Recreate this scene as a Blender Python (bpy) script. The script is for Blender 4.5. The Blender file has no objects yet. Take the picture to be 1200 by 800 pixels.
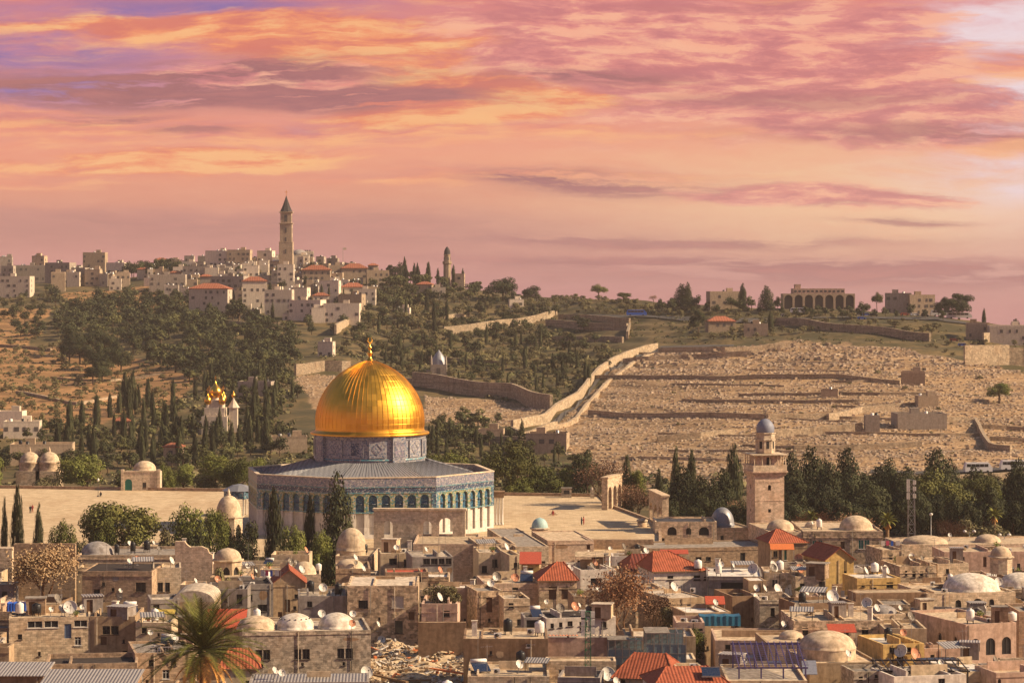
import bpy, math, random
from mathutils import Vector, Matrix, noise as mnoise
R = math.radians
rnd = random.Random(11)
SC = bpy.context.scene
COL = SC.collection
# ------------------------------------------------------------------ camera, sky, sun, exposure
F, CX, HY, CZ = 3090.0, 600.0, 335.0, 51.3        # focal length (px of a 1200 px wide picture), horizon, eye height
cam = bpy.data.cameras.new('camera'); cam.sensor_width = 36.0; cam.lens = 36.0 * F / 1200.0
cam.shift_y = -(400.0 - HY) / 1200.0; cam.clip_start = 1.0; cam.clip_end = 40000.0
cam_o = bpy.data.objects.new('camera', cam); COL.objects.link(cam_o)
cam_o.location = (0, 0, CZ); cam_o.rotation_euler = (R(90), 0, 0); SC.camera = cam_o
SUN_AZ, SUN_EL = R(-6), R(32)                      # towards +X (the south), a little behind the camera
SUN_STRENGTH, SKY_NISHITA, SKY_CLOUD, EXPOSURE = 5.0, 0.06, 0.52, 0.86
sd = Vector((math.cos(SUN_EL) * math.cos(SUN_AZ), math.cos(SUN_EL) * math.sin(SUN_AZ), math.sin(SUN_EL)))
sun = bpy.data.lights.new('sun', 'SUN'); sun.energy = SUN_STRENGTH; sun.angle = R(0.6); sun.color = (1.0, 0.765, 0.50)
sun_o = bpy.data.objects.new('sun', sun); COL.objects.link(sun_o)
sun_o.rotation_euler = sd.to_track_quat('Z', 'Y').to_euler(); sun_o.location = (300, 200, 300)
vs = SC.view_settings; SC.display_settings.display_device = 'sRGB'
vs.view_transform = 'Standard'; vs.look = 'None'; vs.gamma = 1; vs.exposure = EXPOSURE; vs.use_curve_mapping = False
SC.render.engine = 'CYCLES'; SC.cycles.use_denoising = True; SC.cycles.max_bounces = 5
SC.cycles.diffuse_bounces = 2; SC.cycles.glossy_bounces = 3; SC.cycles.volume_bounces = 0
SC.cycles.transparent_max_bounces = 6

def lin(r, g, b):
    f = lambda c: (c / 255 / 12.92) if c / 255 <= 0.04045 else ((c / 255 + 0.055) / 1.055) ** 2.4
    return (f(r), f(g), f(b), 1.0)

class X:                                             # a node socket with arithmetic
    def __init__(s, nt, k): s.nt, s.k = nt, k
    def _m(s, op, *a, clamp=False):
        n = s.nt.nodes.new('ShaderNodeMath'); n.operation = op; n.use_clamp = clamp
        for i, q in enumerate((s,) + a):
            if isinstance(q, X): s.nt.links.new(q.k, n.inputs[i])
            else: n.inputs[i].default_value = q
        return X(s.nt, n.outputs[0])
    def __add__(s, o): return s._m('ADD', o)
    def __sub__(s, o): return s._m('SUBTRACT', o)
    def __mul__(s, o): return s._m('MULTIPLY', o)
    def __truediv__(s, o): return s._m('DIVIDE', o)
    __radd__ = __add__; __rmul__ = __mul__
    def __rsub__(s, o): return (s * -1.0) + o
    def sat(s): return s._m('ADD', 0.0, clamp=True)
    def mod(s, a): return s._m('MODULO', a)
    def absv(s): return s._m('ABSOLUTE')
    def exp(s): return s._m('EXPONENT')
    def sin(s): return s._m('SINE')
    def mx(s, o): return s._m('MAXIMUM', o)
    def floor(s): return s._m('FLOOR')
    def step(s, a, b):
        n = s.nt.nodes.new('ShaderNodeMapRange'); n.interpolation_type = 'SMOOTHSTEP'; s.nt.links.new(s.k, n.inputs[0])
        n.inputs[1].default_value, n.inputs[2].default_value = a, b
        return X(s.nt, n.outputs[0])

class NT:
    def __init__(s, nt): s.nt = nt; nt.nodes.clear()
    def node(s, t): return s.nt.nodes.new('ShaderNode' + t)
    def link(s, a, b): s.nt.links.new(a.k if isinstance(a, X) else a, b)
    def coords(s, which='Object'):
        n = s.node('TexCoord'); q = s.node('SeparateXYZ'); s.link(n.outputs[which], q.inputs[0])
        return [X(s.nt, q.outputs[i]) for i in range(3)] + [X(s.nt, n.outputs[which])]
    def vec(s, *a):
        n = s.node('CombineXYZ')
        for i, q in enumerate(a):
            if isinstance(q, X): s.link(q, n.inputs[i])
            else: n.inputs[i].default_value = q
        return X(s.nt, n.outputs[0])
    def noise(s, v, scale=1., detail=3., rough=.55, out=0):
        n = s.node('TexNoise'); s.link(v, n.inputs['Vector'])
        n.inputs['Scale'].default_value = scale; n.inputs['Detail'].default_value = detail; n.inputs['Roughness'].default_value = rough
        return X(s.nt, n.outputs[out])
    def mix(s, f, a, b, mode='MIX'):
        n = s.node('MixRGB'); n.blend_type = mode
        for i, q in enumerate((f, a, b)):
            if isinstance(q, X): s.link(q, n.inputs[i])
            elif i == 0: n.inputs[0].default_value = q
            else: n.inputs[i].default_value = tuple(q)[:3] + (1.0,)
        return X(s.nt, n.outputs[0])
    def ramp(s, f, stops):
        n = s.node('ValToRGB'); s.link(f, n.inputs[0]); e = n.color_ramp.elements
        while len(e) < len(stops): e.new(0.5)
        for q, (p, c) in zip(e, stops): q.position = p; q.color = tuple(c)[:3] + (1.0,)
        return X(s.nt, n.outputs[0])

world = bpy.data.worlds.new('World'); SC.world = world; world.use_nodes = True
def make_world():
    t = NT(world.node_tree); x, y, z, v = t.coords('Generated')
    az = x._m('ARCTAN2', y); el = z._m('ARCSINE')
    u = az / 0.1918; w = el / 0.1079                 # u = +-1 at the frame's sides, w = 0 at the horizon, 1 at its top
    def blob(u0, w0, su, sw):
        a = (uu - u0) / su; b = (ww - w0) / sw
        return ((a * a + b * b) * -1.0).exp()
    wv = t.vec(u * 1.3, w * 2.6, 3.3)
    wa = t.noise(wv, 1.5, 6, .6) - .5; wb = t.noise(t.vec(u * 1.3, w * 2.6, 9.1), 1.5, 6, .6) - .5
    uu = u + wa * .22; ww = w + wb * .13 + u * .03 + u._m('MINIMUM', 0.) * -.10 * w
    base = t.ramp((w + (wb * .10)) / 1.25, [(0, lin(196, 130, 130)), (.07, lin(208, 138, 130)), (.15, lin(200, 132, 124)), (.24, lin(224, 146, 122)),
        (.36, lin(241, 157, 128)), (.50, lin(241, 157, 137)), (.64, lin(236, 146, 132)), (.80, lin(224, 134, 134)), (1, lin(212, 128, 142))])
    base = t.mix((blob(.75, .32, .60, .22) * 1.0).sat(), base, lin(249, 199, 158))
    base = t.mix((blob(-.75, .17, .65, .08) * .6).sat(), base, lin(182, 118, 114))
    base = t.mix((blob(.55, .06, .75, .07) * .45).sat(), base, lin(190, 136, 138))
    gap = (blob(-1.0, .88, .42, .13) * 1.1 + blob(-.60, .99, .32, .06) * .8 + blob(-1.0, .70, .28, .06) * .9 + blob(-.42, .55, .25, .035) * .5).sat()
    gn = t.noise(t.vec(uu * 1.6, ww * 5.0, 1.0), 1.5, 7, .60).step(.30, .56)
    base = t.mix((gap * (gn * .75 + .25)).sat(), base, lin(132, 110, 174))
    gap2 = (blob(1.04, .70, .20, .36) * 1.2 + blob(1.0, .42, .2, .07) * .8 + blob(.90, .95, .12, .1) * .7).sat()
    gn2 = t.noise(t.vec(uu * 2.0, ww * 4.0, 6.0), 1.4, 7, .6).step(.30, .55)
    base = t.mix((gap2 * (gn2 * .8 + .2)).sat(), base, lin(242, 220, 226))
    SX, SY = .055, -.020                              # the low sun lights the cloud banks from the south
    def bank(sx, sy, seed, det, rough, lo, hi_, cov, dark, mid, lit, base, k=7.0):
        d0 = t.noise(t.vec(uu * sx, ww * sy, seed), 1., det, rough); d1 = t.noise(t.vec((uu + SX) * sx, (ww + SY) * sy, seed), 1., det, rough)
        cvr = (d0 + (cov - .5) * .5).step(lo, hi_) * cov.step(.02, .35)
        sh = ((d0 - d1) * k + .5).sat()
        c = t.ramp(sh, [(.12, dark), (.50, mid), (.92, lit)])
        return t.mix((cvr * .92).sat(), base, c)
    ONE = w * 0. + 1.
    # thin high veil over everything
    base = bank(1.3, 6.0, 2.0, 9, .62, .46, .66, (ww.step(.12, .42) * .52).sat(), lin(218, 130, 124), lin(240, 150, 122), lin(254, 180, 128), base, 6.)
    # vivid orange banks
    cov = (blob(-.16, .66, .26, .12) + blob(-.62, .42, .5, .07) * .8 + blob(-.72, .95, .4, .05) * .8 + blob(-.35, .86, .45, .07) * .7 + blob(.30, .66, .3, .08) * .4).sat()
    base = bank(2.0, 7.0, 5.0, 11, .64, .40, .58, cov, lin(224, 126, 108), lin(246, 152, 108), lin(255, 190, 130), base, 6.)
    # rose cumulus, upper right and left
    cov = (blob(.46, .78, .48, .26) * .95 + blob(.15, .90, .35, .12) * .6 + blob(.80, .60, .3, .10) * .7 + blob(.62, .33, .4, .05) * .7 + blob(-.55, .75, .45, .06) * .5).sat()
    base = bank(2.7, 8.0, 11.0, 12, .66, .41, .57, cov, lin(204, 124, 128), lin(228, 144, 138), lin(252, 182, 152), base, 5.5)
    # dusky mauve streaks
    n3 = t.noise(t.vec(uu * 2.4, ww * 14.0, 8.0), 1.6, 9, .64)
    def streak(u0, w0, su, sw, k): return (blob(u0, w0, su, sw) * 1.5 * n3.step(.36, .56)).sat() * k
    dark = (streak(-.80, .71, .40, .060, 1.) + streak(-.52, .77, .24, .040, 1.) + streak(-.45, .68, .3, .03, .9) + streak(-.28, .66, .20, .035, .8) + streak(.13, .735, .17, .020, .95) +
            streak(.05, .385, .11, .022, .95) + streak(.22, .365, .18, .032, .9) + streak(-.78, .605, .10, .014, .9) + streak(-.62, .56, .08, .012, .8) +
            streak(.28, .165, .46, .020, .85) + streak(.30, .10, .50, .022, .8) + streak(.75, .055, .6, .040, .85) + streak(.85, .55, .30, .030, .75) + streak(-.55, .225, .5, .035, .5) + streak(.78, .24, .10, .012, .8) +
            streak(.55, .66, .30, .030, .6)).sat()
    base = t.mix(dark, base, t.ramp(n3, [(.35, lin(150, 96, 108)), (.62, lin(184, 116, 116))]))
    n4 = t.noise(t.vec(uu * 5.0, ww * 14.0, 4.0), 1.6, 9, .68)
    base = t.mix(.22, base, t.ramp(n4, [(.3, (.32, .29, .32)), (.52, (.5, .5, .5)), (.72, (.74, .70, .64))]), 'OVERLAY')
    sky = t.node('TexSky'); sky.sky_type = 'NISHITA'; sky.sun_disc = False
    sky.sun_elevation = SUN_EL; sky.sun_rotation = R(90) - SUN_AZ; sky.altitude = 760; sky.dust_density = 2.0
    b1 = t.node('Background'); t.link(sky.outputs[0], b1.inputs[0]); b1.inputs[1].default_value = SKY_NISHITA
    b2 = t.node('Background'); t.link(base, b2.inputs[0]); b2.inputs[1].default_value = SKY_CLOUD
    ms = t.node('MixShader'); t.link(el.step(.15, .34), ms.inputs[0]); t.link(b2.outputs[0], ms.inputs[1]); t.link(b1.outputs[0], ms.inputs[2])
    o = t.node('OutputWorld'); t.link(ms.outputs[0], o.inputs[0])
make_world()
# ------------------------------------------------------------------ materials
MATS = {}
def mat(name, fn):
    m = bpy.data.materials.new(name); m.use_nodes = True; t = NT(m.node_tree)
    p = t.node('BsdfPrincipled'); o = t.node('OutputMaterial'); t.link(p.outputs[0], o.inputs[0])
    p.inputs['Roughness'].default_value = .9; p.inputs['Specular IOR Level'].default_value = .2
    fn(t, p); MATS[name] = m; return m
def vary(t, c, k=.14):                               # object to object variation
    n = t.node('ObjectInfo'); h = t.node('HueSaturation'); t.link(c, h.inputs['Color'])
    t.link((X(t.nt, n.outputs['Random']) - .5) * (2 * k) + 1.0, h.inputs['Value']); return X(t.nt, h.outputs[0])
def bump(t, p, h, dist=.03, strength=.6):
    b = t.node('Bump'); b.inputs['Strength'].default_value = strength; b.inputs['Distance'].default_value = dist
    t.link(h, b.inputs['Height']); t.link(b.outputs[0], p.inputs['Normal'])
def scale(c, k): return (c[0] * k, c[1] * k, c[2] * k)
def stone(name, c, bw=.62, bh=.32, contrast=.32, spots=.0, stain=.35, mortar=.6, wig=.05):
    def fn(t, p):
        x, y, z, v = t.coords('Object')
        wg = (t.noise(v, 1.7, 2) - .5) * wig * 2
        br = t.node('TexBrick'); t.link(t.vec(x + y * 1.013 + wg, z + wg, 0.0), br.inputs['Vector'])
        br.inputs['Scale'].default_value = 1; br.inputs['Brick Width'].default_value = bw; br.inputs['Row Height'].default_value = bh
        br.inputs['Mortar Size'].default_value = .022; br.inputs['Mortar Smooth'].default_value = .6; br.inputs['Bias'].default_value = .1
        br.inputs['Color1'].default_value = scale(c, 1 - contrast) + (1,); br.inputs['Color2'].default_value = scale(c, 1 + contrast * .75) + (1,)
        br.inputs['Mortar'].default_value = scale(c, mortar) + (1,)
        col = X(t.nt, br.outputs[0])
        fine = t.noise(v, 3.2, 5, .65); big = t.noise(t.vec(x * .5, y * .5, z * .16), 1.0, 4, .6)
        col = t.mix(1.0, col, t.ramp(t.noise(v, 1.5, 6, .68), [(.28, (.46,) * 3), (.5, (1.0,) * 3), (.75, (1.38,) * 3)]), 'MULTIPLY')
        col = t.mix((big.step(.50, .70) * (stain + .15)).sat(), col, (c[0] * .42, c[1] * .36, c[2] * .32))
        col = t.mix((t.noise(v, .35, 3).step(.45, .7) * .3).sat(), col, (c[0] * 1.05, c[1] * .82, c[2] * .62))
        if spots:
            vo = t.node('TexVoronoi'); t.link(t.vec((x + y) * 1.0, (x - y) * 1.0, z * 1.7), vo.inputs['Vector']); vo.inputs['Scale'].default_value = 1.5
            sp = X(t.nt, vo.outputs['Color'])
            q = t.node('SeparateXYZ'); t.link(sp, q.inputs[0])
            col = t.mix((X(t.nt, q.outputs[0]).step(.62, .80) * spots).sat(), col, scale(c, .40))
            col = t.mix((X(t.nt, q.outputs[1]).step(.72, .86) * spots * .8).sat(), col, scale(c, 1.5))
        t.link(vary(t, col), p.inputs['Base Color'])
        bump(t, p, X(t.nt, br.outputs[1]) * -.8 + fine * .9, .05)
    return mat(name, fn)
def plaster(name, c, stain=.35, k=.12, fine=.25, rough=.9):
    def fn(t, p):
        x, y, z, v = t.coords('Object')
        a = t.noise(v, 1.3, 6, .65); s = t.noise(t.vec(x * 1.1, y * 1.1, z * .22), 1.0, 5, .65); b = t.noise(v, 6., 3)
        col = t.mix(1.0, (c[0], c[1], c[2]), t.ramp(a, [(.28, (1 - fine * 1.7,) * 3), (.72, (1 + fine * 1.1,) * 3)]), 'MULTIPLY')
        col = t.mix((s.step(.46, .68) * (stain + .15)).sat(), col, (c[0] * .50, c[1] * .44, c[2] * .38))
        col = t.mix((b.step(.62, .75) * .3).sat(), col, scale(c, .6))
        t.link(vary(t, col, k), p.inputs['Base Color']); p.inputs['Roughness'].default_value = rough
        bump(t, p, a, .03)
    return mat(name, fn)
def plain(name, c, rough=.6, metal=0., spec=.3, var=.06, noise=.0):
    def fn(t, p):
        col = t.mix(0, (c[0], c[1], c[2]), (0, 0, 0))
        x, y, z, v = t.coords('Object')
        col = t.mix(1.0, col, t.ramp(t.noise(v, 4., 4, .6), [(.2, (.72 - noise,) * 3), (.8, (1.2 + noise,) * 3)]), 'MULTIPLY')
        t.link(vary(t, col, var), p.inputs['Base Color'])
        p.inputs['Roughness'].default_value = rough; p.inputs['Metallic'].default_value = metal; p.inputs['Specular IOR Level'].default_value = spec
    return mat(name, fn)
def striped(name, c1, c2, period, axis=0, rough=.7, bmp=.08, dirt=.3, metal=0.):
    def fn(t, p):
        x, y, z, v = t.coords('Object'); q = (x, y, z)[axis]
        s = (q * (2 * math.pi / period)).sin() * .5 + .5
        col = t.mix(s, c1, c2)
        ro = (y if axis == 0 else x)
        s2 = ((ro * (2 * math.pi / .45)).sin() * .5 + .5).step(0., .35)
        col = t.mix(((1.0 - s2) * .25).sat(), col, scale(c1, .5))
        a = t.noise(v, .8, 6, .65); f = t.noise(v, 5., 3)
        col = t.mix((a.step(.45, .72) * dirt).sat(), col, scale(c1, .45))
        col = t.mix(1.0, col, t.ramp(f, [(.25, (.7,) * 3), (.75, (1.25,) * 3)]), 'MULTIPLY')
        t.link(vary(t, col), p.inputs['Base Color']); p.inputs['Roughness'].default_value = rough; p.inputs['Metallic'].default_value = metal
        bump(t, p, s, bmp, .8)
    return mat(name, fn)
def leaf(name, c, k=.35, trans=.0):
    def fn(t, p):
        g = t.node('NewGeometry'); r = X(t.nt, g.outputs['Random Per Island'])
        x, y, z, v = t.coords('Object'); n = t.noise(v, 5., 2)
        col = t.mix(r, scale(c, 1 - k), (c[0] * (1 + k * 1.3), c[1] * (1 + k), c[2] * (1 + k * .6)))
        col = t.mix((n.step(.45, .75) * .4).sat(), col, (c[0] * 1.5, c[1] * 1.15, c[2] * .8))
        t.link(vary(t, col, .42), p.inputs['Base Color']); p.inputs['Roughness'].default_value = .75; p.inputs['Specular IOR Level'].default_value = .12
    return mat(name, fn)

stone('stone', (0.52, 0.395, 0.265)); stone('stone_rough', (0.5, 0.37, 0.24), .7, .38, .4, .75, .5); stone('stone_pale', (0.56, 0.45, 0.32), .7, .35, .2, .15, .25)
stone('stone_brown', (0.36, 0.25, 0.16), .6, .3, .28, .25, .5); stone('stone_pink', (0.52, 0.38, 0.27), .6, .3, .2, .1, .3); stone('stone_grey', (0.41, 0.335, 0.25), .55, .3, .35, .55, .5)
stone('stone_hill', (.37, .285, .19), 1.2, .7, .35, .3, .45); stone('rock_wall', (.32, .245, .165), 1.0, .5, .35, .3, .5)
plaster('plaster_white', (.62, .54, .45), .3); plaster('plaster_cream', (.55, .42, .27), .35); plaster('plaster_yellow', (.58, .38, .14), .3)
plaster('plaster_tan', (.40, .28, .17), .45); plaster('plaster_pink', (.50, .34, .25), .35); plaster('plaster_brown', (.27, .17, .10), .5); plaster('plaster_grey', (.28, .24, .21), .45)
plaster('roof_pale', (.52, .43, .33), .5, .14, .35); plaster('roof_cream', (.50, .38, .25), .55, .14, .35); plaster('roof_grey', (.27, .23, .19), .55, .15, .35); plaster('roof_dark', (.045, .034, .028), .4)
plaster('roof_white', (.66, .60, .52), .35, .06); plaster('dome_plaster', (.52, .40, .27), .35, .08, .3); plaster('dome_grey', (.30, .27, .25), .5, .05, .3); plaster('dome_white', (.64, .56, .46), .45, .05, .35)
plaster('far_white', (0.6, 0.5, 0.38), .2, .22, .15); plaster('far_tan', (0.4, 0.3, 0.2), .2, .2, .2); plaster('far_grey', (0.34, 0.28, 0.22), .25, .18, .2)
striped('tiles', (.38, .105, .048), (.25, .065, .034), .42, 0, .8, .05, .8); striped('tiles_dark', (.20, .05, .028), (.12, .03, .02), .6, 0)
striped('tiles_y', (.38, .105, .048), (.25, .065, .034), .42, 1, .8, .05, .8)
striped('corrugated', (.42, .38, .34), (.22, .20, .19), .42, 0, .5, .08, .25, .2)
striped('far_tiles', (.33, .115, .06), (.26, .09, .05), 1.4, 0, .9)
plain('glass_dark', (.025, .024, .026), .12, 0, .5); plain('glass_blue', (.16, .22, .24), .15, 0, .6); plain('frame_white', (.58, .54, .48)); plain('frame_dark', (.05, .04, .035))
plain('hole_shade', (.03, .025, .022), .9); plain('shutter_green', (.02, .17, .12)); plain('shutter_brown', (.12, .06, .03)); plain('door_blue', (.10, .14, .22)); plain('shutter_grey', (.42, .37, .32))  # hole colour: shade of empty openings, painted on panes and plates
plain('metal', (.32, .30, .28), .45, .7); plain('metal_dark', (.04, .035, .033), .5, .3); plain('dish_white', (.56, .52, .46), .5, 0, .3, .1, .06); plain('dish_rust', (.50, .22, .12), .6, 0, .3, .12)
plain('tank_white', (.66, .62, .56), .45); plain('tank_black', (.015, .014, .014), .4); plain('tarp_blue', (.012, .105, .18), .55, 0, .3, .03, .1); plain('tarp_royal', (.02, .10, .45), .5); plain('solar', (.02, .03, .06), .12, 0, .6)
plain('purple_paint', (.085, .065, .16), .5); plain('green_paint', (.03, .16, .07), .5); plain('red_sheet', (.40, .075, .035), .6, 0, .3, .12, .15); plain('orange_sheet', (.60, .17, .05), .55); plain('yellow_sheet', (.50, .36, .08), .6)
plain('cloth_pink', (.55, .08, .14), .9); plain('bus_white', (.62, .60, .58), .35); plain('tyre', (.02, .02, .02), .8); plain('skin', (.45, .26, .17), .6); plain('cloth_dark', (.02, .02, .025), .9); plain('cloth_red', (.3, .05, .04), .9)
plain('bark', (.10, .065, .04), .95, 0, .1, .15, .1); plain('twig', (.17, .09, .05), .95, 0, .1); plain('wood', (.20, .12, .06), .8); plain('lead', (.25, .25, .265), .5, .35, .4); plain('lead_blue', (.19, .20, .245), .6, .1, .3); plain('dome_teal', (.30, .42, .40), .55)
plain('spire_dark', (.05, .045, .045), .9, 0, .1); stone('grave', (.41, .32, .225), 1.2, .6, .2, 0, .1); plain('far_window', (.10, .085, .072), .5); plain('asphalt', (.07, .062, .055), .9)
leaf('leaf_pine', (0.1, 0.105, 0.032)); leaf('leaf_dark', (.038, .044, .020)); leaf('leaf_cypress', (0.048, 0.054, 0.026)); leaf('leaf_olive', (0.125, 0.115, 0.058)); leaf('leaf_broad', (0.1, 0.115, 0.03))
leaf('leaf_straw_lit', (.40, .285, .17), .3); leaf('leaf_rust', (.24, .13, .07), .4); leaf('leaf_bare', (.17, .10, .065), .35); leaf('leaf_palm', (.13, .14, .035), .4); leaf('leaf_palm_dry', (.42, .24, .08), .4); leaf('leaf_far', (.080, .084, .034)); leaf('leaf_far_dark', (.050, .056, .026))  # straw leaves brightened in colour to offset the shadow on their tree
# ------------------------------------------------------------------ mesh and object helpers
class MB:
    def __init__(s): s.v = []; s.f = []; s.m = []; s.sm = []
    def face(s, pts, m=0, sm=False):
        n = len(s.v); s.v += [tuple(p) for p in pts]; s.f.append(list(range(n, n + len(pts)))); s.m.append(m); s.sm.append(sm)
    def box(s, x0, x1, y0, y1, z0, z1, m=0, mt=None, bottom=True):
        a = [(x0, y0), (x1, y0), (x1, y1), (x0, y1)]; s.prism(a, z0, z1, m, mt, bottom)
    def prism(s, poly, z0, z1, m=0, mt=None, bottom=True):
        n = len(poly); z1f = z1 if callable(z1) else (lambda p: z1); z0f = z0 if callable(z0) else (lambda p: z0)
        for i in range(n):
            p, q = poly[i], poly[(i + 1) % n]
            s.face([(p[0], p[1], z0f(p)), (q[0], q[1], z0f(q)), (q[0], q[1], z1f(q)), (p[0], p[1], z1f(p))], m)
        s.face([(p[0], p[1], z1f(p)) for p in poly], m if mt is None else mt)
        if bottom: s.face([(p[0], p[1], z0f(p)) for p in reversed(poly)], m)
    def lathe(s, prof, n=24, c=(0, 0, 0), m=0, sm=True, a0=0., a1=2 * math.pi, ph=0., sq=(1, 1)):
        full = abs(a1 - a0 - 2 * math.pi) < 1e-6; k = n if full else n + 1; b = len(s.v)
        for r, z in prof:
            for i in range(k):
                a = a0 + (a1 - a0) * i / n + ph
                s.v.append((c[0] + r * math.cos(a) * sq[0], c[1] + r * math.sin(a) * sq[1], c[2] + z))
        for j in range(len(prof) - 1):
            for i in range(n):
                i2 = (i + 1) % k
                s.f.append([b + j * k + i, b + j * k + i2, b + (j + 1) * k + i2, b + (j + 1) * k + i]); s.m.append(m); s.sm.append(sm)
    def tube(s, p, q, r0, r1=None, n=6, m=0, caps=True):
        p, q = Vector(p), Vector(q); r1 = r0 if r1 is None else r1; d = q - p
        if d.length < 1e-6: return
        d.normalize(); u = d.orthogonal().normalized(); w = d.cross(u); b = len(s.v)
        for c, r in ((p, r0), (q, r1)):
            for i in range(n):
                a = 2 * math.pi * i / n; s.v.append(tuple(c + u * (r * math.cos(a)) + w * (r * math.sin(a))))
        for i in range(n):
            s.f.append([b + i, b + (i + 1) % n, b + n + (i + 1) % n, b + n + i]); s.m.append(m); s.sm.append(n > 5)
        if caps:
            s.f.append([b + n + i for i in range(n)]); s.m.append(m); s.sm.append(False)
            s.f.append([b + n - 1 - i for i in range(n)]); s.m.append(m); s.sm.append(False)
    def path(s, pts, r, n=6, m=0):
        for i in range(len(pts) - 1):
            t0, t1 = i / (len(pts) - 1), (i + 1) / (len(pts) - 1)
            rr = r if callable(r) else (lambda t: r); s.tube(pts[i], pts[i + 1], rr(t0), rr(t1), n, m)
    def mesh(s, name, mats):
        me = bpy.data.meshes.new(name); me.from_pydata(s.v, [], s.f)
        for m in mats: me.materials.append(MATS[m])
        me.polygons.foreach_set('material_index', s.m); me.polygons.foreach_set('use_smooth', s.sm); me.update()
        return me
    def build(s, name, mats, parent=None, loc=(0, 0, 0), rz=0.):
        return put(name, s.mesh(name, [mats] if isinstance(mats, str) else mats), parent, loc, rz)
def put(name, me, parent=None, loc=(0, 0, 0), rz=0.):
    o = bpy.data.objects.new(name, me); COL.objects.link(o); o.location = loc; o.rotation_euler = (0, 0, rz)
    if parent: o.parent = parent
    return o
def thing(name, label, cat, loc=(0, 0, 0), rz=0., group=None):
    o = bpy.data.objects.new(name, None); COL.objects.link(o); o.location = loc; o.rotation_euler = (0, 0, rz); o.empty_display_size = .5
    return tag(o, label, cat, group)
def tag(o, label, cat, group=None):
    o['label'] = label; o['category'] = cat
    if group: o['group'] = group
    return o
def kind(o, k): o['kind'] = k; return o
def dup(root, loc, rz=0., sc=None, label=None, group=None):       # a copy of a thing with its parts and sub-parts
    r = root.copy(); COL.objects.link(r); r.location = loc; r.rotation_euler = (0, 0, rz)
    if sc: r.scale = sc
    if label: r['label'] = label
    if group: r['group'] = group
    for ch in list(root.children):
        c = ch.copy(); COL.objects.link(c); c.parent = r
        for g in list(ch.children):
            d = g.copy(); COL.objects.link(d); d.parent = c
    return r
def W(px, py, d): return ((px - CX) / F * d, d, CZ - (py - HY) / F * d)
def dz(py, z): return (CZ - z) * F / (py - HY)
def lerp(a, b, t): return a + (b - a) * t
def pl(pts, x):
    if x <= pts[0][0]: return pts[0][1]
    for (a, b), (c, d) in zip(pts, pts[1:]):
        if x <= c: return lerp(b, d, (x - a) / (c - a))
    return pts[-1][1]
def sstep(a, b, x): t = max(0., min(1., (x - a) / (b - a))); return t * t * (3 - 2 * t)
# ------------------------------------------------------------------ terrain
RIDGE_Y = [(-500, 345), (0, 331), (60, 330), (150, 326), (230, 314), (330, 306), (400, 314), (450, 328), (520, 334), (600, 345), (660, 350), (760, 352), (850, 359), (1000, 363), (1100, 371), (1200, 386), (1700, 420)]
RIDGE_D = [(-500, 1750), (330, 1800), (600, 1650), (850, 1450), (1200, 1350), (1700, 1300)]
YB, D0, PW = 612.0, 780.0, 1.5
def hill_uv(X_, Y_):
    px = CX + F * X_ / Y_; dr = pl(RIDGE_D, px); t = max(0., (Y_ - D0) / (dr - D0)) ** (1 / PW)
    return px, t, dr
def ground(X_, Y_):
    px = CX + F * X_ / Y_; yr = pl(RIDGE_Y, px); dr = pl(RIDGE_D, px)
    if Y_ < D0:
        zb = CZ - (YB - HY) / F * D0
        low = lerp(-5.0, zb - 12, sstep(712, 748, Y_)); low = lerp(low, zb, sstep(750, D0, Y_))
        return lerp(-9.0, low, sstep(500, 590, Y_)) if px > 100 else lerp(-9.0, low, sstep(440, 540, Y_))
    Yc = min(Y_, dr); t = ((Yc - D0) / (dr - D0)) ** (1 / PW); y = lerp(YB, yr, t); z = CZ - (y - HY) / F * Yc
    tt = z / 3.1; fz = math.floor(tt); fr = tt - fz
    k = .75 if px > 560 else .45
    z = lerp(z, (fz + sstep(.55, 1., fr)) * 3.1, k * sstep(0, .12, t) * (1 - sstep(.92, 1, t)))
    z += (mnoise.noise((X_ / 60., Y_ / 60., 0)) * 1.5 + mnoise.noise((X_ / 14., Y_ / 14., 3)) * .35) * sstep(0, .1, t)
    if Y_ > dr: z -= (Y_ - dr) * .07 * sstep(0, 60, Y_ - dr)
    return z
def hill(px, py):
    yr = pl(RIDGE_Y, px); dr = pl(RIDGE_D, px); t = max(0., min(1.02, (YB - py) / (YB - yr))); d = D0 + (dr - D0) * t ** PW
    X_ = (px - CX) / F * d; return X_, d, ground(X_, d)
def inpoly(p, poly):
    c = False
    for (x1, y1), (x2, y2) in zip(poly, poly[1:] + poly[:1]):
        if (y1 > p[1]) != (y2 > p[1]) and p[0] < (x2 - x1) * (p[1] - y1) / (y2 - y1) + x1: c = not c
    return c
CEM = [[(688, 470), (725, 425), (772, 409), (860, 407), (935, 398), (1060, 408), (1125, 420), (1215, 440), (1215, 545), (1140, 548), (1030, 562), (760, 568), (700, 548), (640, 520), (655, 492)],
       [(497, 461), (600, 470), (645, 483), (602, 500), (497, 495)], [(340, 438), (400, 438), (420, 470), (372, 478)]]
DRY = [[(-60, 398), (90, 405), (170, 420), (235, 440), (200, 475), (90, 500), (-60, 500)], [(70, 345), (170, 335), (215, 350), (180, 368), (90, 372)], [(-60, 360), (60, 360), (40, 400), (-60, 400)]]
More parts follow.
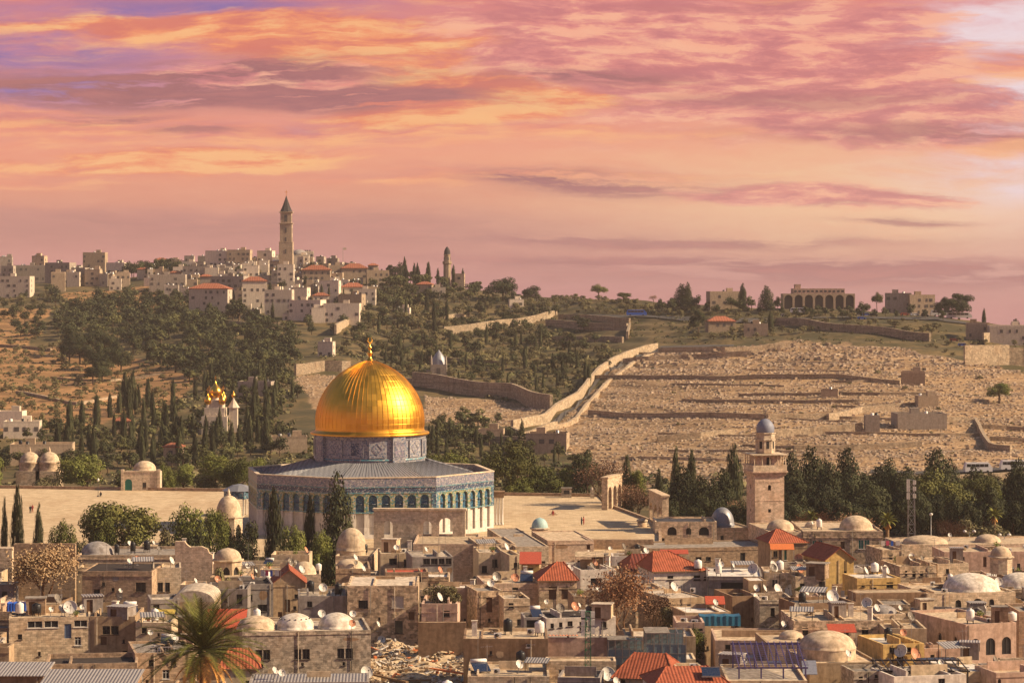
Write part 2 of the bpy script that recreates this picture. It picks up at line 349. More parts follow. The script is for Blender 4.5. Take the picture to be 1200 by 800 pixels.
def make_terrain():
    t_rows = [150, 200, 260, 320, 380, 430, 470, 500, 530, 560, 590, 620, 660, 700, 715, 730, 745, 760, 772]
    rows = [('d', d) for d in t_rows] + [('t', i / 330.) for i in range(331)] + [('e', e) for e in (30, 80, 200, 600, 1500, 2600, 4000)]
    cols = [-1500, -1200, -900, -700, -500, -350, -250, -150, -80] + list(range(-40, 1241, 4)) + [1280, 1350, 1450, 1600, 1800, 2100, 2500, 2800]
    vs_, zone = [], []
    for k, q in rows:
        for px in cols:
            dr = pl(RIDGE_D, px); yr = pl(RIDGE_Y, px)
            d = q if k == 'd' else (D0 + (dr - D0) * q ** PW if k == 't' else dr + q)
            X_ = (px - CX) / F * d; z = ground(X_, d) if k != 'e' or q < 1600 else ground(X_, dr + 1500) - q * .02
            vs_.append((X_, d, z))
            c = (0., 0., 0., 1.)
            if k == 't':
                py = lerp(YB, yr, q); jx, jy = px + mnoise.noise((px / 25., py / 12., 0)) * 12, py + mnoise.noise((px / 25., py / 12., 5)) * 5
                a = 1. if any(inpoly((jx, jy), g) for g in CEM) else 0.
                b = 1. if any(inpoly((jx, jy), g) for g in DRY) else 0.
                e = sstep(40, 0, abs(py - 420)) * sstep(420, 520, px) * sstep(720, 660, px)
                c = (a, b, e, 1.)
            elif k == 'd' and q < 600: c = (0., 0., 0., 0.)
            zone.append(c)
    n = len(cols); fs = [[j * n + i, j * n + i + 1, (j + 1) * n + i + 1, (j + 1) * n + i] for j in range(len(rows) - 1) for i in range(n - 1)]
    me = bpy.data.meshes.new('terrain'); me.from_pydata(vs_, [], fs)
    at = me.color_attributes.new('zone', 'FLOAT_COLOR', 'POINT'); at.data.foreach_set('color', [q for c in zone for q in c])
    me.polygons.foreach_set('use_smooth', [True] * len(fs)); me.update()
    def fn(t, p):
        a = t.node('Attribute'); a.attribute_name = 'zone'; q = t.node('SeparateXYZ'); t.link(a.outputs['Color'], q.inputs[0])
        cem, dry, grs = [X(t.nt, q.outputs[i]) for i in range(3)]
        x, y, z, v = t.coords('Object'); n1 = t.noise(v, .045, 6, .65); n2 = t.noise(v, .35, 5, .65); n3 = t.noise(t.vec(x * .02, y * .02, z * .6), 1., 4, .6)
        col = t.mix(n1.step(.40, .62), lin(70, 64, 40), lin(108, 90, 58)); col = t.mix((n2.step(.46, .62) * .6).sat(), col, lin(64, 60, 36))
        col = t.mix((grs * n3.step(.4, .6) * .7).sat(), col, lin(96, 92, 46))
        dc = t.mix(n3.step(.38, .62), lin(124, 92, 60), lin(168, 126, 84)); dc = t.mix((n2.step(.46, .60) * .7).sat(), dc, lin(112, 88, 48)); col = t.mix(dry, col, dc)
        cc = t.mix(n3.step(.35, .65), lin(126, 102, 76), lin(158, 130, 98)); cc = t.mix((n2.step(.44, .60) * .65).sat(), cc, lin(116, 88, 60)); cc = t.mix((t.noise(v, .9, 3).step(.55, .68) * .6).sat(), cc, lin(214, 184, 140))
        col = t.mix(cem, col, cc)
        al = X(t.nt, a.outputs['Alpha']); col = t.mix(al, lin(112, 94, 74), col)
        t.link(col, p.inputs['Base Color']); bump(t, p, n2, .4, .7)
    mat('earth', fn); me.materials.append(MATS['earth'])
    kind(put('terrain', me), 'structure')
make_terrain()
# ------------------------------------------------------------------ walls with openings, windows
def wallface(mb, O, U, N, w, h, holes=(), m=0, dep=.28, mr=None):
    """A rectangle from O along U (w long, h high) with openings (u0, u1, v0, v1, arched); N points into the wall."""
    O, U, N = Vector(O), Vector(U), Vector(N); mr = m if mr is None else mr
    P = lambda u, v, n=0.: tuple(O + U * u + N * n + Vector((0, 0, v)))
    holes = [q for q in ((max(.02, a), min(w - .02, b), max(.02, c), min(h - .02, d), e) for a, b, c, d, e in holes) if q[1] - q[0] > .05 and q[3] - q[2] > .05]
    us = sorted({0., w} | {q for o in holes for q in o[:2]}); hs = sorted({0., h} | {q for o in holes for q in o[2:4]})
    for a, b in zip(us, us[1:]):
        for c, d in zip(hs, hs[1:]):
            mu, mv = (a + b) / 2, (c + d) / 2
            if not any(o[0] < mu < o[1] and o[2] < mv < o[3] for o in holes): mb.face([P(a, c), P(b, c), P(b, d), P(a, d)], m)
    for a, b, c, d, arch in holes:
        if not arch: loop = [(a, c), (b, c), (b, d), (a, d)]
        else:
            r = (b - a) / 2; rv = min(r * (1.25 if arch == 2 else 1.0), d - c - .05); uc = (a + b) / 2; k = 10
            arc = []
            for i in range(k + 1):
                th = math.pi * i / k; q = abs(math.cos(th))
                zz = math.sin(th) if arch != 2 else (1 - q ** 1.55) ** .75
                arc.append((uc + r * math.cos(th), d - rv + rv * zz))
            loop = [(a, c), (b, c)] + arc
            hk = k // 2
            mb.face([P(b, d)] + [P(*q) for q in reversed(arc[:hk + 1])][0:0] + [P(*q) for q in arc[hk::-1]], m)
            mb.face([P(a, d)] + [P(*q) for q in arc[:hk - 1:-1]], m)
        for i in range(len(loop)):
            p, q = loop[i], loop[(i + 1) % len(loop)]
            if abs(p[0] - q[0]) + abs(p[1] - q[1]) > 1e-5: mb.face([P(*p), P(*p, dep), P(*q, dep), P(*q)], mr)
WIN = {}
def window(parent, x, z, w, h, kd, y=0., rz=0., base=(0, 0, 0), arch=0):
    """A window or door set in its opening: frame part and pane (or shutters) below it."""
    key = (round(w, 1), round(h, 1), kd, arch)
    if key not in WIN:
        w_, h_ = key[0], key[1]; f, g = MB(), MB(); t = .07 if w_ > .5 else .04
        fm = {'w': 'frame_white', 'k': 'frame_dark', 'g': 'frame_white', 's': 'shutter_grey', 'b': 'door_blue', 'l': 'metal_dark', 'n': 'shutter_brown', 'h': 'frame_dark'}[kd]
        gm = {'w': 'glass_dark', 'k': 'glass_dark', 'g': 'shutter_green', 's': 'shutter_grey', 'b': 'door_blue', 'l': 'glass_dark', 'n': 'shutter_brown', 'h': 'hole_shade'}[kd]
        for a, b in ((-w_ / 2, -w_ / 2 + t), (w_ / 2 - t, w_ / 2)): f.box(a, b, .10, .20, 0, h_)
        f.box(-w_ / 2 + t, w_ / 2 - t, .10, .20, 0, t); f.box(-w_ / 2 + t, w_ / 2 - t, .10, .20, h_ - t, h_)
        if kd in 'wkgb' and w_ > .7: f.box(-t / 2, t / 2, .09, .19, t, h_ - t)
        if kd == 'l':
            for i in range(1, 4): f.box(-w_ / 2 + w_ * i / 4 - .025, -w_ / 2 + w_ * i / 4 + .025, .04, .09, 0, h_)
        if kd == 'w' and h_ > 1.: f.box(-w_ / 2 + t, w_ / 2 - t, .09, .19, h_ * .66, h_ * .66 + .05)
        if not arch and kd in 'wkgslh' and h_ < 2.4: f.box(-w_ / 2 - .12, w_ / 2 + .12, -.10, .08, -.10, -.003)
        g.box(-w_ / 2 + t * .5, w_ / 2 - t * .5, .15, .18, t * .5, h_ - t * .5)
        WIN[key] = (f.mesh('window', [fm]), g.mesh('pane', [gm]))
    f, g = WIN[key]; nm = 'door' if kd == 'b' or (h > 1.9 and kd in 'nk' and w < 1.5) else 'window'
    c, s = math.cos(rz), math.sin(rz); loc = (base[0] + c * x - s * y, base[1] + s * x + c * y, base[2] + z)
    o = put(nm, f, parent, loc, rz); put('pane' if nm == 'window' else 'panel', g, o)
    return o
# ------------------------------------------------------------------ houses of the old town
HOUSES = []            # (label, x0, x1, y_top, y_visible_bottom, depth, X0, X1, Y0, Y1, z_roof, object)
def dome_profile(r, h, n=10, p=1.0, lip=.12, point=0.):
    return [(r + lip, 0), (r + lip, .18), (r, .2)] + [(r * math.cos(math.pi / 2 * (i / n)) ** p, .2 + h * math.sin(math.pi / 2 * (i / n)) + point * max(0, i / n - .6) ** 2 * h) for i in range(1, n)] + [(.01, .2 + h + point * .16 * h)]
JIT = random.Random(4)
def house(label, x0, x1, yt, yb, m='stone', rm='roof_cream', zt=4., L=11., d=None, yaw=0., par=.45, wins=(), left=(), right=(), roof=None, cat='house', zb=-9.5, name='house', domes=(), parts=None, group=None):
    if yaw == 0 and L > 4: yaw = JIT.uniform(-4, 13) if name == 'house' and yb - yt > 8 else 0
    d = d or dz(yt, zt); zt = CZ - (yt - HY) / F * d; a = R(yaw)
    w = (x1 - x0) / F * d / math.cos(a); h = zt - zb; Xc = ((x0 + x1) / 2 - CX) / F * d
    rt = thing(name, label, cat, (Xc, d, zb), a, group)
    mb = MB(); hw = w / 2; ex = []
    holes = []
    for q in wins:
        xa, ya, xb, yb_, kd = q[:5]; u0, u1 = (xa - x0) / (x1 - x0) * w, (xb - x0) / (x1 - x0) * w
        v0, v1 = CZ - (yb_ - HY) / F * d - zb, CZ - (ya - HY) / F * d - zb; ar = 0 if len(q) < 6 else q[5]
        holes.append((u0, u1, v0, v1, ar)); ex.append((0, (u0 + u1) / 2 - hw, v0, u1 - u0, v1 - v0, kd, ar))
    if cat == 'house' and L > 4:
        for i in range(JIT.randint(1, 4)):              # small odd windows
            ww, hh = JIT.choice([(.5, .6), (.7, .9), (.9, 1.2), (.35, .5)]); u0, v1 = JIT.uniform(.4, max(.5, w - 1.3)), h - par - JIT.uniform(.7, 6.)
            if u0 + ww > w - .3 or any(q[0] < u0 + ww + .3 and q[1] > u0 - .3 and q[2] < v1 + .3 and q[3] > v1 - hh - .3 for q in holes): continue
            holes.append((u0, u0 + ww, v1 - hh, v1, 0)); ex.append((0, u0 + ww / 2 - hw, v1 - hh, ww, hh, JIT.choice('kkhlwn'), 0))
    sh = {1: [], 3: []}
    for side, lst in ((3, left), (1, right)):
        for (s0, drop, ww, hh, kd, *ar) in lst:   # s0: metres from the front edge; drop: window top below the roof
            ar = ar[0] if ar else 0
            u0 = (L - s0 - ww / 2) if side == 3 else s0 - ww / 2
            sh[side].append((u0, u0 + ww, h - drop - hh, h - drop, ar)); ex.append((side, u0 + ww / 2, h - drop - hh, ww, hh, kd, ar))
    g = None if roof is None else roof[0]
    hh_ = h if g in ('gable', 'hip', 'gable_side') else h
    wallface(mb, (-hw, 0, 0), (1, 0, 0), (0, 1, 0), w, hh_, holes); wallface(mb, (hw, 0, 0), (0, 1, 0), (-1, 0, 0), L, hh_, sh[1])
    wallface(mb, (hw, L, 0), (-1, 0, 0), (0, -1, 0), w, hh_); wallface(mb, (-hw, L, 0), (0, -1, 0), (1, 0, 0), L, hh_, sh[3])
    if g is None:                       # parapet: coping and inner faces
        t = .3
        for (p, q, r_, s_) in (((-hw, 0), (hw, 0), (hw - t, t), (-hw + t, t)), ((hw, 0), (hw, L), (hw - t, L - t), (hw - t, t)), ((hw, L), (-hw, L), (-hw + t, L - t), (hw - t, L - t)), ((-hw, L), (-hw, 0), (-hw + t, t), (-hw + t, L - t))):
            mb.face([(p[0], p[1], h), (q[0], q[1], h), (r_[0], r_[1], h), (s_[0], s_[1], h)])
            mb.face([(s_[0], s_[1], h), (r_[0], r_[1], h), (r_[0], r_[1], h - par - .1), (s_[0], s_[1], h - par - .1)])
    if g == 'gable':
        rise = roof[1]; mb.face([(-hw, 0, h), (hw, 0, h), (0, 0, h + rise)]); mb.face([(hw, L, h), (-hw, L, h), (0, L, h + rise)])
        for (ax, ay, bx, by) in ((-hw, 0, hw, 0), (hw, 0, hw, L), (-hw, L, -hw, 0)):   # uneven coping stones
            l_ = math.hypot(bx - ax, by - ay); q = .1
            while q < l_ - .5:
                e_ = min(l_ - .1, q + JIT.uniform(.4, 1.6))
                if JIT.random() < .55:
                    z1_ = h + JIT.uniform(.03, .22); o_ = JIT.uniform(.01, .05); x0_, y0_, x1_, y1_ = lerp(ax, bx, q / l_), lerp(ay, by, q / l_), lerp(ax, bx, e_ / l_), lerp(ay, by, e_ / l_)
                    if ay == by: mb.box(x0_, x1_, -o_, .27, h + .004, z1_, 0)
                    else: mb.box(x0_ - (.27 if ax > 0 else o_), x0_ + (o_ if ax > 0 else .27), min(y0_, y1_) + .3, max(y0_, y1_) + .28, h + .004, z1_, 0)
                q = e_ + .02
    mb.build('wall', m, rt)
    rf = MB()
    if g is None:
        k = 5; z_ = h - par
        for i in range(k):
            for j in range(k):
                def V(i, j): return (-hw + .28 + (w - .56) * i / k, .28 + (L - .56) * j / k, z_ + .05 * mnoise.noise((i * 1.7 + Xc, j * 1.9 + d, 1.)))
                rf.face([V(i, j), V(i + 1, j), V(i + 1, j + 1), V(i, j + 1)])
        rf.build('roof', rm, rt)
    else:
        o = .35; t = .14
        if g == 'gable':
            rise = roof[1]; sl = rise / hw
            for sx in (-1, 1):
                q = [(sx * (hw + o), -o, h - o * sl), (0, -o, h + rise), (0, L + o, h + rise), (sx * (hw + o), L + o, h - o * sl)]
                rf.face([(p[0], p[1], p[2] + t) for p in q]); rf.face(list(reversed(q)))
                for i in range(4): p, p2 = q[i], q[(i + 1) % 4]; rf.face([p, p2, (p2[0], p2[1], p2[2] + t), (p[0], p[1], p[2] + t)])
            rf.tube((0, -o, h + rise + t), (0, L + o, h + rise + t), .12, n=6)
            rf.build('roof', 'tiles_y', rt)
        elif g == 'hip':
            rise = roof[1]; rl = roof[2] if len(roof) > 2 else 0.; cx_ = roof[3] if len(roof) > 3 else 0.
            e = [(-hw - o, -o), (hw + o, -o), (hw + o, L + o), (-hw - o, L + o)]; A, B = (cx_ - rl / 2, L / 2, h + rise), (cx_ + rl / 2, L / 2, h + rise)
            Z = lambda p: (p[0], p[1], h + .05)
            rf.face([Z(e[0]), Z(e[1]), B, A] if rl else [Z(e[0]), Z(e[1]), A]); rf.face([Z(e[2]), Z(e[3]), A, B] if rl else [Z(e[2]), Z(e[3]), A])
            rf.face([Z(e[1]), Z(e[2]), B], 1); rf.face([Z(e[3]), Z(e[0]), A], 1)
            for p, q in ((Z(e[0]), A), (Z(e[3]), A), (Z(e[1]), B), (Z(e[2]), B)): rf.tube(p, q, .10, n=5)
            rf.prism(e, h - .10, h + .048, 2)
            rf.build('roof', [roof[4] if len(roof) > 4 else 'tiles', 'tiles_y', 'wood'], rt)
        elif g == 'shed':                 # one slope from the back (high) to the front; roof[1] rise, roof[2] material
            rise = roof[1]; q = [(-hw - o, -o), (hw + o, -o), (hw + o, L), (-hw - o, L)]; zf = lambda p: h + .03 + rise * (p[1] + o) / (L + o)
            rf.prism(q, zf, lambda p: zf(p) + .12); rf.build('roof', roof[2], rt)
            mb2 = MB(); mb2.face([(-hw, L, h), (hw, L, h), (hw, L, h + rise), (-hw, L, h + rise)][::-1])
            for sx in (-hw, hw): mb2.face([(sx, 0, h), (sx, L, h), (sx, L, h + rise)])
            mb2.build('gable_wall', m, rt)
        elif g == 'vault':
            rise = roof[1]; n = 12
            for i in range(n):
                a0, a1 = math.pi * i / n, math.pi * (i + 1) / n
                p0, p1 = (-hw * math.cos(a0), h + rise * math.sin(a0)), (-hw * math.cos(a1), h + rise * math.sin(a1))
                rf.face([(p0[0], 0, p0[1]), (p1[0], 0, p1[1]), (p1[0], L, p1[1]), (p0[0], L, p0[1])], 0, True)
            rf.face([(-hw * math.cos(math.pi * i / n), 0, h + rise * math.sin(math.pi * i / n)) for i in range(n + 1)][::-1]); rf.build('roof', roof[2], rt)
    if cat == 'house':
        n = JIT.randint(1, 4)
        for i in range(n):                              # patches of render, each following its own outline
            u, v, ww, hh2 = JIT.uniform(-hw, hw * .7), h - JIT.uniform(.6, 6.), JIT.uniform(.8, 3.2), JIT.uniform(.5, 2.2); u1 = min(hw - .05, u + ww)
            if any(q[0] - hw - .2 < u1 and q[1] - hw + .2 > u and q[2] - .2 < v and q[3] + .2 > v - hh2 for q in holes) or u1 - u < .4: continue
            pm = MB(); k = 9; pts = [(u + (u1 - u) * (.5 + .5 * math.cos(6.283 * a_ / k) * JIT.uniform(.7, 1)), -.012, v - hh2 * (.5 + .5 * math.sin(6.283 * a_ / k) * JIT.uniform(.7, 1))) for a_ in range(k)]; pm.face(pts); pm.build('plaster_patch', JIT.choice(['plaster_tan', 'plaster_grey', 'plaster_cream', 'stone_brown', 'plaster_brown', 'plaster_pink']), rt)
        for i in range(JIT.choice([0, 1, 1, 2])): pm = MB(); u = JIT.uniform(-hw + .2, hw - .2); pm.tube((u, -.09, h - JIT.uniform(4, 8)), (u, -.09, h - .1), .055, n=5); pm.build('drain_pipe', JIT.choice(['metal', 'roof_pale', 'metal_dark']), rt)
        if JIT.random() < .5: pm = MB(); v = h - JIT.uniform(.5, 1.4); pm.box(-hw - .06, hw + .06, -.08, -.002, v, v + .16); pm.build('string_course', m, rt)
        if g is None and w > 5 and not domes:
            for i in range(JIT.randint(0, 2)): pm = MB(); u = JIT.uniform(-hw + .6, hw - .6); pm.box(u - .12, u + .12, .32, L * JIT.uniform(.4, .95), h - par - .05, h + JIT.uniform(-.1, .7)); pm.build('parapet_wall', m, rt)
            if JIT.random() < .6: pm = MB(); v = L * JIT.uniform(.35, .8); a_ = JIT.uniform(-hw + .4, 0); b_ = JIT.uniform(.5, hw - .4); pm.box(a_, b_, v, v + .2, h - par - .05, h + JIT.uniform(.1, 1.1)); pm.build('parapet_wall', JIT.choice([m, 'plaster_cream', 'plaster_tan']), rt)
    faces = {0: ((-hw, 0, 0), 0.), 1: ((hw, 0, 0), R(90)), 3: ((-hw, L, 0), R(-90))}
    for side, uc, v0, ww, hh, kd, ar in ex:
        if side == 0: window(rt, uc, v0, ww, hh, kd, arch=ar)
        else: base, rz = faces[side]; window(rt, uc, v0, ww, hh, kd, rz=rz, base=base, arch=ar)
    for (xc, fr, r_px, h_px, dm, *ex2) in domes:        # px centre, fraction of roof depth, radius and rise in px
        yl = fr * L; r = r_px / F * (d + yl); hh = h_px / F * (d + yl); mb = MB(); drum = ex2[0] if ex2 else 0.
        u = ((xc - CX) / F * (d + yl * math.cos(a)) - Xc)
        xl = u / math.cos(a) if abs(a) < .01 else u * math.cos(a) + yl * math.sin(a) * 0
        if drum: mb.lathe([(r + .05, -.2), (r + .05, drum)], 28, (0, 0, 0), 0, True)
        k0 = len(mb.v); mb.lathe(dome_profile(r, hh, 10, 1.0), 48 if dm == 'lead' else 28, (0, 0, drum))
        if dm == 'lead': mb.v[k0:] = [(x * (.955 if (i // 1) % 2 else 1), y * (.955 if i % 2 else 1), z) for i, (x, y, z) in enumerate(mb.v[k0:])]
        if len(ex2) > 1 and ex2[1]:
            for i in range(16): aa = i * math.pi / 8; rr = r * .78; mb.lathe([(.12, 0), (.12, .10), (.01, .14)], 6, (rr * math.cos(aa), rr * math.sin(aa), drum + .2 + hh * math.sin(math.acos(.78))), 1)
        mb.build('dome', [dm, 'glass_dark'], rt, (xl, yl, h - par))
    HOUSES.append((label, x0, x1, yt, yb, d, Xc - w / 2, Xc + w / 2, d, d + L, zt - (par if g is None else 0), rt))
    return rt
def seat(px, py, hgt):
    """Where something whose middle (hgt above its foot) is seen at px, py stands on a roof."""
    best = None
    for H in HOUSES:
        z = H[10]; d = (CZ - z - hgt) * F / (py - HY); x = (px - CX) / F * d
        if H[6] + .2 < x < H[7] - .2 and H[8] + .3 < d < H[9] - .2 and (best is None or d < best[1]): best = (x, d, z, H)
    return best
def on_wall(px, py):
    best = None
    for H in HOUSES:
        if H[1] < px < H[2] and H[3] - 2 < py < H[4] + 6 and (best is None or H[5] < best[5]): best = H
    return best
# ------------------------------------------------------------------ the raised plaza
def platform():
    pts = [W(px, py, dz(py, 0.))[:2] for px, py in ((-420, 566), (703, 582), (716, 594), (764, 612), (772, 627), (772, 652), (-420, 652))]
    mb = MB(); mb.prism(pts, -9., 0.)
    def fn(t, p):
        x, y, z, v = t.coords('Object'); br = t.node('TexBrick'); t.link(t.vec(x, y, 0.), br.inputs['Vector'])
        br.inputs['Scale'].default_value = 1; br.inputs['Brick Width'].default_value = 1.6; br.inputs['Row Height'].default_value = .9; br.inputs['Mortar Size'].default_value = .03
        br.inputs['Color1'].default_value = (.39, .285, .17, 1); br.inputs['Color2'].default_value = (.58, .44, .27, 1); br.inputs['Mortar'].default_value = (.34, .24, .14, 1)
        n = t.noise(t.vec(x * .5, y * .12, 0.), .22, 6, .65); n2 = t.noise(v, .6, 5, .6)
        col = t.mix((n.step(.48, .66) * .55).sat(), X(t.nt, br.outputs[0]), (.36, .24, .13)); col = t.mix((n2.step(.54, .66) * .5).sat(), col, (.62, .50, .34))
        t.link(col, p.inputs['Base Color']); bump(t, p, n2, .02)
    mat('paving', fn); o = mb.build('plaza', 'paving'); kind(o, 'structure')
    a, b = pts[0], pts[1]; mb = MB()                   # low wall along its far edge
    dx, dy = b[0] - a[0], b[1] - a[1]; l = math.hypot(dx, dy); nx, ny = -dy / l * .7, dx / l * .7
    mb.prism([a, b, (b[0] + nx, b[1] + ny), (a[0] + nx, a[1] + ny)], -6., .75); tag(mb.build('parapet_wall', 'stone_brown'), 'low brown stone wall along the far edge of the plaza', 'wall')
    mb = MB()
    for (p, q) in zip(pts[1:5], pts[2:6]):
        dx, dy = q[0] - p[0], q[1] - p[1]; l = math.hypot(dx, dy); nx, ny = -dy / l * .6, dx / l * .6
        mb.prism([p, q, (q[0] + nx, q[1] + ny), (p[0] + nx, p[1] + ny)], -6., .55)
    tag(mb.build('kerb_wall', 'stone_brown'), 'low stone kerb wall along the tree side of the plaza', 'wall')
platform()
# ------------------------------------------------------------------ the golden domed octagon
def tilemat(name, cols, seed, s=3.2, pattern=True):
    def fn(t, p):
        x, y, z, v = t.coords('Object')
        vo = t.node('TexVoronoi'); t.link(t.vec(x * 1.0, y * 1.0, z * 1.15 + seed), vo.inputs['Vector']); vo.inputs['Scale'].default_value = s; vo.inputs['Randomness'].default_value = .75
        q = t.node('SeparateXYZ'); t.link(vo.outputs['Color'], q.inputs[0]); r = X(t.nt, q.outputs[0])
        n = t.node('ValToRGB'); n.color_ramp.interpolation = 'CONSTANT'; e = n.color_ramp.elements
        while len(e) < len(cols): e.new(.5)
        for i, c in enumerate(cols): e[i].position = i / len(cols); e[i].color = c + (1,)
        t.link(r, n.inputs[0]); col = X(t.nt, n.outputs[0])
        if pattern:
            g = ((x * 5.2).sin() * (z * 5.2).sin()).step(.1, .5); col = t.mix((g * .35).sat(), col, cols[0])
        col = t.mix(1.0, col, t.ramp(t.noise(v, 2., 4), [(.2, (.75,) * 3), (.8, (1.2,) * 3)]), 'MULTIPLY')
        t.link(col, p.inputs['Base Color']); p.inputs['Roughness'].default_value = .35; p.inputs['Specular IOR Level'].default_value = .4
    return mat(name, fn)
BL, TQ, WH, YE, GR, NV, VI = (.075, .115, .175), (.09, .20, .22), (.36, .34, .31), (.34, .28, .14), (.12, .18, .11), (.035, .05, .09), (.19, .18, .205)
tilemat('tile_blue', [BL, TQ, BL, WH, NV, TQ], 0.); tilemat('tile_green', [GR, YE, WH, GR, TQ, YE, WH], 4.); tilemat('tile_violet', [VI, WH, VI, BL, (.26, .22, .27), VI], 9., 3.8)
tilemat('tile_navy', [NV, NV, BL, NV, WH], 12., 5.); tilemat('tile_grey', [(.26, .26, .29), WH, VI, (.30, .28, .27), BL], 15., 4.); tilemat('tile_turq', [TQ, TQ, (.05, .2, .25), WH], 19., 4.)
tilemat('grille', [(.02, .06, .12), (.03, .12, .19), (.025, .08, .16), (.10, .18, .20)], 23., 5.)
def marble(t, p):
    x, y, z, v = t.coords('Object'); br = t.node('TexBrick'); t.link(t.vec(x + y, z, 0.), br.inputs['Vector'])
    br.inputs['Scale'].default_value = 1; br.inputs['Brick Width'].default_value = 1.1; br.inputs['Row Height'].default_value = 2.4; br.inputs['Mortar Size'].default_value = .02
    br.inputs['Color1'].default_value = (.50, .45, .38, 1); br.inputs['Color2'].default_value = (.62, .57, .50, 1); br.inputs['Mortar'].default_value = (.30, .26, .22, 1)
    n = t.noise(t.vec(x * 1.2, y * 1.2, z * .6), 1.5, 6, .7); col = t.mix((n.step(.5, .62) * .5).sat(), X(t.nt, br.outputs[0]), (.34, .28, .24))
    t.link(col, p.inputs['Base Color']); p.inputs['Roughness'].default_value = .4
mat('marble', marble)
def gold(t, p):
    x, y, z, v = t.coords('Object'); a = x._m('ARCTAN2', y)
    n = t.noise(t.vec(a * 10.5, z * .9, 0.), 1., 0); cell = t.node('TexWhiteNoise'); t.link(t.vec((a * 10.186).floor(), (z * .8).floor(), 0.), cell.inputs['Vector'])
    r = X(t.nt, cell.outputs['Value']); sm = t.noise(v, 1.2, 4, .6)
    t.link(t.mix((r * .6 + sm * .4).sat(), (.68, .34, .032), (.88, .48, .065)), p.inputs['Base Color']); p.inputs['Metallic'].default_value = 1.
    t.link(r * .10 + .33 + sm * .10, p.inputs['Roughness']); seam = ((z * .8).mod(1.) - .5).absv().step(.44, .5); bump(t, p, seam * -1.6 + r * .5, .025, .5)
mat('gold', gold); plain('gold_plain', (.80, .42, .06), .28, 1., .5)
striped('lead_roof', (.25, .25, .25), (.17, .17, .17), 1.1, 0, .5, .1, .4, .2)
DX, DY = (433.5 - CX) / F * 560., 560.
def octagon():
    rt = thing('domed_shrine', 'large octagonal blue tiled shrine with a great golden dome', 'shrine', (DX, DY, 0))
    RC = 26.9; side = 2 * RC * math.sin(math.pi / 8); ap = RC * math.cos(math.pi / 8); H = 12.5
    a0 = math.atan2(-DY, -DX) + R(7.5)                # the outward direction of the west front
    wm, tm = {}, {}
    nb = 7; mar = 1.0; bw = (side - 2 * mar) / nb
    def side_parts():
        base, tile, fr, ins, par, gr = MB(), MB(), MB(), MB(), MB(), MB()
        hol = [(mar + bw * i + bw * .17, mar + bw * (i + 1) - bw * .17, .9, 8.9, 1) for i in range(nb)]
        # marble below 5.3, tile above; the openings run through both
        hb = [(a, b, c, 5.3 - .0201, 0) for a, b, c, d, e in hol]
        wallface(base, (-side / 2, 0, 0), (1, 0, 0), (0, 1, 0), side, 5.3, hb, 0, .5)
        base.box(-side / 2, side / 2, -.14, -.002, 0, .5, 0)
        ht = [(a, b, .02, d - 5.3, 1) for a, b, c, d, e in hol]
        wallface(tile, (-side / 2, 0, 5.3), (1, 0, 0), (0, 1, 0), side, 3.9, ht, 0, .5)
        for a, b, c, d, e in hol:
            u0, u1 = a - side / 2 - .05, b - side / 2 + .05
            base.box(u0, u1, .48, .52, .5, 5.25, 0); gr.box(u0, u1, .46, .50, 5.25, 9.0)
            tile.box(u0 + .05, u1 - .05, .30, .45, 5.1, 5.35)
            gr.lathe([(.62, 0), (.62, .05), (.01, .06)], 12, ((u0 + u1) / 2, .42, 7.0), 1)
        fr.box(-side / 2 + .03, side / 2 - .03, -.10, .4, 5.22, 5.42, 0); fr.box(-side / 2 + .03, side / 2 - .03, -.12, .4, 9.2, 9.42, 0)
        ins.box(-side / 2, side / 2, -.03, .4, 9.42, 10.35, 0); fr.box(-side / 2 + .03, side / 2 - .03, -.14, .4, 10.35, 10.52, 0)
        par.box(-side / 2, side / 2, -.06, .6, 10.52, 12.3, 0); par.box(-side / 2 - .08, side / 2 + .08, -.16, .7, 12.3, 12.5, 1)
        return [('marble_base', base.mesh('marble_base', ['marble'])), ('tile_wall', tile.mesh('tile_wall', ['tile_green'])), ('moulding', fr.mesh('moulding', ['tile_turq'])),
                ('inscription_band', ins.mesh('inscription_band', ['tile_navy'])), ('parapet', par.mesh('parapet', ['tile_violet', 'stone_pale'])), ('window_row', gr.mesh('window_row', ['grille', 'tile_navy']))]
    ms = side_parts()
    pms = []
    for u in (-side / 2, side / 2 - .9): pier = MB(); pier.box(u, u + .9, -.05, .3, 5.45, 9.2); pms.append(pier.mesh('corner_pier', ['tile_blue']))
    for k in range(8):
        an = a0 + k * math.pi / 4; rz = an + math.pi / 2; loc = (ap * math.cos(an), ap * math.sin(an), 0)
        for nm, me in ms: put(nm, me, rt, loc, rz)
        for pm in pms: put('corner_pier', pm, rt, loc, rz)
    rf = MB(); rr = 12.1                                # eight-sided lead roof up to the drum
    def V(k, r, z): an = a0 + math.pi / 8 + k * math.pi / 4; return (r * math.cos(an), r * math.sin(an), z)
    sm = MB()
    for k in range(8):
        rf.face([V(k, RC - .9, 11.0), V(k + 1, RC - .9, 11.0), V(k + 1, rr / .924, 14.5), V(k, rr / .924, 14.5)])
        p0, p1, q1, q0 = [Vector(q) for q in rf.v[-4:]]
        for i in range(25):
            t = i / 24.; A, B = p0.lerp(p1, t), q0.lerp(q1, t); sm.tube(A + Vector((0, 0, .03)), B + Vector((0, 0, .03)), .07, n=4, caps=False)
    r_ = rf.build('roof', 'lead', rt); sm.build('roof_seam', 'lead_roof', r_)
